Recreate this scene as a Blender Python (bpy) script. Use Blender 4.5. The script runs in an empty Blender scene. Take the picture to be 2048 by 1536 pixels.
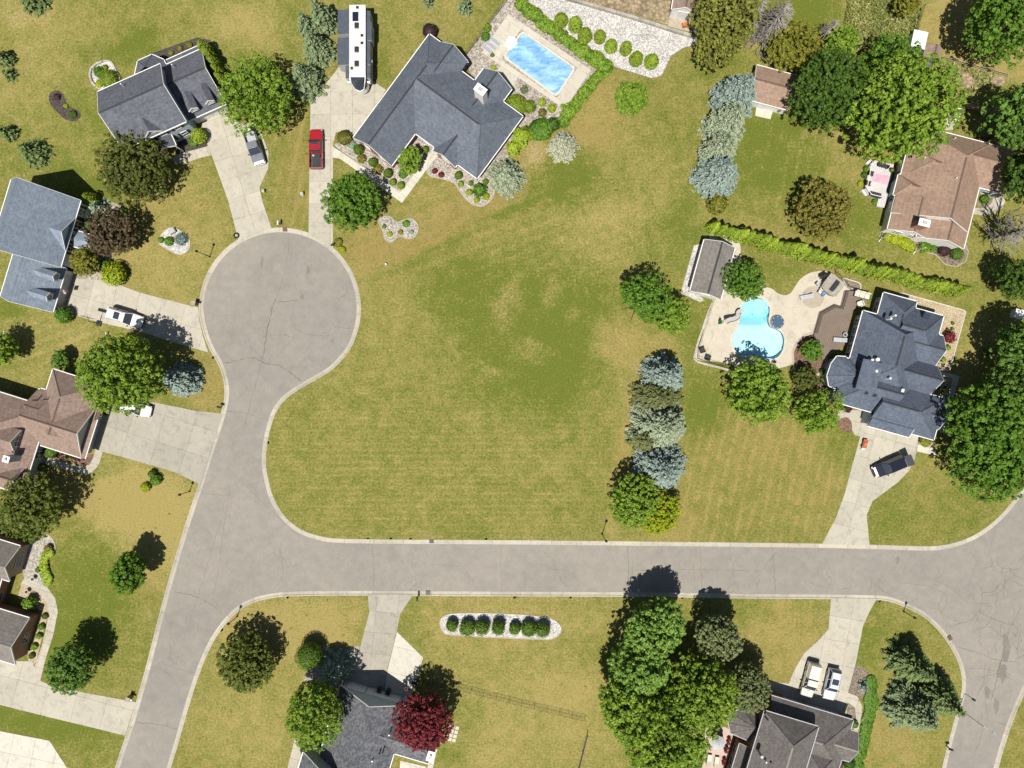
import bpy, bmesh, math, random
import numpy as np
from mathutils import Vector, Matrix
from mathutils.geometry import tessellate_polygon

# ---------------------------------------------------------------- camera, sky, sun, exposure
S = 0.076                 # metres on the ground per photograph pixel
F = 1400.0                # focal length in photograph pixels
H = S * F                 # flying height of the camera
scene = bpy.context.scene
C = scene.collection
cam_d = bpy.data.cameras.new('camera')
cam_d.sensor_width = 36.0
cam_d.lens = F / 2048.0 * 36.0
cam_d.clip_start = 1.0
cam_d.clip_end = 3000.0
cam = bpy.data.objects.new('camera', cam_d)
C.objects.link(cam)
cam.location = (0, 0, H)
scene.camera = cam

SUN_TRAVEL = Vector((0.139, 0.412, -1.0)).normalized()
world = bpy.data.worlds.new('World')
scene.world = world
world.use_nodes = True
wn = world.node_tree
sky = wn.nodes.new('ShaderNodeTexSky')
sky.sky_type = 'NISHITA'
sky.sun_disc = False
sky.sun_elevation = math.asin(-SUN_TRAVEL.z)
sky.sun_rotation = math.atan2(-SUN_TRAVEL.x, -SUN_TRAVEL.y)
wn.links.new(sky.outputs[0], wn.nodes['Background'].inputs[0])
wn.nodes['Background'].inputs[1].default_value = 0.05
sun_d = bpy.data.lights.new('sun', 'SUN')
sun_d.energy = 5.0
sun_d.angle = math.radians(0.5)
sun_d.color = (1.0, 0.955, 0.88)
sun = bpy.data.objects.new('sun', sun_d)
C.objects.link(sun)
sun.rotation_euler = SUN_TRAVEL.to_track_quat('-Z', 'Y').to_euler()
sun.location = (-20, -60, 150)
scene.view_settings.view_transform = 'Standard'
scene.view_settings.look = 'None'
scene.view_settings.exposure = 0.36
scene.view_settings.gamma = 1.0
scene.view_settings.use_curve_mapping = False
scene.cycles.max_bounces = 6
scene.cycles.transparent_max_bounces = 8
scene.cycles.caustics_reflective = False
scene.cycles.caustics_refractive = False

# ---------------------------------------------------------------- helpers
def P(px, py, z=0.0):
    f = (H - z) / F
    return ((px - 1024.0) * f, (768.0 - py) * f, z)

def P2(p, z=0.0):
    return P(p[0], p[1], z)[:2]

def Z(x0, y0, s):
    """points read in an enlarged crop of the photograph -> photograph pixels"""
    return lambda *pts: [(x0 + x / s, y0 + y / s) for x, y in pts]

TA = Z(0, 0, 3.84); TB = Z(400, 0, 3.84); TC = Z(640, 0, 3.413); TD = Z(1000, 0, 3.84)
TE = Z(1350, 0, 2.934); TF = Z(0, 330, 3.938); TG = Z(0, 600, 3.84); TH = Z(0, 940, 2.577)
TI = Z(380, 420, 3.491); TJ = Z(1200, 400, 4.8); TK = Z(1350, 440, 4.8); TL = Z(1600, 520, 3.657)
TM = Z(1200, 680, 3.657); TN = Z(400, 1160, 3.938); TO = Z(860, 1120, 3.2); TQ = Z(1400, 1160, 3.16)
R1 = Z(180, 80, 6.4); R2 = Z(0, 340, 5.12); R3 = Z(0, 720, 5.486); R4 = Z(0, 1060, 5.486)
R5 = Z(570, 1340, 5.851); R6 = Z(1400, 1380, 5.689); R7 = Z(1700, 240, 5.12); R8 = Z(1640, 570, 4.389)
V1 = Z(660, 0, 7.68); V2 = Z(470, 240, 10.78); V3 = Z(190, 590, 17.07); V4 = Z(1700, 860, 12.8)
V5 = Z(1570, 1300, 12.8); V6 = Z(1560, 520, 6.982); V7 = Z(1700, 300, 12.8); V8 = Z(1780, 0, 5.907)

def wpts(pts, z=0.0):
    return [P(x, y, z)[:2] for x, y in pts]

def smooth(pts, n=6, closed=False):
    """Catmull-Rom through the points"""
    p = [np.array(q, float) for q in pts]
    out = []
    N = len(p)
    rng = range(N if closed else N - 1)
    for i in rng:
        if closed:
            a, b, c, d = p[i - 1], p[i], p[(i + 1) % N], p[(i + 2) % N]
        else:
            a, b, c, d = p[max(i - 1, 0)], p[i], p[i + 1], p[min(i + 2, N - 1)]
        for k in range(n):
            t = k / n
            out.append(tuple(0.5 * ((2 * b) + (c - a) * t + (2 * a - 5 * b + 4 * c - d) * t * t
                                    + (3 * b - a - 3 * c + d) * t ** 3)))
    if not closed:
        out.append(tuple(p[-1]))
    return out

def resample(pts, step, closed=False):
    p = np.array(pts, float)
    if closed:
        p = np.vstack([p, p[:1]])
    d = np.r_[0, np.cumsum(np.hypot(*np.diff(p, axis=0).T))]
    n = max(2, int(round(d[-1] / step)) + 1)
    t = np.linspace(0, d[-1], n)
    q = np.c_[np.interp(t, d, p[:, 0]), np.interp(t, d, p[:, 1])]
    return q[:-1] if closed else q

def area2(p):
    p = np.asarray(p)
    x, y = p[:, 0], p[:, 1]
    return 0.5 * np.sum(x * np.roll(y, -1) - y * np.roll(x, -1))

def inside(pts, poly):
    """vectorised point in polygon"""
    poly = np.asarray(poly)
    x, y = pts[:, 0], pts[:, 1]
    r = np.zeros(len(pts), bool)
    j = len(poly) - 1
    for i in range(len(poly)):
        xi, yi = poly[i]; xj, yj = poly[j]
        c = ((yi > y) != (yj > y)) & (x < (xj - xi) * (y - yi) / (yj - yi + 1e-12) + xi)
        r ^= c
        j = i
    return r

def edge_dist(pts, poly):
    poly = np.asarray(poly)
    d = np.full(len(pts), 1e9)
    for i in range(len(poly)):
        a = poly[i]; b = poly[(i + 1) % len(poly)]
        ab = b - a
        L = ab @ ab + 1e-12
        t = np.clip(((pts - a) @ ab) / L, 0, 1)
        q = pts - (a + t[:, None] * ab)
        d = np.minimum(d, np.hypot(q[:, 0], q[:, 1]))
    return d

class MB:
    """collects shapes for one mesh object"""
    def __init__(self):
        self.v = []; self.f = []; self.m = []
    def add(self, verts, faces, mi=0):
        o = len(self.v)
        self.v += [tuple(map(float, q)) for q in verts]
        self.f += [tuple(i + o for i in fc) for fc in faces]
        self.m += [mi] * len(faces)
        return self
    def box(self, x0, x1, y0, y1, z0, z1, mi=0):
        v = [(x0, y0, z0), (x1, y0, z0), (x1, y1, z0), (x0, y1, z0), (x0, y0, z1), (x1, y0, z1), (x1, y1, z1), (x0, y1, z1)]
        return self.add(v, [(0, 3, 2, 1), (4, 5, 6, 7), (0, 1, 5, 4), (1, 2, 6, 5), (2, 3, 7, 6), (3, 0, 4, 7)], mi)
    def obox(self, c, ang, lx, ly, z0, z1, mi=0):
        ca, sa = math.cos(ang), math.sin(ang)
        q = [(c[0] + ca * a - sa * b, c[1] + sa * a + ca * b) for a, b in ((-lx / 2, -ly / 2), (lx / 2, -ly / 2), (lx / 2, ly / 2), (-lx / 2, ly / 2))]
        return self.prism(q, z0, z1, mi)
    def prism(self, poly, z0, z1, mi=0, bottom=False):
        p = [tuple(q[:2]) for q in poly]
        if area2(p) < 0:
            p = p[::-1]
        n = len(p)
        tr = tessellate_polygon([[Vector((x, y, 0)) for x, y in p]])
        top = []
        for t in tr:
            a, b, c = (p[i] for i in t)
            s = (b[0] - a[0]) * (c[1] - a[1]) - (b[1] - a[1]) * (c[0] - a[0])
            top.append(tuple(t) if s > 0 else tuple(t[::-1]))
        v = [(x, y, z1) for x, y in p] + [(x, y, z0) for x, y in p]
        f = [tuple(t) for t in top]
        f += [(i, i + n, (i + 1) % n + n, (i + 1) % n) for i in range(n)]
        if bottom:
            f += [tuple(i + n for i in t[::-1]) for t in top]
        return self.add(v, f, mi)
    def sheet(self, loops, z, mi=0):
        """flat sheet with holes"""
        L = []
        for k, lp in enumerate(loops):
            p = [tuple(q[:2]) for q in lp]
            if (area2(p) < 0) == (k == 0):
                p = p[::-1]
            L.append([Vector((x, y, 0)) for x, y in p])
        flat = [q for lp in L for q in lp]
        tr = tessellate_polygon(L)
        f = []
        for t in tr:
            a, b, c = (flat[i] for i in t)
            s = (b.x - a.x) * (c.y - a.y) - (b.y - a.y) * (c.x - a.x)
            f.append(tuple(t) if s > 0 else tuple(t[::-1]))
        return self.add([(q.x, q.y, z) for q in flat], f, mi)
    def tube(self, pts, rad, n=6, mi=0, cap=True):
        pts = [Vector(p) for p in pts]
        if not isinstance(rad, (list, tuple)):
            rad = [rad] * len(pts)
        v = []
        for i, p in enumerate(pts):
            d = (pts[min(i + 1, len(pts) - 1)] - pts[max(i - 1, 0)]).normalized()
            u = d.cross(Vector((0, 0, 1)) if abs(d.z) < 0.9 else Vector((1, 0, 0))).normalized()
            w = d.cross(u)
            for k in range(n):
                a = 2 * math.pi * k / n
                v.append(p + (u * math.cos(a) + w * math.sin(a)) * rad[i])
        f = []
        for i in range(len(pts) - 1):
            for k in range(n):
                f.append((i * n + k, i * n + (k + 1) % n, (i + 1) * n + (k + 1) % n, (i + 1) * n + k))
        if cap:
            f.append(tuple(range(n)))
            f.append(tuple((len(pts) - 1) * n + k for k in range(n))[::-1])
        return self.add(v, f, mi)
    def lathe(self, prof, c=(0, 0, 0), n=16, mi=0):
        v = []
        for r, z in prof:
            for k in range(n):
                a = 2 * math.pi * k / n
                v.append((c[0] + r * math.cos(a), c[1] + r * math.sin(a), c[2] + z))
        f = []
        for i in range(len(prof) - 1):
            for k in range(n):
                f.append((i * n + k, i * n + (k + 1) % n, (i + 1) * n + (k + 1) % n, (i + 1) * n + k))
        f.append(tuple(range(n))[::-1])
        f.append(tuple((len(prof) - 1) * n + k for k in range(n)))
        return self.add(v, f, mi)
    def quad(self, a, b, c, d, mi=0):
        return self.add([a, b, c, d], [(0, 1, 2, 3)], mi)
    def build(self, name, mats, parent=None, sub=None, smooth_=False, bevel=0.0, kind=None):
        me = bpy.data.meshes.new(name)
        v = self.v
        if sub is not None:
            v = [(x - sub[0], y - sub[1], z - sub[2]) for x, y, z in v]
        me.from_pydata(v, [], self.f)
        if not isinstance(mats, (list, tuple)):
            mats = [mats]
        for m in mats:
            me.materials.append(MAT[m] if isinstance(m, str) else m)
        if len(mats) > 1:
            me.polygons.foreach_set('material_index', self.m)
        me.update()
        if smooth_:
            me.polygons.foreach_set('use_smooth', [True] * len(me.polygons))
        return link(name, me, parent, bevel, kind)

def link(name, me, parent=None, bevel=0.0, kind=None):
    o = bpy.data.objects.new(name, me)
    C.objects.link(o)
    if parent is not None:
        o.parent = parent
    if bevel:
        b = o.modifiers.new('bevel', 'BEVEL')
        b.width = bevel; b.segments = 2; b.limit_method = 'ANGLE'; b.angle_limit = 0.6
    if kind:
        o['kind'] = kind
    return o

def thing(name, label, cat, loc=(0, 0, 0), rotz=0.0, group=None):
    o = bpy.data.objects.new(name, None)
    C.objects.link(o)
    o.empty_display_size = 0.5
    o.location = loc
    o.rotation_euler = (0, 0, rotz)
    return tag(o, label, cat, group)

def tag(o, label, cat, group=None):
    o['label'] = label
    o['category'] = cat
    if group:
        o['group'] = group
    return o

def copy_tree(o, parent=None):
    c = o.copy()
    C.objects.link(c)
    c.parent = parent
    for ch in list(o.children):
        copy_tree(ch, c)
    return c

# ---------------------------------------------------------------- materials
MAT = {}
class NT:
    def __init__(self, name):
        self.mat = bpy.data.materials.new(name)
        self.mat.use_nodes = True
        self.t = self.mat.node_tree
        self.t.nodes.clear()
        self.out = self.n('ShaderNodeOutputMaterial')
        MAT[name] = self.mat
    def n(self, typ, **kw):
        nd = self.t.nodes.new(typ)
        for k, v in kw.items():
            setattr(nd, k, v)
        return nd
    def l(self, a, b):
        self.t.links.new(a, b)
    def coord(self, sc=(1, 1, 1), rot=(0, 0, 0)):
        tc = self.n('ShaderNodeTexCoord')
        mp = self.n('ShaderNodeMapping')
        mp.inputs['Scale'].default_value = sc
        mp.inputs['Rotation'].default_value = rot
        self.l(tc.outputs['Object'], mp.inputs[0])
        return mp.outputs[0]
    def noise(self, vec, scale, detail=4.0, rough=0.55, dist=0.0):
        nd = self.n('ShaderNodeTexNoise')
        nd.inputs['Scale'].default_value = scale
        nd.inputs['Detail'].default_value = detail
        nd.inputs['Roughness'].default_value = rough
        nd.inputs['Distortion'].default_value = dist
        if vec is not None:
            self.l(vec, nd.inputs['Vector'])
        return nd.outputs['Fac']
    def ramp(self, fac, stops):
        r = self.n('ShaderNodeValToRGB')
        e = r.color_ramp.elements
        while len(e) < len(stops):
            e.new(0.5)
        for el, (p, c) in zip(e, stops):
            el.position = p
            el.color = (c, c, c, 1) if isinstance(c, (int, float)) else (*c, 1)
        self.l(fac, r.inputs[0])
        return r.outputs[0]
    def mix(self, fac, a, b, mode='MIX'):
        m = self.n('ShaderNodeMix', data_type='RGBA', blend_type=mode)
        for sock, val in ((m.inputs[0], fac), (m.inputs[6], a), (m.inputs[7], b)):
            if isinstance(val, (int, float)):
                sock.default_value = val
            elif isinstance(val, tuple):
                sock.default_value = (*val, 1)
            else:
                self.l(val, sock)
        return m.outputs[2]
    def math(self, op, a, b=0.0, clamp=False):
        m = self.n('ShaderNodeMath', operation=op, use_clamp=clamp)
        for sock, val in ((m.inputs[0], a), (m.inputs[1], b)):
            if isinstance(val, (int, float)):
                sock.default_value = val
            else:
                self.l(val, sock)
        return m.outputs[0]
    def attr(self, name):
        a = self.n('ShaderNodeAttribute', attribute_name=name)
        return a
    def bsdf(self, col, rough=0.8, bump=None, bstr=0.3, bdist=0.05, spec=0.3, metal=0.0, coat=0.0):
        b = self.n('ShaderNodeBsdfPrincipled')
        if isinstance(col, tuple):
            b.inputs['Base Color'].default_value = (*col, 1)
        else:
            self.l(col, b.inputs['Base Color'])
        if isinstance(rough, (int, float)):
            b.inputs['Roughness'].default_value = rough
        else:
            self.l(rough, b.inputs['Roughness'])
        b.inputs['Specular IOR Level'].default_value = spec
        b.inputs['Metallic'].default_value = metal
        b.inputs['Coat Weight'].default_value = coat
        if bump is not None:
            bp = self.n('ShaderNodeBump')
            bp.inputs['Strength'].default_value = bstr
            bp.inputs['Distance'].default_value = bdist
            self.l(bump, bp.inputs['Height'])
            self.l(bp.outputs[0], b.inputs['Normal'])
        self.l(b.outputs[0], self.out.inputs[0])
        return b
    def objrand(self):
        return self.n('ShaderNodeObjectInfo').outputs['Random']

def mk(name, c1, c2=None, scale=1.0, rough=0.8, fine=20.0, fineamt=0.25, bstr=0.2, spec=0.3, metal=0.0, coat=0.0, rnd=0.0):
    """two-tone noise colour, fine grain, a little relief"""
    t = NT(name)
    c2 = c2 or tuple(x * 0.82 for x in c1)
    v = t.coord()
    big = t.ramp(t.noise(v, scale, 5, 0.6), [(0.32, 0.0), (0.68, 1.0)])
    col = t.mix(big, c1, c2)
    fn = t.noise(v, fine, 3, 0.6)
    g = t.ramp(fn, [(0.25, 1 - fineamt), (0.75, 1 + fineamt * 0.6)])
    col = t.mix(1.0, col, g, 'MULTIPLY')
    if rnd:
        rr = t.ramp(t.objrand(), [(0.0, 1 - rnd), (1.0, 1 + rnd * 0.4)])
        col = t.mix(1.0, col, rr, 'MULTIPLY')
    t.bsdf(col, rough, fn, bstr, 0.03, spec, metal, coat)
    return t.mat
# ---------------------------------------------------------------- material library
def lawn_mat():
    t = NT('lawn')
    a = t.attr('lawn')
    sep = t.n('ShaderNodeSeparateColor')
    t.l(a.outputs['Color'], sep.inputs[0])
    dry, brown, soil = sep.outputs[0], sep.outputs[1], sep.outputs[2]
    st = t.attr('stripe')
    sp2 = t.n('ShaderNodeSeparateColor')
    t.l(st.outputs['Color'], sp2.inputs[0])
    v = t.coord()
    n_big = t.noise(v, 0.09, 7, 0.72, 0.5)
    n_mid = t.noise(v, 0.5, 7, 0.74, 0.6)
    n_sm = t.noise(v, 3.2, 5, 0.72, 0.3)
    n_fin = t.noise(v, 9.0, 3, 0.7)
    def wave(rot, scale, lo):
        w = t.n('ShaderNodeTexWave', wave_type='BANDS', bands_direction='X', wave_profile='SIN')
        w.inputs['Scale'].default_value = scale
        w.inputs['Distortion'].default_value = 2.2
        w.inputs['Detail'].default_value = 3
        w.inputs['Detail Scale'].default_value = 0.5
        w.inputs['Detail Roughness'].default_value = 0.7
        t.l(t.coord((1, 1, 1), (0, 0, rot)), w.inputs['Vector'])
        return t.math('SUBTRACT', t.ramp(w.outputs['Fac'], [(lo, 0.0), (1.0, 1.0)]), 0.25)
    w1 = t.math('MULTIPLY', wave(math.radians(90), 0.33, 0.4), sp2.outputs[0])
    w2 = t.math('MULTIPLY', wave(math.radians(13), 0.185, 0.55), sp2.outputs[1])
    w3 = t.math('MULTIPLY', wave(math.radians(70), 0.20, 0.3), sp2.outputs[2])
    stripes = t.math('ADD', t.math('ADD', w1, w2), w3)
    # patchy share of straw among the green blades
    s = t.math('ADD', dry, t.math('MULTIPLY', t.math('SUBTRACT', n_mid, 0.5), 1.5))
    s = t.math('ADD', s, t.math('MULTIPLY', t.math('SUBTRACT', n_sm, 0.5), 1.9))
    s = t.math('ADD', s, t.math('MULTIPLY', t.math('SUBTRACT', n_big, 0.5), 0.8))
    s = t.math('ADD', s, t.math('MULTIPLY', t.math('MULTIPLY', stripes, t.ramp(n_mid, [(0.38, 0.1), (0.66, 1.0)])), 0.46))
    s = t.ramp(s, [(0.12, 0.0), (0.92, 1.0)])
    green = t.mix(n_sm, (0.076, 0.100, 0.013), (0.150, 0.172, 0.028))
    straw = t.mix(n_sm, (0.218, 0.180, 0.054), (0.375, 0.312, 0.118))
    straw = t.mix(brown, straw, t.mix(n_sm, (0.195, 0.142, 0.042), (0.315, 0.240, 0.088)))
    col = t.mix(s, green, straw)
    so = t.math('ADD', soil, t.math('MULTIPLY', t.math('SUBTRACT', n_sm, 0.5), 3.2))
    so = t.math('ADD', so, t.math('MULTIPLY', t.math('SUBTRACT', n_mid, 0.5), 1.4))
    so = t.ramp(so, [(0.50, 0.0), (1.05, 0.85)])
    col = t.mix(so, col, t.mix(n_fin, (0.300, 0.225, 0.120), (0.430, 0.345, 0.215)))
    weed = t.ramp(t.noise(v, 1.3, 3, 0.5), [(0.66, 0.0), (0.72, 0.75)])
    col = t.mix(weed, col, t.mix(n_sm, (0.055, 0.095, 0.014), (0.110, 0.160, 0.025)))
    g = t.ramp(n_fin, [(0.28, 0.50), (0.72, 1.40)])
    col = t.mix(1.0, col, g, 'MULTIPLY')
    hgt = t.math('ADD', t.math('MULTIPLY', n_fin, 0.6), n_sm)
    t.bsdf(col, 0.95, hgt, 0.55, 0.12, 0.1)
lawn_mat()

def asphalt_mat(name, c1, c2, crack):
    t = NT(name)
    v = t.coord()
    big = t.noise(v, 0.06, 5, 0.65, 0.5)
    mid = t.noise(v, 0.7, 5, 0.65)
    fin = t.noise(v, 14.0, 3, 0.7)
    col = t.mix(t.ramp(big, [(0.35, 0), (0.65, 1)]), c1, c2)
    col = t.mix(1.0, col, t.ramp(mid, [(0.3, 0.90), (0.7, 1.07)]), 'MULTIPLY')
    col = t.mix(1.0, col, t.ramp(fin, [(0.3, 0.82), (0.7, 1.10)]), 'MULTIPLY')
    worn = t.ramp(t.noise(v, 0.22, 6, 0.7, 1.2), [(0.30, 0.93), (0.55, 1.02)])
    col = t.mix(1.0, col, worn, 'MULTIPLY')
    spot = t.ramp(t.noise(v, 2.4, 4, 0.6), [(0.24, 0.72), (0.33, 1.0)])
    col = t.mix(1.0, col, spot, 'MULTIPLY')
    # hairline cracking
    vo = t.n('ShaderNodeTexVoronoi', feature='DISTANCE_TO_EDGE')
    vo.inputs['Scale'].default_value = 0.16
    wv = t.n('ShaderNodeVectorMath', operation='ADD')
    nz = t.n('ShaderNodeTexNoise')
    nz.inputs['Scale'].default_value = 0.5
    nz.inputs['Detail'].default_value = 5
    t.l(v, nz.inputs['Vector'])
    sc = t.n('ShaderNodeVectorMath', operation='SCALE')
    sc.inputs['Scale'].default_value = 2.6
    t.l(nz.outputs['Color'], sc.inputs[0])
    t.l(v, wv.inputs[0]); t.l(sc.outputs[0], wv.inputs[1])
    t.l(wv.outputs[0], vo.inputs['Vector'])
    line = t.ramp(vo.outputs['Distance'], [(0.0, 1.0), (0.010, 0.0)])
    gate = t.ramp(t.noise(v, 0.16, 3), [(0.50, 0.0), (0.62, crack)])
    col = t.mix(t.math('MULTIPLY', line, gate), col, (0.11, 0.10, 0.09))
    t.bsdf(col, 0.9, fin, 0.25, 0.02, 0.2)
asphalt_mat('asphalt', (0.268, 0.246, 0.212), (0.234, 0.216, 0.189), 0.5)
asphalt_mat('asphalt_patch', (0.185, 0.170, 0.150), (0.21, 0.193, 0.172), 0.6)
mk('crack_fill', (0.12, 0.105, 0.085), (0.22, 0.19, 0.13), 0.8, 0.95)

def concrete_mat(name, c1, c2, rnd=0.10):
    t = NT(name)
    v = t.coord()
    big = t.ramp(t.noise(v, 0.35, 5, 0.65), [(0.3, 0), (0.7, 1)])
    col = t.mix(big, c1, c2)
    stain = t.ramp(t.noise(v, 0.9, 6, 0.72, 0.8), [(0.30, 0.72), (0.50, 1.0)])
    col = t.mix(1.0, col, stain, 'MULTIPLY')
    fin = t.noise(v, 22.0, 3, 0.6)
    col = t.mix(1.0, col, t.ramp(fin, [(0.3, 0.90), (0.7, 1.06)]), 'MULTIPLY')
    rr = t.ramp(t.objrand(), [(0.0, 1 - rnd), (1.0, 1.03)])
    col = t.mix(1.0, col, rr, 'MULTIPLY')
    t.bsdf(col, 0.85, fin, 0.12, 0.01, 0.25)
concrete_mat('concrete', (0.450, 0.418, 0.340), (0.385, 0.357, 0.290))
concrete_mat('concrete_new', (0.540, 0.515, 0.435), (0.480, 0.458, 0.386), 0.05)
concrete_mat('concrete_old', (0.370, 0.346, 0.285), (0.310, 0.290, 0.238))
concrete_mat('curb_concrete', (0.460, 0.422, 0.345), (0.385, 0.352, 0.288), 0.18)
concrete_mat('pool_deck', (0.500, 0.452, 0.362), (0.445, 0.400, 0.320), 0.03)
concrete_mat('pool_deck_grey', (0.500, 0.465, 0.385), (0.445, 0.413, 0.342), 0.05)
concrete_mat('stamped', (0.400, 0.345, 0.265), (0.350, 0.300, 0.230), 0.03)

def pebble_mat(name, cols, scale, rough=0.9, rel=0.8):
    t = NT(name)
    v = t.coord()
    vo = t.n('ShaderNodeTexVoronoi', feature='F1')
    vo.inputs['Scale'].default_value = scale
    t.l(v, vo.inputs['Vector'])
    sep = t.n('ShaderNodeSeparateColor')
    t.l(vo.outputs['Color'], sep.inputs[0])
    n = len(cols)
    col = t.ramp(sep.outputs[0], [(i / max(n - 1, 1), c) for i, c in enumerate(cols)])
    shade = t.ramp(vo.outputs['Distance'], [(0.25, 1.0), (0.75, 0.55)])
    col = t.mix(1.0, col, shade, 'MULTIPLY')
    big = t.ramp(t.noise(v, 0.5, 4), [(0.3, 0.82), (0.7, 1.1)])
    col = t.mix(1.0, col, big, 'MULTIPLY')
    inv = t.math('SUBTRACT', 1.0, vo.outputs['Distance'])
    t.bsdf(col, rough, inv, rel, 0.08, 0.2)
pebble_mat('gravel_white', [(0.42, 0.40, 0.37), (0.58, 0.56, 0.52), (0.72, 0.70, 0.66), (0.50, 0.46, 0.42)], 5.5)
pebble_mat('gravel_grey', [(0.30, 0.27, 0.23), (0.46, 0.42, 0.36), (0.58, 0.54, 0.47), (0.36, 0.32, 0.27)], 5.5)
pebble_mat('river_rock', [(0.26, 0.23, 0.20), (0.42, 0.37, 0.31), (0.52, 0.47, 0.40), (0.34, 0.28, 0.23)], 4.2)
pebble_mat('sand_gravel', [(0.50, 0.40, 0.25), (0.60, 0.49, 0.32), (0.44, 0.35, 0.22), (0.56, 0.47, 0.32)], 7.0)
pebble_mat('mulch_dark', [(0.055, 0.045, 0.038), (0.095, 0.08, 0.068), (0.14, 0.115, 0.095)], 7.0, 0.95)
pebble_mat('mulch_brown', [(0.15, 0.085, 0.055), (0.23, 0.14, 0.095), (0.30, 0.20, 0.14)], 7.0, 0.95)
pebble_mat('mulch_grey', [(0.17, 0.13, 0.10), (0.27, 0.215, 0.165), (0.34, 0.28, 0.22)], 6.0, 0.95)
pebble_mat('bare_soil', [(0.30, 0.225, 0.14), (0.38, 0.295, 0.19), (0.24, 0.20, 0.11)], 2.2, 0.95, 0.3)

# ---------------------------------------------------------------- the road
lineA = [(190, 1680), (230, 1536), (258, 1450), (290, 1340), (330, 1185), (370, 1050), (400, 960), (425, 880), (441, 830), (449, 790), (446, 757), (436, 728), (420, 700), (407, 668)]
for a in range(184, -40, -12):
    lineA.append((560 + 162 * math.cos(math.radians(a)), 617 - 162 * math.sin(math.radians(a))))
lineA += [(666, 738), (629, 761), (595, 781), (569, 801), (553, 823), (543, 850), (535, 885), (532, 925), (537, 960), (546, 992), (561, 1021), (581, 1044), (607, 1061), (640, 1072), (680, 1077), (800, 1079), (1000, 1080), (1300, 1083), (1640, 1087), (1800, 1091), (1870, 1092), (1920, 1082), (1962, 1062), (2000, 1031), (2030, 995), (2060, 950), (2100, 860), (2160, 700)]
lineB = [(302, 1680), (342, 1536), (356, 1490), (370, 1440), (385, 1390), (400, 1345), (415, 1308), (432, 1275), (453, 1246), (477, 1222), (505, 1206), (545, 1196), (600, 1192), (740, 1191), (900, 1192), (1300, 1194), (1500, 1197), (1640, 1198), (1751, 1200), (1782, 1204), (1811, 1215), (1843, 1231), (1868, 1252), (1890, 1278), (1909, 1309), (1920, 1337), (1924, 1366), (1920, 1397), (1909, 1438), (1897, 1483), (1884, 1536), (1850, 1700)]
lineC = [(1955, 1700), (1997, 1536), (2010, 1490), (2025, 1445), (2046, 1394), (2085, 1310), (2130, 1210), (2210, 1010), (2290, 800)]
wA = resample(wpts(smooth(lineA, 5)), 0.75)
wB = resample(wpts(smooth(lineB, 5)), 0.75)
wC = resample(wpts(smooth(lineC, 5)), 0.75)

def offset(p, d):
    t = np.gradient(p, axis=0)
    t /= np.hypot(t[:, 0], t[:, 1])[:, None]
    return p + d * np.c_[-t[:, 1], t[:, 0]]      # d>0: to the left of travel
road_outer = np.vstack([wA, wC[::-1], wB[::-1]])
road_inner = np.vstack([offset(wA, -0.66), offset(wC, 0.66)[::-1], offset(wB, 0.66)[::-1]])
lawn_cut = np.vstack([offset(wA, -0.10), offset(wC, 0.10)[::-1], offset(wB, 0.10)[::-1]])
rd = MB().sheet([road_inner], -0.10).build('road', 'asphalt', kind='structure')

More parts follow.
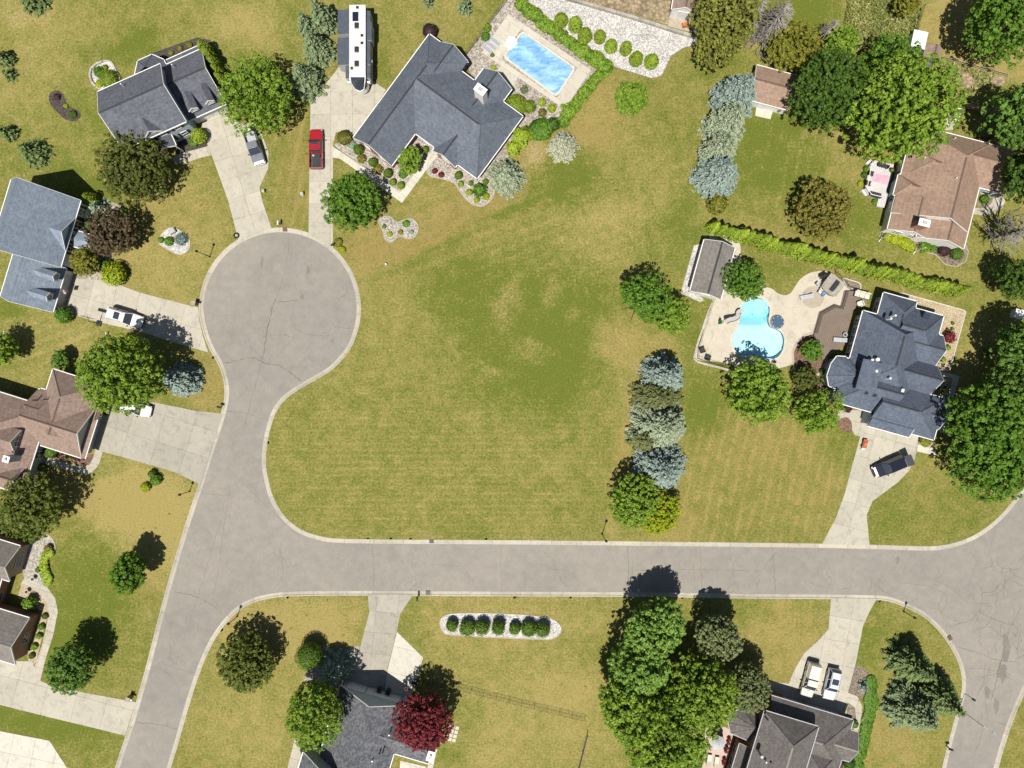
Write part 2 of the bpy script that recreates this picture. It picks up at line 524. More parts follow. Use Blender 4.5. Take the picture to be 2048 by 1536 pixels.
def ribbon(pts, w, z, rng):
    p = resample(smooth(pts, 4), 0.35)
    p = p + rng.normal(0, 0.05, p.shape)
    t = np.gradient(p, axis=0)
    t /= np.hypot(t[:, 0], t[:, 1])[:, None] + 1e-9
    n = np.c_[-t[:, 1], t[:, 0]]
    ww = w * (0.45 + rng.random(len(p)))[:, None] * 0.5
    ww[0] *= 0.2; ww[-1] *= 0.2
    a = p + n * ww; b = p - n * ww
    v = [(x, y, z) for x, y in a] + [(x, y, z) for x, y in b]
    m = len(p)
    return v, [(i + m, i + 1 + m, i + 1, i) for i in range(m - 1)]
crk_rng = np.random.default_rng(5)
CRACKS = [  # traced on the cul-de-sac pavement
    (TI((605, 610), (575, 680), (560, 760), (543, 820), (530, 900), (518, 980), (500, 1055)), 0.13),
    (TI((597, 638), (660, 640), (760, 628)), 0.09),
    (TI((600, 620), (560, 690), (535, 790)), 0.05),
    (TI((220, 1072), (330, 1050), (430, 1030), (500, 1058), (540, 1075), (620, 1088), (700, 1135), (790, 1205)), 0.11),
    (TI((495, 1070), (460, 1210), (430, 1310), (405, 1420), (375, 1536)), 0.05),
    (TI((440, 825), (540, 820)), 0.05), (TI((545, 875), (570, 882), (640, 868), (705, 892)), 0.05),
    (TI((740, 870), (690, 930), (600, 1030)), 0.05), (TI((700, 740), (730, 820), (800, 862), (890, 878), (960, 850), (1010, 815), (1140, 832)), 0.045),
    (TI((105, 778), (180, 765), (215, 740), (320, 735)), 0.045), (TI((500, 340), (490, 440), (480, 560)), 0.045),
    (TI((690, 160), (685, 300), (650, 460), (600, 615)), 0.045), (TI((250, 1405), (400, 1422), (540, 1470)), 0.05),
    (TI((830, 330), (845, 400), (810, 440), (820, 500)), 0.05),
    (TH((890, 628), (990, 645), (1090, 695), (1150, 750)), 0.07), (TH((830, 985), (900, 1020), (1020, 1050)), 0.05), (TH((700, 1300), (820, 1312), (925, 1338)), 0.07),
    (TH((1050, 120), (1180, 130), (1237, 120)), 0.04), (TH((1190, 60), (1160, 250), (1120, 540), (1100, 640)), 0.035),
    (TO((0, 30), (180, 40), (240, 80), (250, 190)), 0.04), (TO((600, 0), (612, 190)), 0.04), (TO((1295, 0), (1295, 195)), 0.05), (TO((1300, 66), (1600, 62), (2048, 68)), 0.05), (TO((1690, 0), (1695, 190)), 0.05),
    (TO((700, 20), (780, 60), (900, 75), (960, 190)), 0.035),
    ([(560, 1100), (566, 1150), (540, 1185)], 0.04), ([(745, 1085), (748, 1185)], 0.035), ([(1256, 1088), (1258, 1190)], 0.09), ([(1000, 1086), (1004, 1188)], 0.035),
    ([(480, 960), (520, 1000), (600, 1075)], 0.04), ([(450, 1000), (430, 1080), (400, 1180), (350, 1330)], 0.035), ([(1545, 1090), (1552, 1194)], 0.06), ([(1400, 1088), (1405, 1192)], 0.05),
    (TQ((1560, 300), (1720, 250), (1760, 200), (1860, 250), (1990, 290)), 0.08), (TQ((1700, 20), (1780, 50), (1770, 200), (1720, 300)), 0.06), (TQ((1620, 420), (1760, 460), (1850, 500), (2000, 520)), 0.08),
    (TQ((1950, 320), (1920, 450), (1880, 600), (1840, 760)), 0.10), (TQ((1800, 520), (1790, 650), (1740, 750)), 0.06), (TQ((1865, 900), (1970, 925)), 0.09), (TQ((1700, 560), (1860, 570), (1990, 640)), 0.05),
    (TQ((1100, 0), (1120, 90)), 0.05), (TQ((1330, 30), (1450, 40), (1560, 110), (1520, 230)), 0.05), (TQ((700, 20), (860, 60), (1000, 40)), 0.04),
    (TQ((2040, 150), (1960, 300), (1900, 420)), 0.06), (TQ((1480, 1), (1600, 60), (1700, 140), (1860, 140), (2040, 60)), 0.05)]
for pts, w in CRACKS:
    m = MB()
    m.add(*ribbon(wpts(pts, -0.1), w, -0.096, crk_rng))
    m.build('crack', 'crack_fill', rd)
rc = random.Random(21)
poly_r = np.array(road_inner)
for k in range(95):
    x, y = rc.uniform(1330, 2046), rc.uniform(1090, 1500)
    if k < 30:
        x, y = rc.uniform(1960, 2046), rc.uniform(1120, 1420)
    a = rc.choice([0, 90, 30, 120]) + rc.uniform(-25, 25)
    pts_ = [(x, y)]
    for q in range(rc.randint(3, 7)):
        a += rc.uniform(-40, 40)
        pts_.append((pts_[-1][0] + 9 * math.cos(math.radians(a)), pts_[-1][1] + 9 * math.sin(math.radians(a))))
    if inside(np.array(wpts(pts_, -0.1)), poly_r).all():
        m = MB()
        m.add(*ribbon(wpts(pts_, -0.1), rc.uniform(0.03, 0.075), -0.0955, crk_rng))
        m.build('crack', 'crack_fill', rd)
def blob_px(cx, cy, rx, ry, n=14, jit=0.15, seed=1):
    r = random.Random(seed)
    return [(cx + rx * math.cos(2 * math.pi * k / n) * (1 + r.uniform(-jit, jit)), cy + ry * math.sin(2 * math.pi * k / n) * (1 + r.uniform(-jit, jit))) for k in range(n)]
for k, (cx, cy, rx, ry) in enumerate([(2012, 1300, 7, 26), (2004, 1345, 9, 20), (1975, 1385, 6, 14), (605, 594, 3.5, 5), (524, 524, 3, 12), (616, 540, 3, 9), (1795, 1120, 4, 8), (1992, 1412, 6, 16)]):
    MB().sheet([wpts(smooth(blob_px(cx, cy, rx, ry, 12, 0.3, k), 3, True), -0.1)], -0.0972).build('tar_patch', 'asphalt_patch', rd)

# kerb and gutter, cast in lengths
curb = bpy.data.objects.new('curb', None)
C.objects.link(curb)
curb['kind'] = 'structure'
PROF = [(0.0, -0.35), (0.0, 0.025), (0.15, 0.03), (0.27, -0.055), (0.68, -0.085), (0.68, -0.35)]
def curb_line(p, sgn):
    n = 6
    offs = [offset(p, sgn * d) for d, _ in PROF]
    for s in range(0, len(p) - 1, n):
        e = min(s + n, len(p) - 1)
        mid = p[(s + e) // 2]
        if abs(mid[0]) > 86 or abs(mid[1]) > 66:
            continue
        m = MB()
        v = []
        for i in range(s, e + 1):
            for k, (d, z) in enumerate(PROF):
                x, y = offs[k][i]
                if i == s or i == e:
                    q = offs[k][i + (1 if i == s else -1)]
                    w = 0.016
                    x += (q[0] - x) * w; y += (q[1] - y) * w
                v.append((x, y, z))
        K = len(PROF)
        f = []
        for i in range(e - s):
            for k in range(K - 1):
                a = i * K + k
                f.append((a, a + 1, a + K + 1, a + K) if sgn < 0 else (a, a + K, a + K + 1, a + 1))
        f.append(tuple(range(K)) if sgn > 0 else tuple(range(K))[::-1])
        b = (e - s) * K
        f.append(tuple(b + k for k in range(K)) if sgn < 0 else tuple(b + k for k in range(K))[::-1])
        m.add(v, f)
        m.build('curb_segment', 'curb_concrete', curb)
curb_line(wA, -1); curb_line(wB, 1); curb_line(wC, 1)

# ---------------------------------------------------------------- pools (their outlines cut the lawn)
pool1_c = TC((1385, 224), (1732, 468), (1612, 650), (1262, 385))
def rounded(pts, r, n=5):
    out = []
    N = len(pts)
    for i in range(N):
        a, b, c = (np.array(pts[j % N], float) for j in (i - 1, i, i + 1))
        u = (a - b) / np.hypot(*(a - b)); w = (c - b) / np.hypot(*(c - b))
        p0, p2 = b + u * r, b + w * r
        for k in range(n + 1):
            t = k / n
            out.append(tuple((1 - t) ** 2 * p0 + 2 * t * (1 - t) * b + t * t * p2))
    return out
POOL1 = wpts(rounded(pool1_c, 7))
POOL2 = wpts(smooth(TK((700, 770), (650, 810), (625, 850), (618, 900), (625, 950), (610, 1010), (580, 1060), (555, 1120), (550, 1180), (570, 1240), (610, 1285), (670, 1308), (760, 1300), (850, 1330), (930, 1335), (990, 1310), (1030, 1250), (1045, 1180), (1040, 1120), (1010, 1070), (950, 1040), (910, 1020), (895, 960), (905, 900), (905, 840), (880, 790), (840, 760), (770, 748)), 3, True))

# ---------------------------------------------------------------- lawn: one sheet to the horizon
def axis(lo, hi, st):
    core = np.arange(lo, hi + st / 2, st)
    far = np.array([3, 8, 18, 40, 90, 200, 450, 900.0])
    return np.r_[lo - far[::-1], core, hi + far]
gx = axis(-96, 96, 0.5); gy = axis(-74, 74, 0.5)
X, Y = np.meshgrid(gx, gy)
pts = np.c_[X.ravel(), Y.ravel()]
def snap(pts, poly, tol=0.36):
    poly = np.asarray(poly)
    best = np.full(len(pts), 1e9); bx = pts.copy()
    lo = poly.min(0) - 1; hi = poly.max(0) + 1
    sel = np.where(((pts > lo) & (pts < hi)).all(1))[0]
    q = pts[sel]
    bd = np.full(len(sel), 1e9); bp = q.copy()
    for i in range(len(poly)):
        a = poly[i]; b = poly[(i + 1) % len(poly)]
        lo2 = np.minimum(a, b) - 0.6; hi2 = np.maximum(a, b) + 0.6
        s2 = np.where((q[:, 0] > lo2[0]) & (q[:, 0] < hi2[0]) & (q[:, 1] > lo2[1]) & (q[:, 1] < hi2[1]))[0]
        if not len(s2):
            continue
        qq = q[s2]; ab = b - a
        t = np.clip(((qq - a) @ ab) / (ab @ ab + 1e-12), 0, 1)
        pr = a + t[:, None] * ab
        d = np.hypot(*(qq - pr).T)
        up = d < bd[s2]
        bd[s2[up]] = d[up]; bp[s2[up]] = pr[up]
    m = bd < tol
    out = pts.copy()
    out[sel[m]] = bp[m]
    return out
orig = pts.copy()
pool_cut1 = np.array(POOL1); pool_cut2 = np.array(POOL2)
for poly in (lawn_cut, pool_cut1, pool_cut2):
    pts = snap(pts, poly)
nx, ny = len(gx), len(gy)
ii, jj = np.meshgrid(np.arange(nx - 1), np.arange(ny - 1))
a = (jj * nx + ii).ravel()
quads = np.c_[a, a + 1, a + nx + 1, a + nx]
cen = pts[quads].mean(1)
kill = np.zeros(len(quads), bool)
for poly in (lawn_cut, pool_cut1, pool_cut2):
    kill |= inside(cen, poly)
quads = quads[~kill]
# patches of dry, brown and bare turf: (x, y, rx, ry, turn, dry, brown, soil, weight) in photograph pixels
px = orig[:, 0] / S + 1024; py = 768 - orig[:, 1] / S
dry = np.full(len(px), 0.44); brown = np.full(len(px), 0.15); soil = np.zeros(len(px))
BL = [
 (250, 150, 260, 190, 0, .50, .1, 0, 1), (275, 90, 45, 28, -40, .02, 0, 0, .9), (190, 105, 40, 25, 0, .12, 0, 0, .7), (60, 35, 55, 42, 30, .95, .2, .75, .95), (120, 60, 70, 40, 0, .7, .1, 0, .7),
 (490, 50, 60, 50, 0, .95, .1, .15, .85), (470, 110, 50, 30, 0, .3, 0, 0, .6), (170, 215, 60, 40, 40, .2, 0, 0, .7), (60, 150, 50, 80, 0, .62, .1, 0, .7), (100, 340, 90, 40, 30, .2, 0, 0, .8), (20, 180, 25, 40, 0, .85, .3, .1, .7),
 (590, 60, 30, 70, 0, .3, 0, 0, .8), (600, 340, 40, 110, 0, .66, .55, 0, .8), (625, 240, 14, 50, 0, .2, 0, 0, .7), (650, 75, 20, 50, 0, .95, .9, 0, .8), (800, 120, 60, 90, 0, .64, .4, 0, .8), (765, 150, 16, 70, 0, .15, 0, 0, .7), (890, 60, 70, 60, 0, .60, .35, 0, .8),
 (320, 510, 110, 110, 0, .80, .25, 0, .95), (350, 420, 90, 60, 0, .72, .4, 0, .8), (420, 770, 40, 60, 0, .85, .75, 0, .9), (100, 690, 110, 60, 0, .66, .2, 0, .8), (20, 615, 30, 20, 0, .1, 0, 0, .8), (180, 385, 60, 30, 30, .05, 0, 0, .9),
 (250, 1010, 130, 65, 20, 1.1, .35, .05, 1), (320, 1060, 70, 60, 20, .95, .3, 0, .9), (200, 935, 45, 28, 0, .2, 0, 0, .8), (200, 1160, 90, 90, 0, .16, 0, 0, .95), (150, 1270, 70, 70, 0, .18, 0, 0, .9), (300, 1180, 40, 45, 0, .75, .6, 0, .85), (270, 1290, 55, 80, 0, .42, .2, 0, .7), (250, 1360, 60, 30, 0, .55, .2, 0, .7), (90, 1450, 150, 35, 10, .08, 0, 0, .95), (190, 1500, 50, 30, 0, .4, 0, 0, .6),
 (560, 1260, 170, 60, 0, .88, .2, 0, .95), (480, 1460, 120, 70, 0, .66, .1, 0, .9), (640, 1260, 60, 50, 0, .80, .2, 0, .7), (1000, 1240, 200, 60, 0, .80, .25, 0, .95), (1000, 1440, 220, 110, 0, .82, .2, 0, .95), (830, 1265, 25, 60, 0, .3, 0, 0, .7), (930, 1420, 40, 60, 0, .25, 0, 0, .6), (900, 1510, 30, 30, 0, .1, 0, 0, .6), (1140, 1380, 60, 40, 0, .95, .2, 0, .6), (640, 1520, 50, 30, 0, .15, 0, 0, .7),
 (860, 700, 280, 280, 0, .50, .12, 0, .7), (860, 950, 300, 110, 0, .52, .15, 0, .8), (1010, 560, 130, 60, -20, .08, 0, 0, .85), (1090, 700, 70, 130, 0, .05, 0, 0, .85), (1110, 760, 45, 60, 0, .02, 0, 0, .5), (1190, 640, 40, 80, 0, .20, 0, 0, .5), (960, 760, 60, 50, 0, .25, 0, 0, .5),
 (760, 500, 70, 40, 0, .85, .80, 0, .9), (900, 470, 170, 45, -18, .72, .75, 0, .9), (1000, 400, 120, 50, -20, .70, .65, 0, .9), (1080, 340, 70, 40, 0, .55, .5, 0, .6), (1160, 500, 150, 65, -25, .80, .12, .30, .9), (1260, 420, 90, 55, -20, .72, .1, .18, .8), (1030, 500, 80, 40, -20, .62, .15, 0, .6), (780, 600, 50, 80, 0, .62, .35, 0, .6),
 (1060, 630, 20, 14, 0, .9, .6, .5, .6),
 (1140, 360, 90, 45, 0, .20, 0, 0, .6), (1220, 330, 110, 55, -10, .32, 0, 0, .6), (1290, 320, 100, 70, 0, .50, .15, 0, .7), (1230, 180, 70, 60, 0, .55, .55, 0, .8), (1180, 270, 90, 50, -30, .75, .70, 0, .8), (1330, 180, 80, 60, 0, .52, .40, 0, .8), (1130, 330, 50, 60, 20, .10, 0, 0, .6), (1070, 310, 26, 30, 0, 1, .3, .9, .9), (1180, 230, 30, 70, 30, .95, .6, .15, .8),
 (1250, 900, 15, 190, 8, .95, .80, .10, .75), (1330, 700, 40, 30, 0, .9, .6, .1, .8), (1250, 690, 50, 40, 0, .95, .6, .15, .8), (1360, 470, 40, 70, 12, .12, 0, 0, .8), (1300, 480, 50, 40, 0, .25, 0, 0, .6), (1385, 660, 22, 80, 10, .15, 0, 0, .7),
 (1430, 760, 60, 40, 0, .30, .1, 0, .8), (1410, 830, 40, 55, 0, -.2, 0, 0, .95), (1500, 950, 140, 100, 0, .62, .35, 0, .9), (1560, 900, 80, 50, 0, .78, .4, 0, .8), (1640, 980, 40, 80, 10, .70, .4, 0, .7), (1690, 900, 40, 40, 0, .2, 0, 0, .7), (1420, 1040, 90, 30, 0, .50, .3, 0, .8), (1330, 1050, 60, 40, 0, .85, .5, 0, .8),
 (1560, 320, 110, 100, 0, .20, 0, 0, .9), (1640, 275, 60, 30, -20, .62, .1, 0, .8), (1690, 320, 40, 50, 20, .70, .3, 0, .8), (1540, 430, 80, 40, 15, .55, .4, 0, .7), (1540, 270, 40, 40, 0, .05, 0, 0, .7), (1720, 450, 40, 50, 0, .10, 0, 0, .7), (1440, 130, 60, 30, 0, .2, 0, 0, .8),
 (1600, 30, 60, 60, 0, -.15, 0, 0, .95), (1745, 60, 55, 60, 0, .62, 0, .15, .9), (1960, 70, 120, 75, 10, .92, .35, 0, .95), (1900, 160, 60, 35, 20, .6, .1, .25, .9), (1990, 200, 50, 30, 0, .3, 0, 0, .6), (1740, 150, 50, 50, 0, .35, 0, 0, .8),
 (1560, 530, 55, 40, 10, .28, .2, 0, .9), (1590, 490, 90, 22, 15, .72, .7, 0, .85), (1760, 560, 130, 30, 14, .55, .3, 0, .8), (1960, 600, 60, 50, 0, .38, .1, 0, .8), (1935, 720, 18, 80, 14, .85, .15, .1, .85), (1900, 1010, 100, 60, 0, .42, .25, 0, .8), (1780, 1050, 40, 40, 0, .25, 0, 0, .6), (1860, 960, 40, 40, 0, .55, .2, 0, .6),
 (1560, 1260, 80, 60, 0, .78, .45, 0, .95), (1500, 1220, 40, 30, 0, .35, .2, 0, .7), (1560, 1340, 40, 40, 0, .7, .5, 0, .8), (1770, 1260, 70, 60, 0, .42, .35, 0, .9), (1860, 1330, 40, 60, 0, .5, .4, 0, .8), (1790, 1480, 60, 80, 0, .80, .60, 0, .95), (1880, 1480, 30, 50, 0, .55, .4, 0, .8), (2040, 1480, 30, 60, 0, .6, .45, 0, .9), (1730, 1290, 20, 40, 0, .15, 0, 0, .7),
]
BL += [(1070, 650, 150, 140, 20, -.02, 0, 0, .75), (930, 570, 80, 50, 0, .12, 0, 0, .6), (1060, 400, 130, 13, -25, .0, 0, 0, .75), (880, 500, 110, 10, -25, .15, .2, 0, .6), (1130, 340, 60, 40, -20, -.1, 0, 0, .7), (1010, 612, 26, 46, 15, .6, .4, .40, .9), (1100, 590, 14, 26, 20, .6, .4, .36, .8), (1145, 632, 12, 16, 40, .6, .4, .36, .8), (1060, 705, 40, 30, 20, .55, .4, .36, .8), (1000, 745, 40, 8, 10, .6, .3, .38, .7), (1230, 680, 40, 45, 0, .95, .6, .3, .7)]
for (cx, cy, rx, ry, rot, d, b, so, w) in BL:
    ca, sa = math.cos(math.radians(rot)), math.sin(math.radians(rot))
    u = ((px - cx) * ca + (py - cy) * sa) / rx; v = (-(px - cx) * sa + (py - cy) * ca) / ry
    g = w * np.exp(-(u * u + v * v) ** 1.5 * 0.7)
    dry += (d - 0.03 - dry) * g; brown += (b - brown) * g; soil += (so - soil) * g
# each owner's turf ends at a line
for poly_, dd, db in [([(666, 500), (735, 548), (900, 478), (1050, 402), (1200, 335), (1230, 262), (1120, 230), (1000, 330), (760, 380)], .12, .22),
                      ([(1345, 1088), (1375, 860), (1395, 730), (1480, 745), (1720, 860), (1690, 985), (1645, 1088)], .02, .22),
                      ([(200, 905), (400, 965), (330, 1190), (190, 1070)], .22, -.15), ([(90, 1100), (330, 1185), (270, 1380), (80, 1380)], -.10, 0),
                      ([(560, 250), (618, 230), (618, 465), (545, 455)], .06, .3), ([(345, 1480), (470, 1215), (735, 1192), (700, 1320), (580, 1536), (345, 1536)], .10, .05),
                      ([(1880, 0), (2060, 0), (2060, 170), (1860, 110)], .14, .1), ([(1500, 140), (1760, 330), (1720, 520), (1420, 420)], -.08, 0), ([(1740, 1090), (1720, 1000), (1840, 930), (2000, 1010), (1920, 1090)], -.06, .15)]:
    q_ = np.array(wpts(poly_))
    sel = np.where((orig > q_.min(0) - 2).all(1) & (orig < q_.max(0) + 2).all(1))[0]
    sdst = edge_dist(orig[sel], q_) * np.where(inside(orig[sel], q_), 1, -1)
    g = np.clip(sdst / 0.9 + 0.5, 0, 1)
    dry[sel] += dd * g; brown[sel] = np.clip(brown[sel] + db * g, 0, 1)
def mask(cx, cy, rx, ry, soft=3):
    return np.exp(-(np.abs((px - cx) / rx) ** 4 + np.abs((py - cy) / ry) ** 4) * 0.7)
s1 = mask(870, 950, 330, 140) * 0.6 + mask(1000, 1250, 200, 60) * 0.4
s2 = mask(1520, 950, 170, 150) * 1.0 + mask(600, 330, 45, 120) * 1.0 + mask(1600, 330, 100, 110) * 0.5
s3 = mask(1960, 80, 130, 90) * 0.9 + mask(110, 680, 110, 60) * 0.8 + mask(340, 480, 90, 110) * 0.4 + mask(1000, 430, 250, 100) * 0.5
me = bpy.data.meshes.new('ground')
nv = len(pts)
me.vertices.add(nv)
co = np.c_[pts, np.zeros(nv)]
me.vertices.foreach_set('co', co.ravel())
nq = len(quads)
me.loops.add(nq * 4)
me.loops.foreach_set('vertex_index', quads.ravel().astype(np.int32))
me.polygons.add(nq)
me.polygons.foreach_set('loop_start', np.arange(0, nq * 4, 4, dtype=np.int32))
for nm, arr in (('lawn', (dry, brown, soil)), ('stripe', (s1, s2, s3))):
    at = me.attributes.new(nm, 'FLOAT_COLOR', 'POINT')
    at.data.foreach_set('color', np.c_[arr[0], arr[1], arr[2], np.ones(nv)].ravel())
me.materials.append(MAT['lawn'])
me.update(calc_edges=True)
me.validate()
link('ground', me, kind='structure')

# ---------------------------------------------------------------- driveways and walks: slabs with open joints
def clip_half(poly, nx_, ny_, d):
    out = []
    for i in range(len(poly)):
        a, b = poly[i], poly[(i + 1) % len(poly)]
        da = a[0] * nx_ + a[1] * ny_ - d; db = b[0] * nx_ + b[1] * ny_ - d
        if da <= 0:
            out.append(a)
        if da * db < 0:
            t = da / (da - db)
            out.append((a[0] + t * (b[0] - a[0]), a[1] + t * (b[1] - a[1])))
    return out
def slabs(name, label, cat, pp, ang, sx, sy, mat='concrete', z=0.03, joint=0.028, ox=0.0, oy=0.0, piece='slab', wpoly=None):
    poly = wpoly or wpts(pp)
    c = np.mean(poly, axis=0)
    root = bpy.data.objects.new(name, None)
    C.objects.link(root)
    root.location = (c[0], c[1], 0)
    root['kind'] = 'structure'
    ca, sa = math.cos(math.radians(ang)), math.sin(math.radians(ang))
    loc = [((x - c[0]) * ca + (y - c[1]) * sa, -(x - c[0]) * sa + (y - c[1]) * ca) for x, y in poly]
    L = np.array(loc)
    x0, y0 = L.min(0); x1, y1 = L.max(0)
    tris = [[loc[k] for k in t] for t in tessellate_polygon([[Vector((x, y, 0)) for x, y in loc]])]
    for i in range(int(math.ceil((x1 - x0 + ox) / sx))):
        for j in range(int(math.ceil((y1 - y0 + oy) / sy))):
            a0 = x0 - ox + i * sx; b0 = y0 - oy + j * sy
            m = MB(); tot = 0.0
            for tr in tris:
                q = list(tr)
                for (nx_, ny_, d) in ((-1, 0, -(a0 + joint / 2)), (1, 0, a0 + sx - joint / 2), (0, -1, -(b0 + joint / 2)), (0, 1, b0 + sy - joint / 2)):
                    q = clip_half(q, nx_, ny_, d)
                    if len(q) < 3:
                        break
                if len(q) < 3 or abs(area2(q)) < 1e-4:
                    continue
                if area2(q) < 0:
                    q = q[::-1]
                tot += area2(q)
                w = [(x * ca - y * sa, x * sa + y * ca) for x, y in q]
                n = len(w)
                m.add([(x, y, z) for x, y in w] + [(x, y, -0.06) for x, y in w], [tuple(range(n))] + [(k, k + n, (k + 1) % n + n, (k + 1) % n) for k in range(n)])
            if tot > 0.05:
                m.build(piece, mat, root)
    MB().sheet([[(x - c[0], y - c[1]) for x, y in poly]], 0.008).build('joint_bed', 'mulch_grey', root)
    return root
DR = [
 ('driveway', [(402, 243), (458, 220), (478, 248), (505, 245), (520, 258), (537, 305), (537, 336), (519, 375), (524, 400), (543, 456), (477, 480), (456, 400), (423, 309), (416, 292)], 17, 3.1, 3.1, 'concrete'),
 ('driveway', [(621, 208), (681, 130), (749, 164), (772, 180), (709, 276), (672, 264), (666, 290), (666, 497), (617, 469)], 0, 3.35, 3.4, 'concrete'),
 ('driveway', TF((560, 895), (800, 905), (960, 950), (1100, 1005), (1505, 1110), (1562, 1122), (1570, 1220), (1600, 1350), (1640, 1475), (1445, 1420), (1100, 1310), (790, 1240), (610, 1190), (480, 1170)), -15, 3.6, 3.2, 'concrete'),
 ('driveway', TG((820, 800), (1180, 785), (1500, 850), (1705, 872), (1540, 1418), (1350, 1325), (1190, 1275), (790, 1165), (700, 1140)), -17.5, 4.6, 4.2, 'concrete_old'),
 ('driveway', TH((-40, 985), (80, 985), (165, 985), (205, 1085), (265, 1110), (370, 1135), (640, 1185), (700, 1196), (645, 1368), (260, 1275), (-40, 1200)), -15, 4.6, 4.4, 'concrete'),
 ('driveway', TH((-40, 1338), (255, 1395), (362, 1560), (-40, 1560)), -12, 3.4, 3.4, 'concrete_new'),
 ('driveway', TN((1320, 112), (1680, 112), (1575, 270), (1550, 405), (1470, 720), (1440, 920), (1150, 850), (1210, 690), (1265, 520), (1335, 250)), -6, 3.3, 3.2, 'concrete_old'),
 ('parking_pad', TN((1552, 408), (1757, 610), (1690, 840), (1640, 975), (1445, 922), (1475, 720)), -14, 4.6, 4.0, 'concrete_new'),
 ('driveway', TQ((828, 112), (1116, 120), (1070, 200), (1030, 290), (985, 520), (935, 710), (925, 850), (430, 700), (440, 640), (560, 655), (600, 560), (660, 460), (740, 390), (812, 310)), -10, 3.5, 3.6, 'concrete'),
 ('driveway', [(1722, 868), (1736, 845), (1840, 872), (1830, 915), (1819, 940), (1795, 965), (1745, 1002), (1733, 1030), (1739, 1091), (1644, 1088), (1672, 1035), (1690, 985), (1703, 935)], -15.5, 3.3, 3.6, 'concrete'),
]
for nm, pp, ang, sx, sy, mt in DR:
    slabs(nm, '', '', pp, ang, sx, sy, mt)
WK = [
 (TA((1600, 1122), (1360, 1188), (1325, 1215), (1335, 1245), (1400, 1262), (1530, 1215), (1622, 1192)), 20, 1.8, 2.4),
 (TC((86, 1000), (88, 1077), (135, 1082), (560, 1385), (808, 1055), (770, 1020), (690, 1120), (548, 1310), (125, 1025)), -36.3, 1.7, 1.7),
 (TG((788, 1166), (770, 1240), (740, 1290), (690, 1335), (640, 1340), (340, 1258), (330, 1200), (640, 1282), (690, 1262), (715, 1215), (735, 1145)), -17, 2.4, 2.2),
 (TH((207, 1088), (235, 975), (275, 850), (299, 730), (285, 660), (245, 605), (130, 550), (105, 590), (190, 622), (235, 665), (252, 730), (240, 810), (215, 910), (170, 1035)), -17, 3.0, 1.9),
 (TQ((937, 712), (992, 733), (1024, 795), (1018, 880), (988, 990), (966, 985), (985, 870), (978, 805), (920, 765)), -16, 1.8, 1.8),
 (TL((275, 1095), (275, 1185), (330, 1200), (380, 1240), (400, 1282), (440, 1292), (492, 1212), (470, 1100)), -15.5, 2.0, 2.0),
 (TN((755, 1215), (690, 1481), (790, 1481), (805, 1400), (765, 1240)), -16, 1.5, 1.6),
 (R7((1265, 900), (1390, 900), (1450, 850), (1470, 790), (1530, 740), (1590, 830), (1560, 900), (1480, 955), (1380, 975), (1265, 965)), -14, 1.7, 1.7),
 (V8((640, 1430), (720, 1300), (810, 1300), (740, 1536), (560, 1536)), -15, 2.0, 2.0),
]
for pp, ang, sx, sy in WK:
    slabs('walkway', '', '', pp, ang, sx, sy, 'concrete_new' if ang == -36.3 else 'concrete', z=0.034)
slabs('walkway', '', '', R8((1000, 740), (1225, 795), (1085, 1300), (1040, 1290), (1165, 820), (990, 780)), -15.5, 1.8, 1.8, 'concrete_new', z=0.036)
slabs('walkway', '', '', R8((860, 1400), (1000, 1440), (1030, 1500), (850, 1460)), -15.5, 1.8, 1.8, 'concrete_new', z=0.036)

# ---------------------------------------------------------------- planting beds
def bed(name, pp, mat, z=0.02, sm=4, edge=None, ew=0.14, ez=0.10, hole=None):
    q = smooth(pp, sm, True) if sm else pp
    w = wpts(q)
    o = (MB().sheet([w, hole], z) if hole else MB().prism(w, -0.05, z)).build(name, mat, kind='structure')
    if edge:
        ring = np.array(resample(w, 0.5, True))
        if area2(ring) < 0:
            ring = ring[::-1]
        t = np.roll(ring, -1, 0) - np.roll(ring, 1, 0)
        t /= np.hypot(t[:, 0], t[:, 1])[:, None]
        n = np.c_[t[:, 1], -t[:, 0]]
        out = ring + n * ew
        N = len(ring)
        v = [(x, y, ez) for x, y in ring] + [(x, y, ez) for x, y in out] + [(x, y, -0.05) for x, y in out] + [(x, y, 0) for x, y in ring]
        f = []
        for i in range(N):
            j = (i + 1) % N
            f += [(i, i + N, j + N, j), (i + N, i + 2 * N, j + 2 * N, j + N), (i + 3 * N, i, j, j + 3 * N)]
        MB().add(v, f).build('edging', edge, o)
    return o
bed('gravel_bed', TC((95, 985), (230, 930), (485, 1140), (640, 900), (790, 1000), (690, 1110), (548, 1305), (125, 1020)), 'gravel_grey', 0.018, 0)
bed('gravel_bed', TC((775, 1060), (935, 1110), (1075, 1205), (1180, 1280), (1175, 1350), (1110, 1405), (1030, 1385), (970, 1325), (920, 1250), (850, 1222), (735, 1185)), 'gravel_grey', 0.019, 4, 'curb_concrete', 0.10, 0.05)
bed('gravel_bed', TC((1060, 1205), (1370, 800), (1440, 860), (1390, 960), (1290, 1060), (1150, 1270)), 'river_rock', 0.022, 0)
bed('river_rock_bed', TC((1275, -10), (1330, 0), (1400, 60), (1600, 250), (1895, 485), (1860, 560), (1650, 800), (1480, 935), (1390, 860), (1240, 700), (1040, 530), (985, 400), (1000, 370)), 'river_rock', 0.015, 0, hole=POOL1)
bed('gravel_bed', TI((1320, 85), (1345, 50), (1400, 50), (1440, 90), (1500, 72), (1550, 65), (1590, 110), (1575, 180), (1520, 198), (1460, 182), (1400, 225), (1360, 195), (1352, 150)), 'gravel_grey', 0.03, 4, 'curb_concrete', 0.12, 0.08)
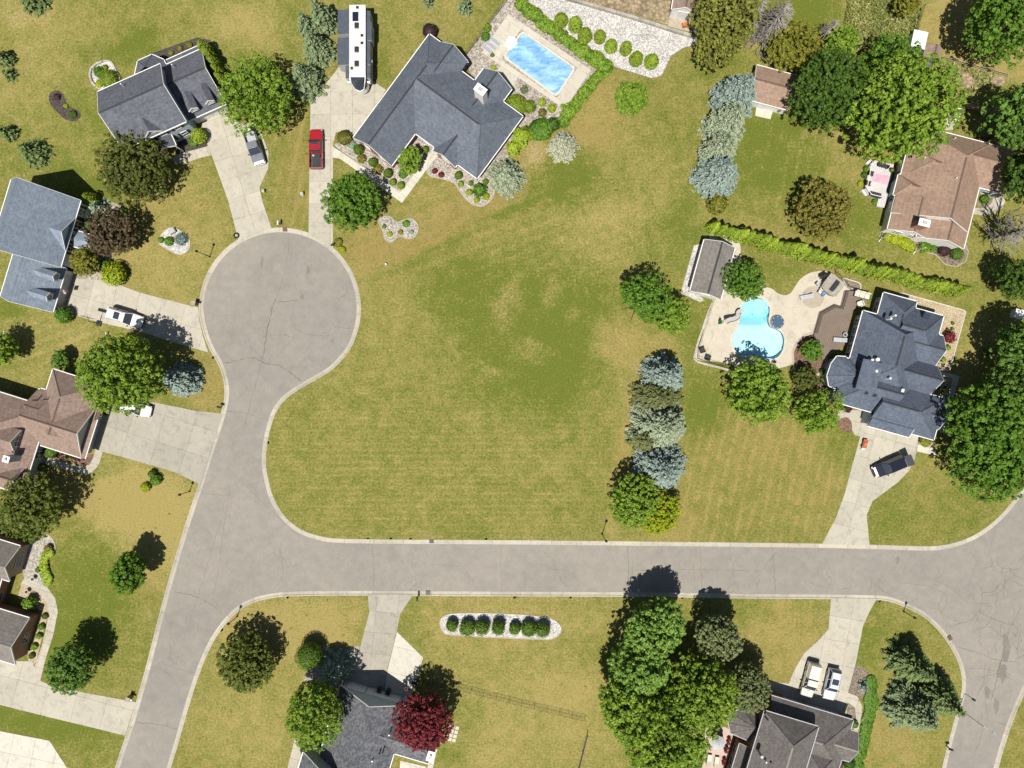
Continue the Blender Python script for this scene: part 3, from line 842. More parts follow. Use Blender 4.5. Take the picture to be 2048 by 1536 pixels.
bed('gravel_bed', TF((1255, 600), (1275, 550), (1330, 503), (1390, 505), (1480, 570), (1492, 640), (1460, 690), (1400, 700), (1340, 670), (1265, 625)), 'gravel_white', 0.03, 4, 'curb_concrete', 0.12, 0.08)
bed('gravel_bed', TF((690, 300), (860, 280), (970, 330), (1000, 420), (950, 560), (890, 690), (880, 780), (800, 905), (570, 895)), 'river_rock', 0.02, 0)
bed('mulch_bed', R1((760, 180), (1360, -30), (1540, 0), (1620, 170), (1440, 70), (950, 280)), 'mulch_dark', 0.02, 0)
bed('gravel_bed', R1((8, 440), (40, 360), (120, 300), (220, 278), (280, 310), (330, 420), (380, 510), (300, 600), (120, 610), (40, 550)), 'gravel_white', 0.03, 4, 'curb_concrete', 0.25, 0.12)
bed('mulch_bed', R1((1090, 1230), (1260, 1120), (1500, 1230), (1505, 1330), (1430, 1400), (1180, 1500), (1080, 1400)), 'mulch_dark', 0.02, 3)
bed('mulch_bed', TA((375, 760), (385, 715), (430, 695), (480, 715), (508, 780), (540, 820), (600, 850), (620, 890), (580, 930), (500, 915), (440, 860), (400, 820)), 'mulch_dark', 0.03, 4)
bed('gravel_bed', TD((130, -10), (500, -10), (1000, 145), (1320, 245), (1560, 320), (1500, 342), (1400, 370), (1312, 430), (1270, 520), (1240, 580), (1170, 600), (1000, 550), (850, 500), (720, 390), (500, 250), (240, 50)), 'gravel_white', 0.02, 0, 'mulch_grey', 0.10, 0.03)
bed('bare_ground', TD((540, -10), (1340, -10), (1330, 190), (1290, 190), (1000, 110), (600, 5)), 'bare_soil', 0.016, 0)
bed('patio', TD((1305, 130), (1530, 150), (1540, 250), (1440, 240), (1290, 200)), 'stamped', 0.024, 0)
bed('gravel_bed', TO((65, 400), (95, 358), (200, 342), (500, 347), (730, 367), (800, 390), (835, 430), (830, 470), (785, 500), (700, 505), (170, 480), (90, 460)), 'gravel_white', 0.03, 4, 'curb_concrete', 0.10, 0.06)
bed('gravel_bed', R4((395, 50), (480, 40), (560, 80), (600, 160), (595, 240), (520, 300), (480, 340), (560, 460), (555, 540), (500, 620), (270, 520), (330, 150)), 'gravel_grey', 0.02, 3, 'curb_concrete', 0.10, 0.06)
bed('gravel_bed', R4((235, 605), (410, 650), (500, 730), (545, 820), (545, 900), (480, 1100), (400, 1440), (340, 1520), (300, 1385), (460, 890), (190, 740)), 'sand_gravel', 0.02, 0)
bed('mulch_bed', R3((460, 1000), (640, 990), (1040, 1040), (1000, 1120), (960, 1168), (800, 1130), (480, 1050)), 'mulch_brown', 0.02, 0)
bed('sand_bed', R8((700, 70), (1275, 230), (1130, 755), (960, 715), (1000, 500), (1060, 330), (840, 200)), 'sand_gravel', 0.02, 0, 'concrete_new', 0.16, 0.07)
bed('sand_bed', R8((1020, 800), (1158, 825), (1095, 995), (980, 960)), 'sand_gravel', 0.024, 0)
bed('gravel_bed', R8((880, 1330), (1010, 1370), (990, 1440), (865, 1405)), 'sand_gravel', 0.024, 0)
bed('mulch_bed', V6((190, 1290), (240, 1170), (340, 1070), (500, 1020), (560, 1200), (640, 1390), (560, 1540), (420, 1700), (250, 1700), (200, 1430)), 'mulch_brown', 0.045, 0, 'stamped', 0.35, 0.07)
bed('mulch_bed', TL((95, 850), (150, 820), (240, 900), (270, 1000), (180, 1080), (60, 1000)), 'mulch_brown', 0.03, 3)
bed('mulch_bed', TL((275, 1180), (330, 1150), (370, 1175), (380, 1230), (365, 1265), (300, 1240)), 'mulch_brown', 0.046, 4)
bed('mulch_bed', TQ((977, 525), (1040, 565), (1090, 610), (1085, 720), (1015, 748), (935, 705)), 'mulch_grey', 0.02, 0)
bed('mulch_bed', TQ((920, 765), (975, 805), (985, 870), (940, 880)), 'mulch_grey', 0.024, 0)
bed('mulch_bed', R7((300, 1190), (640, 1310), (700, 1335), (880, 1375), (980, 1480), (1090, 1497), (1180, 1445), (1207, 1350), (1170, 1270), (780, 1200), (380, 1110)), 'mulch_grey', 0.02, 0, 'stamped', 0.12, 0.05)
bed('gravel_bed', TN((970, 500), (1030, 560), (1100, 560), (1190, 530), (1262, 515), (1212, 700), (1150, 860), (1000, 840), (820, 790), (850, 700), (950, 640)), 'gravel_grey', 0.018, 0)
bed('mulch_bed', TK((345, 85), (480, 110), (620, 150), (880, 220), (1040, 265), (1240, 310), (1540, 410), (1540, 432), (1240, 350), (1030, 280), (850, 232), (640, 190), (600, 170), (340, 112)), 'river_rock', 0.02, 0)
bed('mulch_bed', TK((1610, 560), (1776, 610), (1776, 680), (1650, 640)), 'mulch_grey', 0.02, 0, 'concrete_new', 0.14, 0.12)
bed('gravel_bed', TJ((905, 440), (965, 425), (985, 470), (865, 870), (1000, 960), (960, 975), (780, 890)), 'gravel_white', 0.02, 0, 'curb_concrete', 0.10, 0.05)
bed('ring_bed', R7((1290, 870), (1330, 830), (1400, 770), (1480, 760), (1475, 820), (1400, 890)), 'mulch_grey', 0.02, 3)
bed('weedy_ground', V8((600, 720), (760, 760), (1000, 830), (1360, 920), (1350, 1010), (1000, 1080), (700, 1000)), 'bare_soil', 0.012, 0)
# ---------------------------------------------------------------- foliage
def leaf_mat(name, c_dark, c_light, trans=0.30, rough=0.55):
    t = NT(name)
    a = t.attr('tint')
    col = t.ramp(a.outputs['Fac'], [(0.0, c_dark), (1.0, c_light)])
    b = t.n('ShaderNodeBsdfPrincipled')
    b.inputs['Roughness'].default_value = rough
    b.inputs['Specular IOR Level'].default_value = 0.25
    t.l(col, b.inputs['Base Color'])
    tr = t.n('ShaderNodeBsdfTranslucent')
    t.l(t.mix(0.35, col, (0.25, 0.30, 0.02)), tr.inputs[0])
    m = t.n('ShaderNodeMixShader')
    m.inputs[0].default_value = trans
    t.l(b.outputs[0], m.inputs[1]); t.l(tr.outputs[0], m.inputs[2])
    t.l(m.outputs[0], t.out.inputs[0])
leaf_mat('leaf_bright', (0.065, 0.145, 0.008), (0.320, 0.450, 0.052))
leaf_mat('leaf_light', (0.080, 0.170, 0.022), (0.310, 0.480, 0.090))
leaf_mat('leaf_moss', (0.055, 0.080, 0.012), (0.205, 0.245, 0.040))
leaf_mat('leaf_sage', (0.070, 0.090, 0.030), (0.260, 0.300, 0.120), 0.15)
leaf_mat('needle_olive', (0.050, 0.062, 0.010), (0.270, 0.280, 0.045), 0.1)
leaf_mat('leaf_mid', (0.046, 0.115, 0.010), (0.180, 0.325, 0.034))
leaf_mat('leaf_cool', (0.050, 0.115, 0.018), (0.190, 0.330, 0.050))
leaf_mat('leaf_dark', (0.032, 0.072, 0.010), (0.110, 0.200, 0.024))
leaf_mat('leaf_olive', (0.055, 0.072, 0.012), (0.170, 0.195, 0.036))
leaf_mat('leaf_yellow', (0.150, 0.210, 0.008), (0.470, 0.520, 0.022))
leaf_mat('leaf_gold', (0.115, 0.120, 0.012), (0.310, 0.305, 0.042))
leaf_mat('leaf_rust', (0.100, 0.100, 0.016), (0.340, 0.290, 0.060))
leaf_mat('leaf_red', (0.075, 0.008, 0.012), (0.290, 0.040, 0.052), 0.2)
leaf_mat('leaf_maroon', (0.030, 0.014, 0.016), (0.080, 0.036, 0.034), 0.15)
leaf_mat('leaf_plum', (0.055, 0.040, 0.020), (0.150, 0.110, 0.055), 0.15)
leaf_mat('needle_blue', (0.070, 0.110, 0.070), (0.300, 0.380, 0.270), 0.08)
leaf_mat('needle_silver', (0.080, 0.108, 0.060), (0.330, 0.380, 0.245), 0.08)
leaf_mat('needle_steel', (0.062, 0.094, 0.078), (0.285, 0.360, 0.310), 0.08)
leaf_mat('needle_pale', (0.170, 0.180, 0.115), (0.410, 0.420, 0.300), 0.08)
leaf_mat('needle_green', (0.040, 0.072, 0.020), (0.170, 0.225, 0.065), 0.08)
leaf_mat('needle_grey', (0.050, 0.080, 0.036), (0.220, 0.280, 0.130), 0.08)
leaf_mat('needle_pine', (0.045, 0.062, 0.018), (0.160, 0.175, 0.055), 0.08)
leaf_mat('thuja', (0.085, 0.130, 0.010), (0.250, 0.330, 0.028), 0.15)
leaf_mat('thuja_light', (0.120, 0.185, 0.012), (0.370, 0.470, 0.040), 0.15)
leaf_mat('thuja_mid', (0.085, 0.145, 0.012), (0.300, 0.400, 0.034), 0.15)
leaf_mat('boxwood', (0.045, 0.095, 0.008), (0.150, 0.235, 0.024), 0.15)
leaf_mat('weeds', (0.180, 0.210, 0.050), (0.440, 0.430, 0.160), 0.2)
mk('bark', (0.115, 0.085, 0.062), (0.075, 0.055, 0.040), 2.0, 0.95, 14, 0.4, 0.5)
mk('bark_grey', (0.300, 0.275, 0.240), (0.215, 0.195, 0.170), 2.0, 0.95, 14, 0.3, 0.4)

def leaf_mesh(name, cen, nrm, size, tint, mat, aspect=0.62, rng=None, extra=None, along=None):
    n = len(cen)
    nrm = nrm / (np.linalg.norm(nrm, axis=1)[:, None] + 1e-9)
    r = rng.normal(size=(n, 3)) if along is None else along + rng.normal(size=(n, 3)) * 0.15
    t = r - (r * nrm).sum(1)[:, None] * nrm
    t /= np.linalg.norm(t, axis=1)[:, None] + 1e-9
    b = np.cross(nrm, t)
    L = size[:, None] * 0.5
    W = L * aspect
    v = np.empty((n, 4, 3))
    v[:, 0] = cen - t * L
    v[:, 1] = cen + b * W - nrm * W * 0.15
    v[:, 2] = cen + t * L
    v[:, 3] = cen - b * W - nrm * W * 0.15
    V = v.reshape(-1, 3)
    fi = np.arange(n * 4, dtype=np.int32)
    ls = np.arange(0, n * 4, 4, dtype=np.int32)
    if extra is not None:                       # a dense inner body of triangles
        ev, ef = extra
        fi = np.r_[fi, (np.asarray(ef) + len(V)).ravel().astype(np.int32)]
        ls = np.r_[ls, n * 4 + np.arange(0, len(ef) * 3, 3, dtype=np.int32)]
        V = np.vstack([V, ev])
        tint = np.r_[tint, np.zeros(len(ef))]
    me = bpy.data.meshes.new(name)
    me.vertices.add(len(V)); me.vertices.foreach_set('co', V.ravel())
    me.loops.add(len(fi)); me.loops.foreach_set('vertex_index', fi)
    me.polygons.add(len(ls)); me.polygons.foreach_set('loop_start', ls)
    at = me.attributes.new('tint', 'FLOAT', 'FACE')
    at.data.foreach_set('value', np.clip(tint, 0, 1))
    me.materials.append(MAT[mat])
    me.update(calc_edges=True)
    return me

def ico(r, c, rng, jit=0.1, sub=2):
    bm = bmesh.new()
    bmesh.ops.create_icosphere(bm, subdivisions=sub, radius=1.0)
    v = np.array([q.co[:] for q in bm.verts])
    f = [[q.index for q in fc.verts] for fc in bm.faces]
    bm.free()
    v *= (1 + rng.uniform(-jit, jit, len(v)))[:, None]
    return v * np.array(r) + np.array(c), f

def sphere_dirs(n, rng, zmin=-0.5):
    d = rng.normal(size=(n * 3, 3))
    d /= np.linalg.norm(d, axis=1)[:, None]
    return d[d[:, 2] > zmin][:n]

def lobed(d, rng, k=7, amp=0.22):
    """uneven outline: a few random bulges"""
    ax = rng.normal(size=(k, 3)); ax /= np.linalg.norm(ax, axis=1)[:, None]
    w = rng.uniform(-1, 1, k)
    g = np.exp(3.2 * (d @ ax.T - 1)) @ w
    return 1 + amp * g

def broad_crown(r, h, zb, rng, mat, clump=0.5, leaf=0.30, amp=0.25, dens=1.0, flat=1.0, per=19):
    leaf *= 0.80
    clump *= 0.70
    zc = zb + (h - zb) * 0.48; rz = (h - zb) * 0.52
    nc = int(dens * 4.6 * r * max(rz, r * 0.6) / (clump * clump))
    d = sphere_dirs(nc, rng, -0.45)
    nc = len(d)
    sd = int(rng.integers(1 << 30))
    lob = lambda q: lobed(q, np.random.default_rng(sd), 9, amp)
    rad = lob(d) * rng.uniform(0.72, 1.04, nc)
    inner = rng.random(nc) < 0.26
    rad[inner] *= rng.uniform(0.45, 0.85, inner.sum())
    cc = d * rad[:, None] * np.array([r, r, rz * flat])
    cc[:, 2] += zc
    cs = clump * rng.uniform(0.65, 1.3, nc)
    idx = np.repeat(np.arange(nc), per)
    n = len(idx)
    ld = rng.normal(size=(n, 3)); ld /= np.linalg.norm(ld, axis=1)[:, None]
    out = d[idx] * 0.7 + np.array([0, 0, 0.5])
    ld = ld + out * 0.55
    ld /= np.linalg.norm(ld, axis=1)[:, None]
    cen = cc[idx] + ld * cs[idx][:, None] * rng.uniform(0.55, 1.0, n)[:, None] * np.array([1, 1, 0.75])
    nr = ld + np.array([0, 0, 0.45]) + rng.normal(size=(n, 3)) * 0.38
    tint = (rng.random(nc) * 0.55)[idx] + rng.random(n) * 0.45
    size = leaf * rng.uniform(0.7, 1.35, n)
    ni = int(55 * r * r)                       # dark-tinted leaf fill added inside the crown for a solid shadow
    di = rng.normal(size=(ni, 3)); di /= np.linalg.norm(di, axis=1)[:, None]
    ci = di * (lob(di) * rng.random(ni) ** 0.4 * 0.80)[:, None] * np.array([r, r, rz * flat]) + np.array([0, 0, zc])
    cen = np.vstack([cen, ci]); nr = np.vstack([nr, rng.normal(size=(ni, 3)) + np.array([0, 0, 0.6])])
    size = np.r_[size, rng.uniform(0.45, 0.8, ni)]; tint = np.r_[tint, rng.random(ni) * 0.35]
    return leaf_mesh('crown', cen, nr, size, tint, mat, 0.68, rng)

def trunk_mesh(name, r, h, zb, rng, mat='bark', limbs=7):
    m = MB()
    tr = max(0.07, 0.028 * h)
    top = zb + (h - zb) * 0.6
    m.tube([(0, 0, -0.1), (0, 0, zb * 0.5), (rng.uniform(-.1, .1), rng.uniform(-.1, .1), zb), (rng.uniform(-.3, .3), rng.uniform(-.3, .3), top)], [tr * 1.4, tr, tr * 0.85, tr * 0.3], 7)
    for k in range(limbs):
        a = 2 * math.pi * k / limbs + rng.uniform(-.4, .4)
        z0 = zb * 0.85 + (top - zb) * rng.uniform(0, 0.5)
        L = r * rng.uniform(0.6, 0.85)
        e = (math.cos(a) * L, math.sin(a) * L, min(h * 0.9, z0 + L * rng.uniform(0.5, 0.9)))
        mid = (e[0] * .45, e[1] * .45, z0 + (e[2] - z0) * 0.6)
        m.tube([(0, 0, z0), mid, e], [tr * 0.5, tr * 0.32, tr * 0.1], 5)
    return m

def spruce_crown(r, h, rng, mat, zb=0.25, droop=0.22, dens=1.0, tuft=0.40, power=0.85):
    cen = []; nr = []; al = []; tn = []; sz = []
    nlev = int(h / 0.52)
    for i in range(nlev):
        z = zb + (h - zb) * i / nlev
        f = (1 - (z - zb) / (h - zb))
        R = r * f ** power * rng.uniform(0.9, 1.08)
        nb = max(4, int(dens * 2 * math.pi * R / 0.86))
        a0 = rng.uniform(0, 6.3)
        for k in range(nb):
            a = a0 + 2 * math.pi * k / nb + rng.uniform(-.12, .12)
            Rb = R * rng.uniform(0.70, 1.12)
            ns = max(3, int(Rb * 0.85 / 0.22))
            s = np.linspace(0.25 if Rb > 1 else 0.1, 1.0, ns)
            x = np.cos(a) * Rb * s; y = np.sin(a) * Rb * s
            zz = z + 0.25 * Rb * s * 0.5 - droop * Rb * s * s
            wid = 0.16 * Rb * (1.1 - s) + 0.10
            for sd in (-1, 0, 1):
                ox = -np.sin(a) * wid * sd; oy = np.cos(a) * wid * sd
                cen.append(np.c_[x + ox, y + oy, zz - abs(sd) * 0.05])
                nr.append(np.c_[np.cos(a) * 0.35 * np.ones(ns), np.sin(a) * 0.35 * np.ones(ns), np.ones(ns)])
                al.append(np.c_[np.cos(a) - np.sin(a) * sd * 0.6 + 0 * s, np.sin(a) + np.cos(a) * sd * 0.6 + 0 * s, -0.1 + 0 * s])
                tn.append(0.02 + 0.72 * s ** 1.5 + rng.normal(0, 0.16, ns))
                sz.append(tuft * rng.uniform(0.8, 1.25, ns))
    cen = np.vstack(cen); nr = np.vstack(nr); al = np.vstack(al)
    nr = nr + rng.normal(size=nr.shape) * 0.22
    cen = cen + rng.normal(size=cen.shape) * 0.05
    return leaf_mesh('crown', cen, nr, np.concatenate(sz), np.concatenate(tn), mat, 0.5, rng, None, al)

def dense_crown(r, h, rng, mat, leaf=0.2, n=None, shape='ball', zb=0.0, rough=0.1):
    """clipped or naturally tight evergreen: leaf shell round a solid body"""
    n = n or int(max(260, 95 * r * max(h, r)))
    d = sphere_dirs(n, rng, -0.75)
    n = len(d)
    if shape == 'ball':
        sc = np.array([r, r, (h - zb) * 0.5]); c = np.array([0, 0, zb + (h - zb) * 0.5])
        cen = d * sc * (lobed(d, rng, 6, rough) * rng.uniform(0.88, 1.02, n))[:, None] + c
        nr = d / sc * r
        ex = ico(sc * 0.86, c, rng, 0.05)
    else:                                                    # cone / egg standing on the ground
        u = rng.random(n) ** 0.8
        a = rng.uniform(0, 6.283, n)
        prof = np.sin(np.pi * np.clip(0.16 + 0.84 * u, 0, 1)) ** 0.62 if shape == 'egg' else (1 - u) ** 0.75
        ang_l = 1 + rough * np.sin(a * 5 + rng.uniform(0, 6)) * 0.8
        cen = np.c_[np.cos(a) * r * prof * ang_l, np.sin(a) * r * prof * ang_l, zb + u * (h - zb)] * 1.0
        cen[:, :2] *= rng.uniform(0.86, 1.05, n)[:, None]
        nr = np.c_[np.cos(a), np.sin(a), 0.35 + 0.6 * u]
        k_ = 0.72 if shape == 'egg' else 0.5
        ex = ico((r * k_, r * k_, (h - zb) * 0.4), (0, 0, zb + (h - zb) * 0.41), rng, 0.05)
    nr = nr + rng.normal(size=nr.shape) * 0.42 + np.array([0, 0, 0.25])
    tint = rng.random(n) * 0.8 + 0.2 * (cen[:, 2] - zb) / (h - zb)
    return leaf_mesh('foliage', cen, nr, leaf * rng.uniform(0.7, 1.3, n), tint, mat, 0.7, rng, ex)

_seed = [100]
def nrng():
    _seed[0] += 1
    return np.random.default_rng(_seed[0])

def place(name, label, cat, px_, py_, zc, group=None):
    x, y, _ = P(px_, py_, zc)
    return thing(name, label, cat, (x, y, 0), 0.0, group)

def tree(name, label, px_, py_, rp, h, mat, zb=None, group=None, cat='tree', **kw):
    rng = nrng()
    zb = h * 0.22 if zb is None else zb
    zc = zb + (h - zb) * 0.5
    r = max(0.6, rp * (H - zc) / F - 0.45 * kw.get('clump', 0.5))
    t = place(name, label, cat, px_, py_, zc, group)
    link('crown', broad_crown(r, h, zb, rng, mat, **kw), t)
    trunk_mesh('trunk', r, h, zb, rng).build('trunk', 'bark', t)
    return t

def spruce(name, label, px_, py_, rp, h, mat, group=None, **kw):
    rng = nrng()
    zc = h * 0.28
    r = rp * (H - zc) / F
    t = place(name, label, 'tree', px_, py_, zc, group)
    link('crown', spruce_crown(r, h, rng, mat, **kw), t)
    MB().tube([(0, 0, -0.1), (0, 0, h * 0.5), (0, 0, h * 0.98)], [0.024 * h, 0.014 * h, 0.01], 6).build('trunk', 'bark', t)
    return t

def shrub(label, px_, py_, rp, h, mat, shape='ball', group=None, name='shrub', leaf=0.2, rough=0.12, n=None):
    rng = nrng()
    zc = h * 0.45
    r = rp * (H - zc) / F
    t = place(name, label, 'shrub', px_, py_, zc, group)
    link('foliage', dense_crown(r, h, rng, mat, leaf, n, shape, 0.0, rough), t)
    MB().tube([(0, 0, -0.05), (0, 0, h * 0.5)], [0.05, 0.03], 5).build('stem', 'bark', t)
    return t

def bare_tree(label, px_, py_, rp, h, lean=(0, 0), n=70, style='conifer'):
    rng = nrng()
    x, y, _ = P(px_, py_, h * 0.4)
    t = thing('dead_tree', label, 'tree', (x, y, 0))
    r = rp * (H - h * 0.4) / F
    m = MB()
    m.tube([(0, 0, -0.1), (lean[0] * .5, lean[1] * .5, h * .5), (lean[0], lean[1], h)], [0.02 * h, 0.012 * h, 0.02], 6)
    m.build('trunk', 'bark_grey', t)
    m = MB()
    for k in range(n):
        a = rng.uniform(0, 6.283)
        f = rng.uniform(0.12, 0.97)
        z0 = h * f
        L = r * (1.05 - 0.75 * f if style == 'conifer' else 0.55 + 0.45 * rng.random()) * rng.uniform(0.7, 1.1)
        o = (lean[0] * f, lean[1] * f, z0)
        up = -0.1 if style == 'conifer' else 0.55
        p = [o]
        for s in (0.35, 0.7, 1.0):
            p.append((o[0] + math.cos(a) * L * s + rng.normal(0, .06 * L), o[1] + math.sin(a) * L * s + rng.normal(0, .06 * L), z0 + up * L * s + rng.normal(0, .05 * L)))
        w = 0.085 if style == 'conifer' else 0.13
        m.tube(p, [w, w * .7, w * .5, w * .25], 3, cap=False)
        for q in range(4):
            b = p[rng.integers(1, 4)]
            a2 = a + rng.uniform(-0.9, 0.9)
            l2 = L * rng.uniform(0.25, 0.45)
            m.tube([b, (b[0] + math.cos(a2) * l2, b[1] + math.sin(a2) * l2, b[2] + up * l2 * .6)], [w * .5, w * .2], 3, cap=False)
    m.build('branches', 'bark_grey', t)
    return t

# ---- broadleaf trees
tree('shade_tree', 'bright green spreading tree between the two curving driveways', 515, 188, 76, 9.5, 'leaf_bright', amp=0.38, clump=0.6)
tree('crabapple_tree', 'dark olive crabapple tree in front of the house with two white dormers', 268, 335, 76, 8.0, 'leaf_olive', clump=0.45, leaf=0.30, amp=0.2)
tree('maple_tree', 'round mid green tree beside the red pickup driveway', 703, 405, 60, 8.0, 'leaf_mid', clump=0.5, leaf=0.32, amp=0.15)
tree('maple_tree', 'large bright green maple overhanging a white car on a driveway', 240, 750, 84, 13.0, 'leaf_bright', clump=0.55, leaf=0.36, amp=0.15)
tree('street_tree', 'olive tree in front of the brown roofed house with an arched window', 62, 1016, 62, 8.5, 'leaf_moss', clump=0.5, leaf=0.3, amp=0.28)
tree('young_tree', 'small green lawn tree with uneven crown and detached shadow near the road', 256, 1143, 45, 7.0, 'leaf_mid', clump=0.42, leaf=0.3, amp=0.3)
tree('young_tree', 'rounded green lawn tree beside the curving front walk of the brick house', 140, 1335, 50, 8.5, 'leaf_cool', clump=0.45, leaf=0.3, amp=0.15)
tree('lawn_tree', 'sparse dark olive tree alone on the straw lawn at the road bend', 497, 1326, 56, 6.8, 'leaf_moss', clump=0.42, leaf=0.30, amp=0.22, dens=1.0, zb=0.7)
tree('shade_tree', 'bright green tree overhanging the slate roof opposite the red maple', 628, 1420, 57, 11.0, 'leaf_bright', clump=0.5, leaf=0.32, amp=0.3)
tree('red_maple', 'dark red leaved maple at the corner of the slate roofed garage', 850, 1445, 55, 8.5, 'leaf_red', clump=0.5, leaf=0.34, amp=0.22)
tree('green_tree', 'broad two toned tree on the open lawn beside the pool house fence', 1278, 606, 54, 9.5, 'leaf_mid', clump=0.5, amp=0.55)
tree('green_tree', 'low bright green tree touching the broad lawn tree by the pool fence', 1342, 632, 42, 6.5, 'leaf_bright', clump=0.5, amp=0.4)
tree('maple_tree', 'bright yellow green round maple shading the south end of the freeform pool', 1520, 786, 70, 7.6, 'leaf_bright', clump=0.6, leaf=0.38, amp=0.14)
tree('maple_tree', 'bright green tree by the front walk of the navy roofed house', 1632, 828, 46, 7.0, 'leaf_bright', clump=0.55, amp=0.25)
tree('small_tree', 'small dark olive tree in mulch between the deck and a bright maple', 1613, 760, 27, 4.0, 'leaf_olive', clump=0.32, leaf=0.24, amp=0.15)
tree('small_tree', 'small light green tree in the curved mulch bed beside the brown deck', 1623, 703, 22, 3.2, 'leaf_mid', clump=0.32, leaf=0.24, amp=0.2)
tree('pool_tree', 'loose green tree between the grey pool house and the freeform pool', 1491, 563, 37, 6.0, 'leaf_mid', clump=0.36, leaf=0.26, amp=0.25)
tree('crabapple_tree', 'rust tinged olive tree alone on the back lawn above the clipped hedge', 1648, 415, 60, 7.5, 'leaf_rust', clump=0.42, leaf=0.3, amp=0.15)
tree('maple_tree', 'huge bright green maple beside the tan brown roofed house', 1805, 215, 108, 15.0, 'leaf_bright', clump=0.6, leaf=0.4, amp=0.12)
tree('dense_tree', 'dark green tree next to the brown roofed garden shed', 1657, 175, 78, 12.5, 'leaf_dark', clump=0.5, leaf=0.34, amp=0.25)
tree('dense_tree', 'mid green tree behind the huge maple near the white roofed shed', 1790, 125, 52, 8.5, 'leaf_mid', clump=0.5, amp=0.3)
tree('scrub_tree', 'olive green scrub tree above the brown roofed garden shed', 1585, 95, 50, 7.5, 'leaf_gold', clump=0.42, leaf=0.3, amp=0.25)
tree('scrub_tree', 'small yellow green scrub tree on the weedy strip past the dead conifers', 1685, 85, 34, 6.0, 'leaf_bright', clump=0.4, leaf=0.3, amp=0.3)
tree('scrub_tree', 'small yellowish scrub tree against the wire fence of the straw lawn', 1815, 5, 26, 5.0, 'leaf_gold', clump=0.4, amp=0.3)
tree('tall_tree', 'tall tree overhanging the striped straw lawn with ragged shadow', 2020, 30, 75, 15.5, 'leaf_mid', clump=0.6, leaf=0.4, amp=0.35)
tree('tall_tree', 'tall dark tree shading the fenced side yard of the tan brown house', 2048, 238, 64, 14.0, 'leaf_cool', clump=0.6, leaf=0.4, amp=0.3)
tree('tall_tree', 'tall dark tree overhanging the east end of the tan brown roof', 2066, 350, 54, 13.5, 'leaf_dark', clump=0.6, leaf=0.4, amp=0.25)
tree('tall_tree', 'dark tree behind the bare grey tree near a white utility cabinet', 2035, 560, 40, 9.0, 'leaf_dark', clump=0.5, amp=0.3)
tree('tall_tree', 'big dark green tree below the white utility cabinet', 2052, 702, 62, 12.5, 'leaf_cool', clump=0.6, leaf=0.4, amp=0.22)
tree('tall_tree', 'big green tree whose shade reaches the navy roof', 1978, 845, 80, 13.0, 'leaf_mid', clump=0.6, leaf=0.4, amp=0.25)
tree('tall_tree', 'big green tree beside the driveway of the black van', 1985, 930, 74, 12.0, 'leaf_mid', clump=0.6, leaf=0.4, amp=0.2)
tree('tall_tree', 'yellowish green big tree at the road end of the tree belt', 2052, 900, 80, 11.5, 'leaf_moss', clump=0.6, leaf=0.4, amp=0.2)
tree('tall_tree', 'green tree filling the gap between the cabinet tree and the shade tree', 2045, 795, 60, 12.5, 'leaf_cool', amp=0.3)
tree('locust_tree', 'light green feathery tree leaning over the straight road', 1315, 1252, 72, 10.5, 'leaf_light', clump=0.5, leaf=0.36, amp=0.48)
tree('locust_tree', 'light green feathery tree behind the one nearest the straight road', 1285, 1340, 52, 11.0, 'leaf_light', clump=0.5, leaf=0.36, amp=0.45)
tree('ash_tree', 'grey green tree with fine foliage whose shadow falls on the kerb', 1438, 1268, 50, 8.5, 'leaf_sage', clump=0.4, leaf=0.3, amp=0.35)
tree('big_maple', 'big bright green tree over the end of the black wire fence', 1250, 1420, 72, 12.5, 'leaf_bright', clump=0.6, leaf=0.4, amp=0.5)
tree('big_maple', 'big yellow tinged tree beside the charcoal roofed house', 1408, 1378, 68, 12.5, 'leaf_bright', clump=0.5, leaf=0.34, amp=0.5)
tree('big_maple', 'big bright tree between the patio and the straw back lawn', 1330, 1495, 82, 11.0, 'leaf_bright', clump=0.6, leaf=0.4, amp=0.5)
tree('big_maple', 'dense dark green tree in the middle of the tree group by the fence', 1335, 1405, 52, 8.0, 'leaf_mid', clump=0.55, amp=0.5)
tree('globe_tree', 'tight olive globe tree at the corner of the charcoal roofed house', 1492, 1377, 49, 8.0, 'leaf_sage', clump=0.30, leaf=0.22, amp=0.06, zb=1.2, dens=1.2)
tree('lawn_tree', 'round fresh green tree alone on the lawn below the white gravel bed', 1261, 195, 33, 4.6, 'leaf_bright', zb=0.4, clump=0.34, leaf=0.26, amp=0.1)
tree('entry_tree', 'bright green small tree beside the entrance of the wide slate roofed house', 818, 318, 30, 4.5, 'leaf_bright', clump=0.38, leaf=0.28, amp=0.25)
tree('plum_tree', 'brown purple plum tree at the front of the grey roofed house', 224, 466, 48, 6.5, 'leaf_plum', clump=0.36, leaf=0.26, amp=0.22)
tree('small_tree', 'yellow green small tree at the front corner of the grey roofed house', 170, 524, 30, 4.5, 'leaf_gold', clump=0.36, leaf=0.28, amp=0.3)
tree('yew_tree', 'green larger half of the roadside tree pair at the end of the spruce row', 1276, 1006, 60, 7.5, 'leaf_bright', clump=0.4, leaf=0.30, amp=0.2)
tree('cypress_tree', 'yellow tinted half of the roadside tree pair at the end of the spruce row', 1314, 1024, 48, 6.4, 'leaf_yellow', clump=0.36, leaf=0.26, amp=0.2)
tree('small_tree', 'tiny dark tree beside the trampoline lawn left of the large maple', 122, 718, 20, 3.0, 'leaf_cool', clump=0.3, leaf=0.26, amp=0.3)
tree('edge_tree', 'green tree behind the white goal frame at the picture edge lawn', 2, 700, 34, 6.0, 'leaf_bright', clump=0.45, amp=0.3)

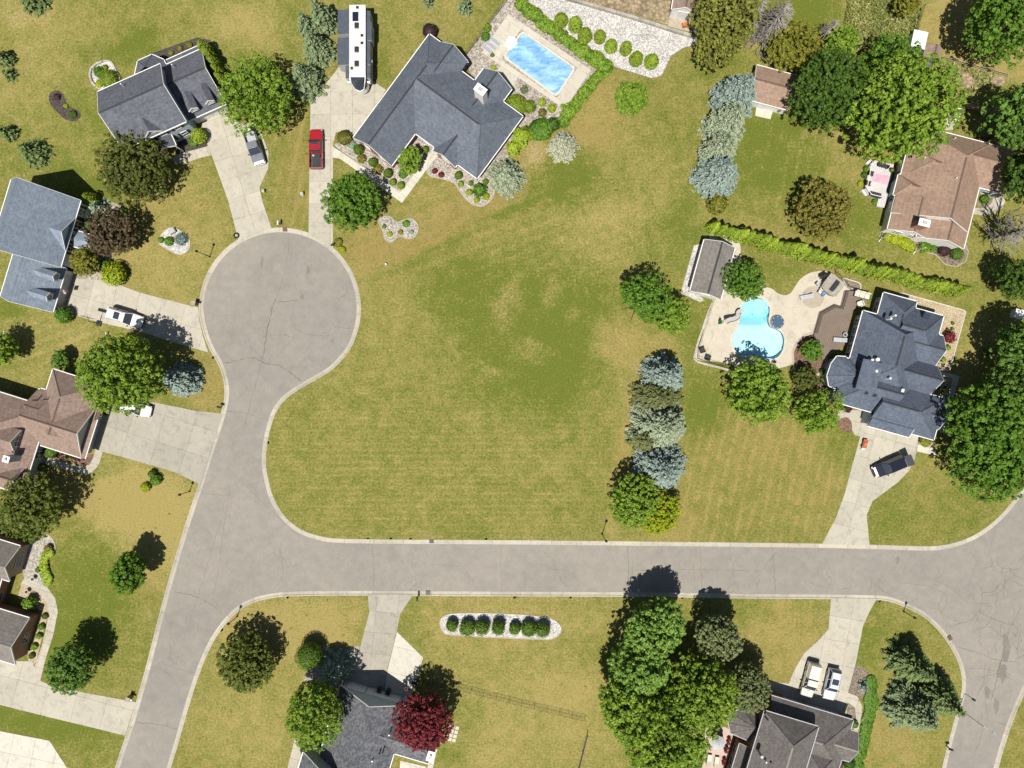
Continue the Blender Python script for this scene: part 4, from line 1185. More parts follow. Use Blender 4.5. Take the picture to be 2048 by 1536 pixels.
# ---- conifers
spruce('blue_spruce', 'pale blue green spruce on the round lawn corner beside the large maple', 362, 760, 42, 7.5, 'needle_steel')
spruce('spruce_tree', 'lower spruce of the trio beside the motorhome', 611, 158, 38, 7.0, 'needle_grey')
spruce('spruce_tree', 'middle spruce of the trio beside the motorhome', 634, 95, 36, 7.0, 'needle_grey')
spruce('spruce_tree', 'upper spruce of the trio beside the motorhome', 645, 35, 30, 7.5, 'needle_grey')
spruce('spruce_tree', 'small spruce growing against the spruce trio by the motorhome', 613, 50, 22, 5.0, 'needle_grey')
spruce('small_spruce', 'dark little spruce above the small spiky tree at the lawn edge', 8, 116, 20, 4.0, 'needle_green')
spruce('small_spruce', 'dark round conifer near the boundary of the top left lawn', 15, 266, 20, 3.6, 'needle_green')
spruce('small_spruce', 'bushy green conifer standing above the grey roofed house', 66, 305, 33, 4.5, 'needle_green')
spruce('small_spruce', 'tiny spiky conifer below a darker one at the lawn edge', 18, 150, 14, 2.2, 'needle_green')
spruce('small_spruce', 'dark conifer at the upper end of the bare patch of lawn', 58, -12, 34, 6.0, 'needle_green')
spruce('small_spruce', 'small conifer on the lawn between the motorhome and the pool fence', 930, 14, 17, 3.4, 'needle_grey')
spruce('small_spruce', 'small conifer next to the one nearest the pool fence', 856, 2, 13, 3.0, 'needle_grey')
spruce('blue_spruce', 'silver blue spruce nearest the brown roofed garden shed', 1468, 196, 46, 10.5, 'needle_steel', power=0.62)
spruce('blue_spruce', 'silver green spruce second from the brown garden shed', 1450, 250, 44, 9.5, 'needle_silver', power=0.62)
spruce('blue_spruce', 'silver green spruce third from the brown garden shed', 1435, 302, 40, 8.5, 'needle_silver', power=0.62)
spruce('blue_spruce', 'silver blue spruce at the lawn end of the row by the brown garden shed', 1434, 350, 46, 8.5, 'needle_steel', power=0.62)
spruce('blue_spruce', 'blue spruce at the pool end of the roadside row', 1326, 752, 48, 9.0, 'needle_steel', power=0.7)
spruce('pine_tree', 'dark olive pine between two blue spruces of the roadside row', 1314, 794, 54, 7.5, 'needle_pine', power=0.7)
spruce('blue_spruce', 'silver blue spruce in the middle of the roadside row', 1318, 850, 60, 9.5, 'needle_silver', power=0.65)
spruce('pine_tree', 'low dark pine beside the middle blue spruce of the roadside row', 1288, 878, 36, 6.0, 'needle_pine', power=0.7)
spruce('blue_spruce', 'steel blue spruce next to the yellow tinted roadside tree', 1318, 936, 58, 8.5, 'needle_steel', power=0.65)
spruce('pale_spruce', 'pale grey spruce on the lawn corner of the wide slate roofed house', 1126, 292, 35, 5.0, 'needle_pale')
spruce('green_spruce', 'olive green spruce at the front corner of the wide slate roofed house', 1014, 350, 39, 6.0, 'needle_silver')
spruce('green_spruce', 'blue green spruce beside the clipped dome by the shaded garage', 671, 1335, 33, 6.0, 'needle_blue', power=0.6)
spruce('blue_spruce', 'small blue green spruce at the front corner of the grey roofed house', 198, 418, 22, 3.5, 'needle_blue')
spruce('corner_spruce', 'upper spruce of the trio on the rounded road corner', 1822, 1325, 44, 8.5, 'needle_green', power=0.75)
spruce('corner_spruce', 'lower spruce of the trio on the rounded road corner', 1828, 1418, 54, 8.0, 'needle_grey', power=0.75)
spruce('corner_spruce', 'kerb side spruce of the trio on the rounded road corner', 1878, 1392, 44, 8.5, 'needle_green', power=0.75)
spruce('dwarf_spruce', 'small round blue spruce in the mulch bed beside two parked vehicles', 1726, 1373, 13, 1.8, 'needle_steel', tuft=0.3)
tree('cedar_tree', 'big olive evergreen beside the white gravel bed and small shed', 1450, 38, 60, 10.5, 'needle_olive', clump=0.4, amp=0.4)
tree('cedar_tree', 'olive evergreen in front of the dead grey conifers', 1440, 85, 44, 7.5, 'needle_olive', clump=0.4, amp=0.4)
bare_tree('dead grey conifer with feathery branches above the silver spruces', 1537, 62, 42, 9.5, (0.5, 0.8), 190)
bare_tree('slim dead grey conifer close to the big olive evergreen', 1497, 50, 24, 8.5, (0.8, 1.5), 110)
bare_tree('small dead grey tree between two green scrub trees', 1648, 70, 22, 6.0, (0.3, 0.3), 80)
bare_tree('leafless grey tree beside the tan brown roofed house', 2010, 470, 44, 9.0, (0.3, 0.2), 60, 'spread')

# ---- clipped and columnar evergreens
for k, (x, y, rr) in enumerate([(470, 150, 56), (577, 185, 50), (652, 270, 48), (767, 280, 46), (853, 352, 46), (968, 370, 48), (1047, 450, 50), (1165, 470, 48)]):
    q = TD((x, y))[0]
    shrub('egg shaped yellow green arborvitae planted in the white gravel bed', q[0], q[1], rr / 3.84 * (0.9 + 0.22 * ((k * 7) % 5) / 4), 2.4 + 0.9 * ((k * 3) % 4) / 3, ['thuja', 'thuja_mid'][k % 3 == 1], 'egg', 'arborvitae in the white gravel bed', 'arborvitae', 0.24, 0.05, 900)
for k, (x, y) in enumerate([(140, 425), (240, 428), (335, 432), (437, 438), (545, 432), (632, 440), (720, 452)]):
    q = TO((x, y))[0]
    shrub('round clipped dark green shrub in the long white stone bed', q[0], q[1] + 2 * ((k * 5) % 3 - 1), 12.5 + 1.6 * ((k * 3) % 4), 1.8 + 0.25 * ((k * 5) % 4), 'boxwood', 'ball', 'clipped shrubs in the long white stone bed', 'round_shrub', 0.2, 0.08, 520)
hedge_meshes = []
for k in range(4):
    hedge_meshes.append(dense_crown(1.15, 4.1, nrng(), ['thuja_light', 'thuja_mid', 'thuja', 'thuja_mid'][k], 0.25, 1000, 'cone', 0.0, 0.16))
stem_mesh = None
hr = random.Random(3)
for k in range(36):
    f = k / 35.0
    hx = 1432 + (1922 - 1432) * f; hy = 452 + (578 - 452) * f + 2.0 * math.sin(k * 0.9) + 10 * f * (1 - f)
    x, y, _ = P(hx - 4, hy + 2, 1.4)
    t = thing('arborvitae', 'light green columnar arborvitae in the long hedge above the freeform pool', 'shrub', (x, y, 0), hr.uniform(0, 6.28), 'arborvitae in the long hedge')
    s = hr.uniform(0.88, 1.12)
    t.scale = (s, s * hr.uniform(0.9, 1.1), hr.uniform(0.75, 1.2))
    link('foliage', hedge_meshes[k % 4], t)
    if stem_mesh is None:
        st_o = MB().tube([(0, 0, -0.05), (0, 0, 1.2)], [0.05, 0.03], 5).build('stem', 'bark', t)
        stem_mesh = st_o.data
    else:
        link('stem', stem_mesh, t)
for k, (x, y) in enumerate([(1475, 110), (1530, 205), (1590, 300), (1640, 410), (1680, 510)]):
    q = R1((x, y))[0]
    shrub('tall narrow arborvitae along the garage wall of the house with two white dormers', q[0], q[1], 12, 4.2, 'thuja', 'egg', 'arborvitae along the garage wall', 'arborvitae', 0.26, 0.1, 560)
shrub('large clipped dark evergreen dome beside the shaded garage forecourt', 619, 1311, 28, 4.2, 'boxwood', 'ball', None, 'clipped_dome', 0.16, 0.03, 2600)
shrub('glossy round clipped shrub at the corner of the garage forecourt with white doors', *R1((1400, 1235))[0], 15, 2.6, 'thuja_light', 'ball', None, 'round_shrub', 0.2, 0.04, 900)
shrub('dark low shrub beside the glossy round shrub at the garage corner', *R1((1330, 1300))[0], 12, 0.8, 'leaf_mid')
shrub('round green shrub at the garage corner beside the basketball hoop', *TF((505, 1185))[0], 18, 2.4, 'leaf_mid', 'ball', None, 'round_shrub', 0.24, 0.1)
shrub('yellow green rounded shrub at the entrance of the white car driveway', *TF((900, 860))[0], 25, 2.6, 'leaf_yellow', 'ball', None, 'golden_shrub', 0.3, 0.2)
shrub('low green shrub behind the yellow rounded shrub', *TF((830, 800))[0], 16, 1.8, 'leaf_mid', 'ball', None, 'shrub', 0.26, 0.2)
shrub('yellow green arborvitae leaning at the grey house corner', *TF((715, 265))[0], 12, 3.4, 'thuja', 'egg', None, 'arborvitae', 0.26)
shrub('small green shrub beside the plum tree and lawn edge', *TF((970, 385))[0], 11, 1.2, 'leaf_bright')
shrub('light green shrub against the front wall below the windows', *TF((700, 470))[0], 11, 1.8, 'leaf_cool')
# wide slate-roofed house
for x, y, rr in [(262, 1022, 36), (360, 1108, 31), (462, 1184, 32)]:
    q = TC((x, y))[0]
    shrub('clipped green ball shrub along the brick garage end wall', q[0], q[1], rr / 3.413, 1.5, 'boxwood', 'ball', 'ball shrubs along the brick garage wall', 'ball_shrub', 0.14, 0.02, 700)
for x, y, rr in [(497, 1244, 24), (552, 1266, 27)]:
    q = TC((x, y))[0]
    shrub('small clipped ball shrub in the inner corner of the front walk', q[0], q[1], rr / 3.413, 1.0, 'thuja', 'ball', 'small balls at the walk corner', 'ball_shrub', 0.14, 0.03, 500)
for x, y, rr in [(285, 1082, 30), (395, 1156, 32)]:
    q = TC((x, y))[0]
    shrub('rusty olive low shrub between two clipped balls', q[0], q[1], rr / 3.413, 0.8, 'leaf_rust', 'ball', 'rusty shrubs between the clipped balls', 'low_shrub', 0.2, 0.2)
for x, y, rr in [(783, 1168, 17), (828, 1194, 19)]:
    q = TC((x, y))[0]
    shrub('small dark red barberry in the gravel bed by the entrance walk', q[0], q[1], rr / 3.413, 0.8, 'leaf_red', 'ball', 'red barberries by the entrance walk', 'barberry', 0.16, 0.15)
for x, y, rr in [(1018, 1313, 24), (1070, 1366, 21), (1134, 1342, 24)]:
    q = TC((x, y))[0]
    shrub('bright yellow low shrub in the rounded gravel bed tip', q[0], q[1], rr / 3.413, 0.7, 'leaf_yellow', 'ball', 'yellow shrubs at the gravel bed tip', 'golden_shrub', 0.16, 0.15)
Q1 = lambda x, y: TC((x, y))[0]
shrub('clipped ball shrub at the front corner of the gravel bed with yellow shrubs', *Q1(945, 1198), 8, 1.3, 'boxwood', 'ball', None, 'ball_shrub', 0.14, 0.03, 500)
shrub('green bushy shrub among three yellow shrubs', *Q1(1090, 1300), 14, 1.6, 'leaf_mid', 'ball', None, 'shrub', 0.26, 0.3)
shrub('little lime shrub beside the clipped ball of the gravel bed', *Q1(962, 1256), 6, 0.6, 'thuja')
shrub('tiny green shrub beside the bushy one among yellow shrubs', *Q1(1030, 1250), 5, 0.6, 'boxwood')
shrub('small dark shrub at the house corner near the yellow shrubs', *Q1(1130, 1240), 6, 0.8, 'leaf_mid')
shrub('green and reddish rose bush at the garage corner by the red pickup', *Q1(165, 940), 17, 1.7, 'leaf_rust', 'ball', None, 'rose_bush', 0.24, 0.3)
shrub('low blue green juniper beside the rose bush at the garage corner', *Q1(215, 985), 9, 0.5, 'needle_blue')
shrub('dark green shrub inside the entrance recess of the wide slate roofed house', *Q1(718, 1022), 7, 1.2, 'boxwood')
shrub('low green mound at the foot of the bright entry tree', *Q1(565, 1190), 9, 0.9, 'leaf_mid')
shrub('large olive green shrub against the back wall by the covered pool', *Q1(1335, 722), 22, 2.2, 'thuja', 'ball', None, 'shrub', 0.22, 0.12, 1500)
shrub('second olive shrub adjoining the large one by the covered pool', *Q1(1428, 728), 14, 1.6, 'thuja', 'ball', None, 'shrub', 0.22, 0.12)
for x, y, rr in [(1515, 698, 28), (1582, 740, 31)]:
    shrub('clipped lime ball in the river rock near the covered pool', *Q1(x, y), rr / 3.413, 1.1, 'thuja_light', 'ball', 'lime balls in the river rock', 'ball_shrub', 0.15, 0.04, 500)
shrub('rusty clipped ball in the river rock near the covered pool', *Q1(1518, 770), 9, 1.0, 'leaf_rust', 'ball', None, 'ball_shrub', 0.15, 0.06)
shrub('grey sparse shrub in river rock beside the pool terrace', *Q1(1395, 612), 8, 0.8, 'needle_grey', 'ball', None, 'shrub', 0.18, 0.3, 160)
shrub('lime tuft at the rear gable by the pool terrace', *Q1(1185, 463), 5, 0.6, 'leaf_yellow')
shrub('green shrub at the corner of the pool fence', *Q1(1130, 250), 9, 1.2, 'leaf_mid')
shrub('bright green shrub along the dark pool fence', *Q1(1142, 190), 8, 1.2, 'leaf_bright')
shrub('tiny green ball next to the sun loungers', *Q1(1175, 376), 4, 0.6, 'boxwood')
shrub('tiny clipped ball at the lower corner of the pool terrace', *Q1(1655, 723), 4, 0.5, 'thuja')
shrub('maroon smoke bush at the rear corner of the wide slate roof', *Q1(750, 215), 17, 2.2, 'leaf_maroon', 'ball', None, 'smoke_bush', 0.24, 0.2)
shrub('broad green shrub behind the pale grey spruce', *Q1(1500, 885), 26, 2.2, 'leaf_mid', 'ball', None, 'shrub', 0.3, 0.3, 1300)
shrub('dark green shrub between the broad shrub and river rock', *Q1(1590, 850), 14, 1.8, 'leaf_dark', 'ball', None, 'shrub', 0.28, 0.25)
shrub('yellow green feathery evergreen along the end wall of the wide slate roof', *Q1(1375, 930), 18, 3.0, 'thuja_light', 'egg', None, 'arborvitae', 0.34, 0.3, 900)
shrub('smaller yellow green feathery evergreen along the same end wall', *Q1(1320, 1010), 13, 2.6, 'thuja_light', 'egg', None, 'arborvitae', 0.34, 0.3, 600)
# clipped runs of climbing hedge round the covered pool, each plant its own
gc = random.Random(9)
def run(label, pts, step, rp, h, mat, group, name='hedge_plant'):
    q = resample(pts, step)
    ms = [dense_crown(rp * S, h, nrng(), mat, 0.26, 420, 'ball', 0.0, 0.25) for _ in range(3)]
    for i, (x, y) in enumerate(q):
        X_, Y_, _ = P(x + gc.uniform(-2, 2), y + gc.uniform(-2, 2), h * 0.5)
        t = thing(name, label, 'shrub', (X_, Y_, 0), gc.uniform(0, 6.28), group)
        s = gc.uniform(0.85, 1.15)
        t.scale = (s, s, gc.uniform(0.8, 1.15))
        link('foliage', ms[i % 3], t)
        link('stem', stem_mesh, t)
run('green leafy plant in the loose hedge between pool terrace and white gravel', TC((1375, 30), (1450, 90), (1560, 180), (1680, 265), (1800, 350), (1900, 420), (1950, 460)), 13, 14, 1.3, 'leaf_bright', 'loose hedge by the white gravel')
run('green leafy plant in the hedge curling round the terrace corner', TC((1940, 480), (1890, 530), (1820, 620), (1760, 690), (1700, 770), (1660, 830)), 13, 13, 1.1, 'leaf_bright', 'hedge round the terrace corner')
run('low green plant in the border strip beside the charcoal roofed house', TQ((1080, 640), (1085, 740), (1070, 840), (1050, 940), (1030, 1040), (1005, 1130), (985, 1200)), 10, 13, 0.35, 'leaf_mid', 'low border by the charcoal roof', 'border_plant')
run('yellow green shrub in the clipped row below the white gable wall', R7((400, 1200), (470, 1225), (540, 1250), (610, 1280)), 11, 11, 1.0, 'leaf_yellow', 'yellow row below the white gable', 'golden_shrub')
run('lime green plant in the winding border of the brick house bed', R4((540, 250), (490, 300), (470, 380), (490, 450), (520, 510), (515, 580)), 8, 8, 0.7, 'thuja_light', 'winding border of the brick house', 'border_plant')
run('dark green plant in the narrow hedge beside the pink patio', TO((1735, 1180), (1720, 1250), (1700, 1340)), 8, 9, 1.3, 'boxwood', 'narrow hedge beside the patio', 'hedge_plant')
# brick house, brown house and others
for x, y in [(455, 1062), (425, 1165), (375, 1280)]:
    shrub('flowering green clump in the sand bed along the brick wall', *R4((x, y))[0], 7, 0.7, 'leaf_bright', 'ball', 'flowering clumps along the brick wall', 'flower_clump', 0.2, 0.3)
for x, y in [(490, 945), (350, 1380)]:
    shrub('dark grassy clump at an end of the sand bed by the brick wall', *R4((x, y))[0], 6, 0.6, 'leaf_olive', 'ball', 'grassy clumps by the brick wall', 'grass_clump', 0.2, 0.3)
shrub('bright green round bush casting a shadow beside the brick porch', *R4((320, 800))[0], 14, 1.9, 'leaf_bright', 'ball', None, 'round_bush', 0.26, 0.15)
shrub('rusty shrub at the top end of the winding border', *R4((530, 200))[0], 8, 0.9, 'leaf_rust')
shrub('small green shrub inside the gravel next to the winding border', *R4((415, 437))[0], 5, 0.6, 'leaf_mid')
shrub('dark green shrub against the wall corner under the gravel bed tree', *R4((360, 95))[0], 10, 1.5, 'leaf_dark')
shrub('bushy green shrub by the front steps of the brown roofed house', *R3((550, 1000))[0], 15, 1.3, 'leaf_mid', 'ball', None, 'shrub', 0.24, 0.25)
shrub('low yellowish plant in the red mulch beside the garage', *R3((760, 1050))[0], 8, 0.5, 'leaf_gold')
shrub('small green shrub at the end of the curved walk', *R3((455, 1175))[0], 8, 1.0, 'leaf_mid')
shrub('round green shrub in the small lawn island of three plants', *TG((1195, 1385))[0], 12, 1.3, 'leaf_mid', 'ball', None, 'shrub', 0.24, 0.2)
shrub('dark green shrub in the small lawn island of three plants', *TG((1170, 1335))[0], 8, 1.2, 'boxwood')
shrub('yellow shrub in the small lawn island of three plants', *TG((1120, 1440))[0], 10, 0.9, 'leaf_yellow')
shrub('round light green shrub in the walled gravel oval', *R1((235, 500))[0], 19, 1.7, 'thuja', 'ball', None, 'round_shrub', 0.2, 0.1, 900)
shrub('smaller green shrub in the walled gravel oval', *R1((115, 410))[0], 11, 1.1, 'leaf_mid')
shrub('little round shrub at the inner end of the walled gravel oval', *R1((190, 350))[0], 5, 0.6, 'thuja')
shrub('yellow flowering plant at the lower rim of the walled gravel oval', *R1((110, 560))[0], 7, 0.5, 'leaf_yellow')
for x, y in [(1035, 165), (1150, 105), (1275, 65), (1505, 60)]:
    shrub('small yellow green perennial in the dark mulch strip behind the house', *R1((x, y))[0], 5, 0.5, 'leaf_gold', 'ball', 'perennials in the dark mulch strip', 'perennial', 0.18, 0.3)
shrub('yellow tuft between the two dark kidney beds', *TA((505, 815))[0], 4, 0.4, 'leaf_yellow')
shrub('dark shrub in the upper dark kidney bed', *TA((435, 745))[0], 7, 0.6, 'leaf_maroon')
shrub('dark green shrub in the lower dark kidney bed', *TA((560, 880))[0], 7, 0.6, 'leaf_dark')
for x, y, rr, mt, lb in [(1355, 115, 4, 'leaf_mid', 'tiny green plant at the house end of the two lobed gravel island'), (1395, 170, 5, 'leaf_yellow', 'lime plant in the lower lobe of the gravel island'), (1510, 95, 7, 'leaf_mid', 'green plant in the upper lobe of the gravel island'), (1470, 155, 5, 'leaf_rust', 'rusty plant at the waist of the gravel island'), (1545, 155, 4, 'needle_blue', 'blue green tuft at the outer rim of the gravel island')]:
    shrub(lb, *TI((x, y))[0], rr, 0.5, mt)
shrub('yellow green plant in the small bed at the red pickup kerb', *TI((1060, 280))[0], 8, 0.6, 'leaf_yellow')
shrub('gold green plant beside the mailbox at the red pickup kerb', *TI((1035, 225))[0], 9, 0.7, 'leaf_gold')
shrub('blue grey juniper in the white gravel island by the lamp post', *TF((1425, 585))[0], 13, 0.9, 'needle_steel')
shrub('green shrub in the white gravel island by the lamp post', *TF((1330, 600))[0], 9, 0.7, 'leaf_mid')
shrub('small green shrub at the tip of the white gravel island', *TF((1265, 590))[0], 6, 0.5, 'leaf_mid')
shrub('red leaved shrub in the sand bed behind the navy roof', *R8((1135, 460))[0], 12, 1.5, 'leaf_red', 'ball', None, 'red_shrub', 0.24, 0.3)
shrub('round green shrub in the sand bed behind the navy roof', *R8((1083, 655))[0], 5, 0.7, 'leaf_bright')
shrub('lime shrub at the wall beside the sand bed', *R8((1125, 550))[0], 5, 0.6, 'leaf_bright')
for x, y in [(1165, 335), (1160, 385), (1115, 390)]:
    shrub('small grassy tuft in the sand bed behind the navy roof', *R8((x, y))[0], 3.2, 0.4, 'leaf_olive', 'ball', 'tufts in the sand bed', 'grass_tuft', 0.16, 0.3, 120)
for x, y in [(1097, 900), (1073, 940), (1037, 900)]:
    shrub('small dark tuft in the square sand court behind the navy roof', *R8((x, y))[0], 3.2, 0.4, 'leaf_dark', 'ball', 'tufts in the sand court', 'grass_tuft', 0.16, 0.3, 120)
shrub('straw coloured ornamental grass beside the black van', *R8((925, 1375))[0], 12, 1.0, 'leaf_gold', 'ball', None, 'ornamental_grass', 0.3, 0.3)
shrub('dark brown shrub below the front eave of the navy roof', *R8((240, 1080))[0], 9, 0.9, 'leaf_maroon')
shrub('green shrub below the front eave of the navy roof', *R8((178, 1070))[0], 7, 0.9, 'leaf_dark')
shrub('dark shrub under the bay of the navy roofed house', *R8((20, 760))[0], 6, 0.9, 'leaf_dark')
shrub('dark green shrub lower down under the same bay', *R8((30, 830))[0], 6, 0.9, 'boxwood')
shrub('round green shrub beside the white gable downspout', *R7((770, 1300))[0], 13, 1.1, 'leaf_bright', 'ball', None, 'shrub', 0.22, 0.15)
shrub('low light green shrub next to the round one under the eave', *R7((850, 1315))[0], 8, 0.8, 'leaf_mid')
shrub('dark brown leaved shrub between two green ones under the eave', *R7((965, 1335))[0], 13, 1.3, 'leaf_maroon')
shrub('dark green round shrub at the end of the eave bed', *R7((1095, 1370))[0], 14, 1.3, 'boxwood', 'ball', None, 'round_shrub', 0.2, 0.1)
shrub('round green shrub inside the ring walk by the front door', *R7((1380, 815))[0], 9, 1.0, 'leaf_mid')
shrub('yellow green tree-like shrub at the start of the clipped hedge', 1436, 408, 20, 2.6, 'leaf_gold', 'ball', None, 'shrub', 0.3, 0.3)
shrub('small dark bush at the left house wall under the yellow tree', *TN((815, 1280))[0], 11, 1.6, 'leaf_cool')
shrub('dark bush by the steps at the left wall of the slate roofed house', *TN((820, 1340))[0], 7, 0.9, 'leaf_dark')
shrub('low green shrub at the right wall by the charcoal roof', *R6((1760, 390))[0], 7, 0.8, 'leaf_mid')
shrub('dark shrub behind the charcoal roofed house', *R6((1520, 850))[0], 18, 1.8, 'leaf_maroon', 'ball', None, 'shrub', 0.26, 0.3)
shrub('dark green shrub beside the brown shrub behind the charcoal roof', *R6((1690, 830))[0], 14, 1.6, 'leaf_dark')
shrub('small spruce-like shrub beside the purple deck', *V7((420, 480))[0], 6, 0.8, 'leaf_mid')
shrub('row shrub below the steps of the purple deck', *V7((370, 640))[0], 6, 0.8, 'leaf_dark')
shrub('lime plant beside the purple deck rail', *V7((265, 860))[0], 5, 0.6, 'leaf_yellow')
shrub('bright plant at the lower end of the purple deck', *V7((640, 1330))[0], 6, 0.6, 'leaf_mid')
# tall weeds nobody could count
rng = nrng()
wp = np.array(wpts(TE((1010, -10), (1290, -10), (1340, 120), (1440, 60), (1400, 260), (1480, 350), (1160, 420), (1090, 300), (1000, 260), (1040, 160), (985, 150))))
lo, hi = wp.min(0), wp.max(0)
q = rng.uniform(lo, hi, (14000, 2)); q = q[inside(q, wp)]
me = leaf_mesh('weeds', np.c_[q, rng.uniform(0.05, 0.7, len(q))], rng.normal(size=(len(q), 3)) + np.array([0, 0, 0.8]), rng.uniform(0.25, 0.6, len(q)), rng.random(len(q)) * (0.4 + 0.6 * (np.sin(q[:, 0] * 1.1) > 0)), 'weeds', 0.35, rng)
link('weeds', me, kind='stuff')
wp = np.array(wpts(V8((560, 700), (760, 760), (1000, 830), (1370, 920), (1350, 1010), (1000, 1090), (900, 1260), (700, 1240))))
lo, hi = wp.min(0), wp.max(0)
q = rng.uniform(lo, hi, (5000, 2)); q = q[inside(q, wp)]
q = q[np.sin(q[:, 0] * 0.9) + np.cos(q[:, 1] * 1.3) > -0.5]
me = leaf_mesh('weeds', np.c_[q, rng.uniform(0.05, 0.5, len(q))], rng.normal(size=(len(q), 3)) + np.array([0, 0, 0.8]), rng.uniform(0.25, 0.6, len(q)), rng.random(len(q)), 'weeds', 0.35, rng)
link('weeds', me, kind='stuff')
# ---------------------------------------------------------------- house materials
def shingle_mat(name, c1, c2):
    t = NT(name)
    v = t.coord()
    br = t.n('ShaderNodeTexVoronoi', feature='F1')
    br.inputs['Scale'].default_value = 3.4
    t.l(v, br.inputs['Vector'])
    sep = t.n('ShaderNodeSeparateColor')
    t.l(br.outputs['Color'], sep.inputs[0])
    col = t.mix(sep.outputs[0], c1, c2)
    big = t.ramp(t.noise(v, 0.5, 6, 0.68, 0.8), [(0.3, 0.84), (0.7, 1.12)])
    col = t.mix(1.0, col, big, 'MULTIPLY')
    # streaks and courses of the shingles follow the height on the slope
    w = t.n('ShaderNodeTexWave', wave_type='BANDS', bands_direction='Z', wave_profile='SAW')
    w.inputs['Scale'].default_value = 1.05
    w.inputs['Distortion'].default_value = 0.6
    t.l(v, w.inputs['Vector'])
    col = t.mix(1.0, col, t.ramp(w.outputs['Fac'], [(0.0, 0.86), (0.25, 1.02)]), 'MULTIPLY')
    fin = t.noise(v, 16.0, 3, 0.7)
    col = t.mix(1.0, col, t.ramp(fin, [(0.3, 0.72), (0.7, 1.22)]), 'MULTIPLY')
    t.bsdf(col, 0.92, fin, 0.35, 0.02, 0.18)
shingle_mat('roof_slate', (0.089, 0.094, 0.112), (0.131, 0.138, 0.161))
shingle_mat('roof_wide', (0.096, 0.111, 0.137), (0.131, 0.150, 0.178))
shingle_mat('roof_navy', (0.080, 0.096, 0.130), (0.110, 0.132, 0.169))
shingle_mat('roof_bluegrey', (0.167, 0.201, 0.251), (0.225, 0.266, 0.319))
shingle_mat('roof_brown', (0.215, 0.155, 0.125), (0.285, 0.210, 0.172))
shingle_mat('roof_tan', (0.244, 0.166, 0.122), (0.308, 0.216, 0.161))
shingle_mat('roof_taupe', (0.165, 0.150, 0.135), (0.215, 0.198, 0.178))
shingle_mat('roof_charcoal', (0.104, 0.095, 0.090), (0.152, 0.139, 0.129))
shingle_mat('roof_speckle', (0.074, 0.077, 0.087), (0.164, 0.168, 0.181))
mk('ridge_dark', (0.055, 0.056, 0.064), None, 2, 0.9)
mk('ridge_brown', (0.150, 0.100, 0.080), None, 2, 0.9)
mk('ridge_light', (0.300, 0.270, 0.230), None, 2, 0.9)

def siding_mat(name, c):
    t = NT(name)
    v = t.coord()
    w = t.n('ShaderNodeTexWave', wave_type='BANDS', bands_direction='Z', wave_profile='SAW')
    w.inputs['Scale'].default_value = 1.6
    t.l(v, w.inputs['Vector'])
    col = t.mix(1.0, t.mix(0.0, c, c), t.ramp(w.outputs['Fac'], [(0.0, 0.80), (0.15, 1.0)]), 'MULTIPLY')
    col = t.mix(1.0, col, t.ramp(t.noise(v, 1.2, 4), [(0.3, 0.93), (0.7, 1.04)]), 'MULTIPLY')
    t.bsdf(col, 0.6, w.outputs['Fac'], 0.3, 0.02, 0.3)
siding_mat('siding_white', (0.72, 0.71, 0.68))
siding_mat('siding_blue', (0.34, 0.40, 0.46))
siding_mat('siding_grey', (0.33, 0.34, 0.34))
siding_mat('siding_pale', (0.50, 0.56, 0.58))
def brick_mat():
    t = NT('brick')
    v = t.coord((1, 1, 1), (math.radians(90), 0, 0))
    b = t.n('ShaderNodeTexBrick')
    b.inputs['Color1'].default_value = (0.250, 0.115, 0.080, 1)
    b.inputs['Color2'].default_value = (0.330, 0.165, 0.120, 1)
    b.inputs['Mortar'].default_value = (0.400, 0.350, 0.300, 1)
    b.inputs['Scale'].default_value = 4.2
    b.inputs['Mortar Size'].default_value = 0.012
    t.l(v, b.inputs['Vector'])
    n = t.noise(t.coord(), 3.0, 4)
    col = t.mix(1.0, b.outputs['Color'], t.ramp(n, [(0.3, 0.8), (0.7, 1.1)]), 'MULTIPLY')
    t.bsdf(col, 0.9, n, 0.3)
brick_mat()
mk('trim_white', (0.74, 0.73, 0.70), (0.66, 0.65, 0.62), 1.5, 0.55, 10, 0.06, 0.03)
mk('trim_grey', (0.40, 0.41, 0.42), None, 1.5, 0.6, 10, 0.06, 0.03)
mk('door_white', (0.68, 0.68, 0.66), None, 1.5, 0.5, 10, 0.05, 0.03)
mk('door_grey', (0.36, 0.37, 0.38), None, 1.5, 0.5, 10, 0.05, 0.03)
mk('shutter_and_shade_dark', (0.022, 0.026, 0.040), None, 2, 0.5)
def glass_mat():
    t = NT('glass')
    n = t.noise(t.coord(), 0.6, 2)
    col = t.mix(n, (0.020, 0.028, 0.040), (0.050, 0.062, 0.080))
    t.bsdf(col, 0.06, None, spec=0.6)
glass_mat()
mk('metal_white', (0.75, 0.75, 0.74), None, 3, 0.35, 20, 0.05, 0.02, 0.5)
mk('black_metal', (0.020, 0.020, 0.022), (0.032, 0.032, 0.034), 3, 0.45)
mk('flue_metal', (0.42, 0.43, 0.44), None, 3, 0.4, 20, 0.1, 0.05, 0.5, 0.6)

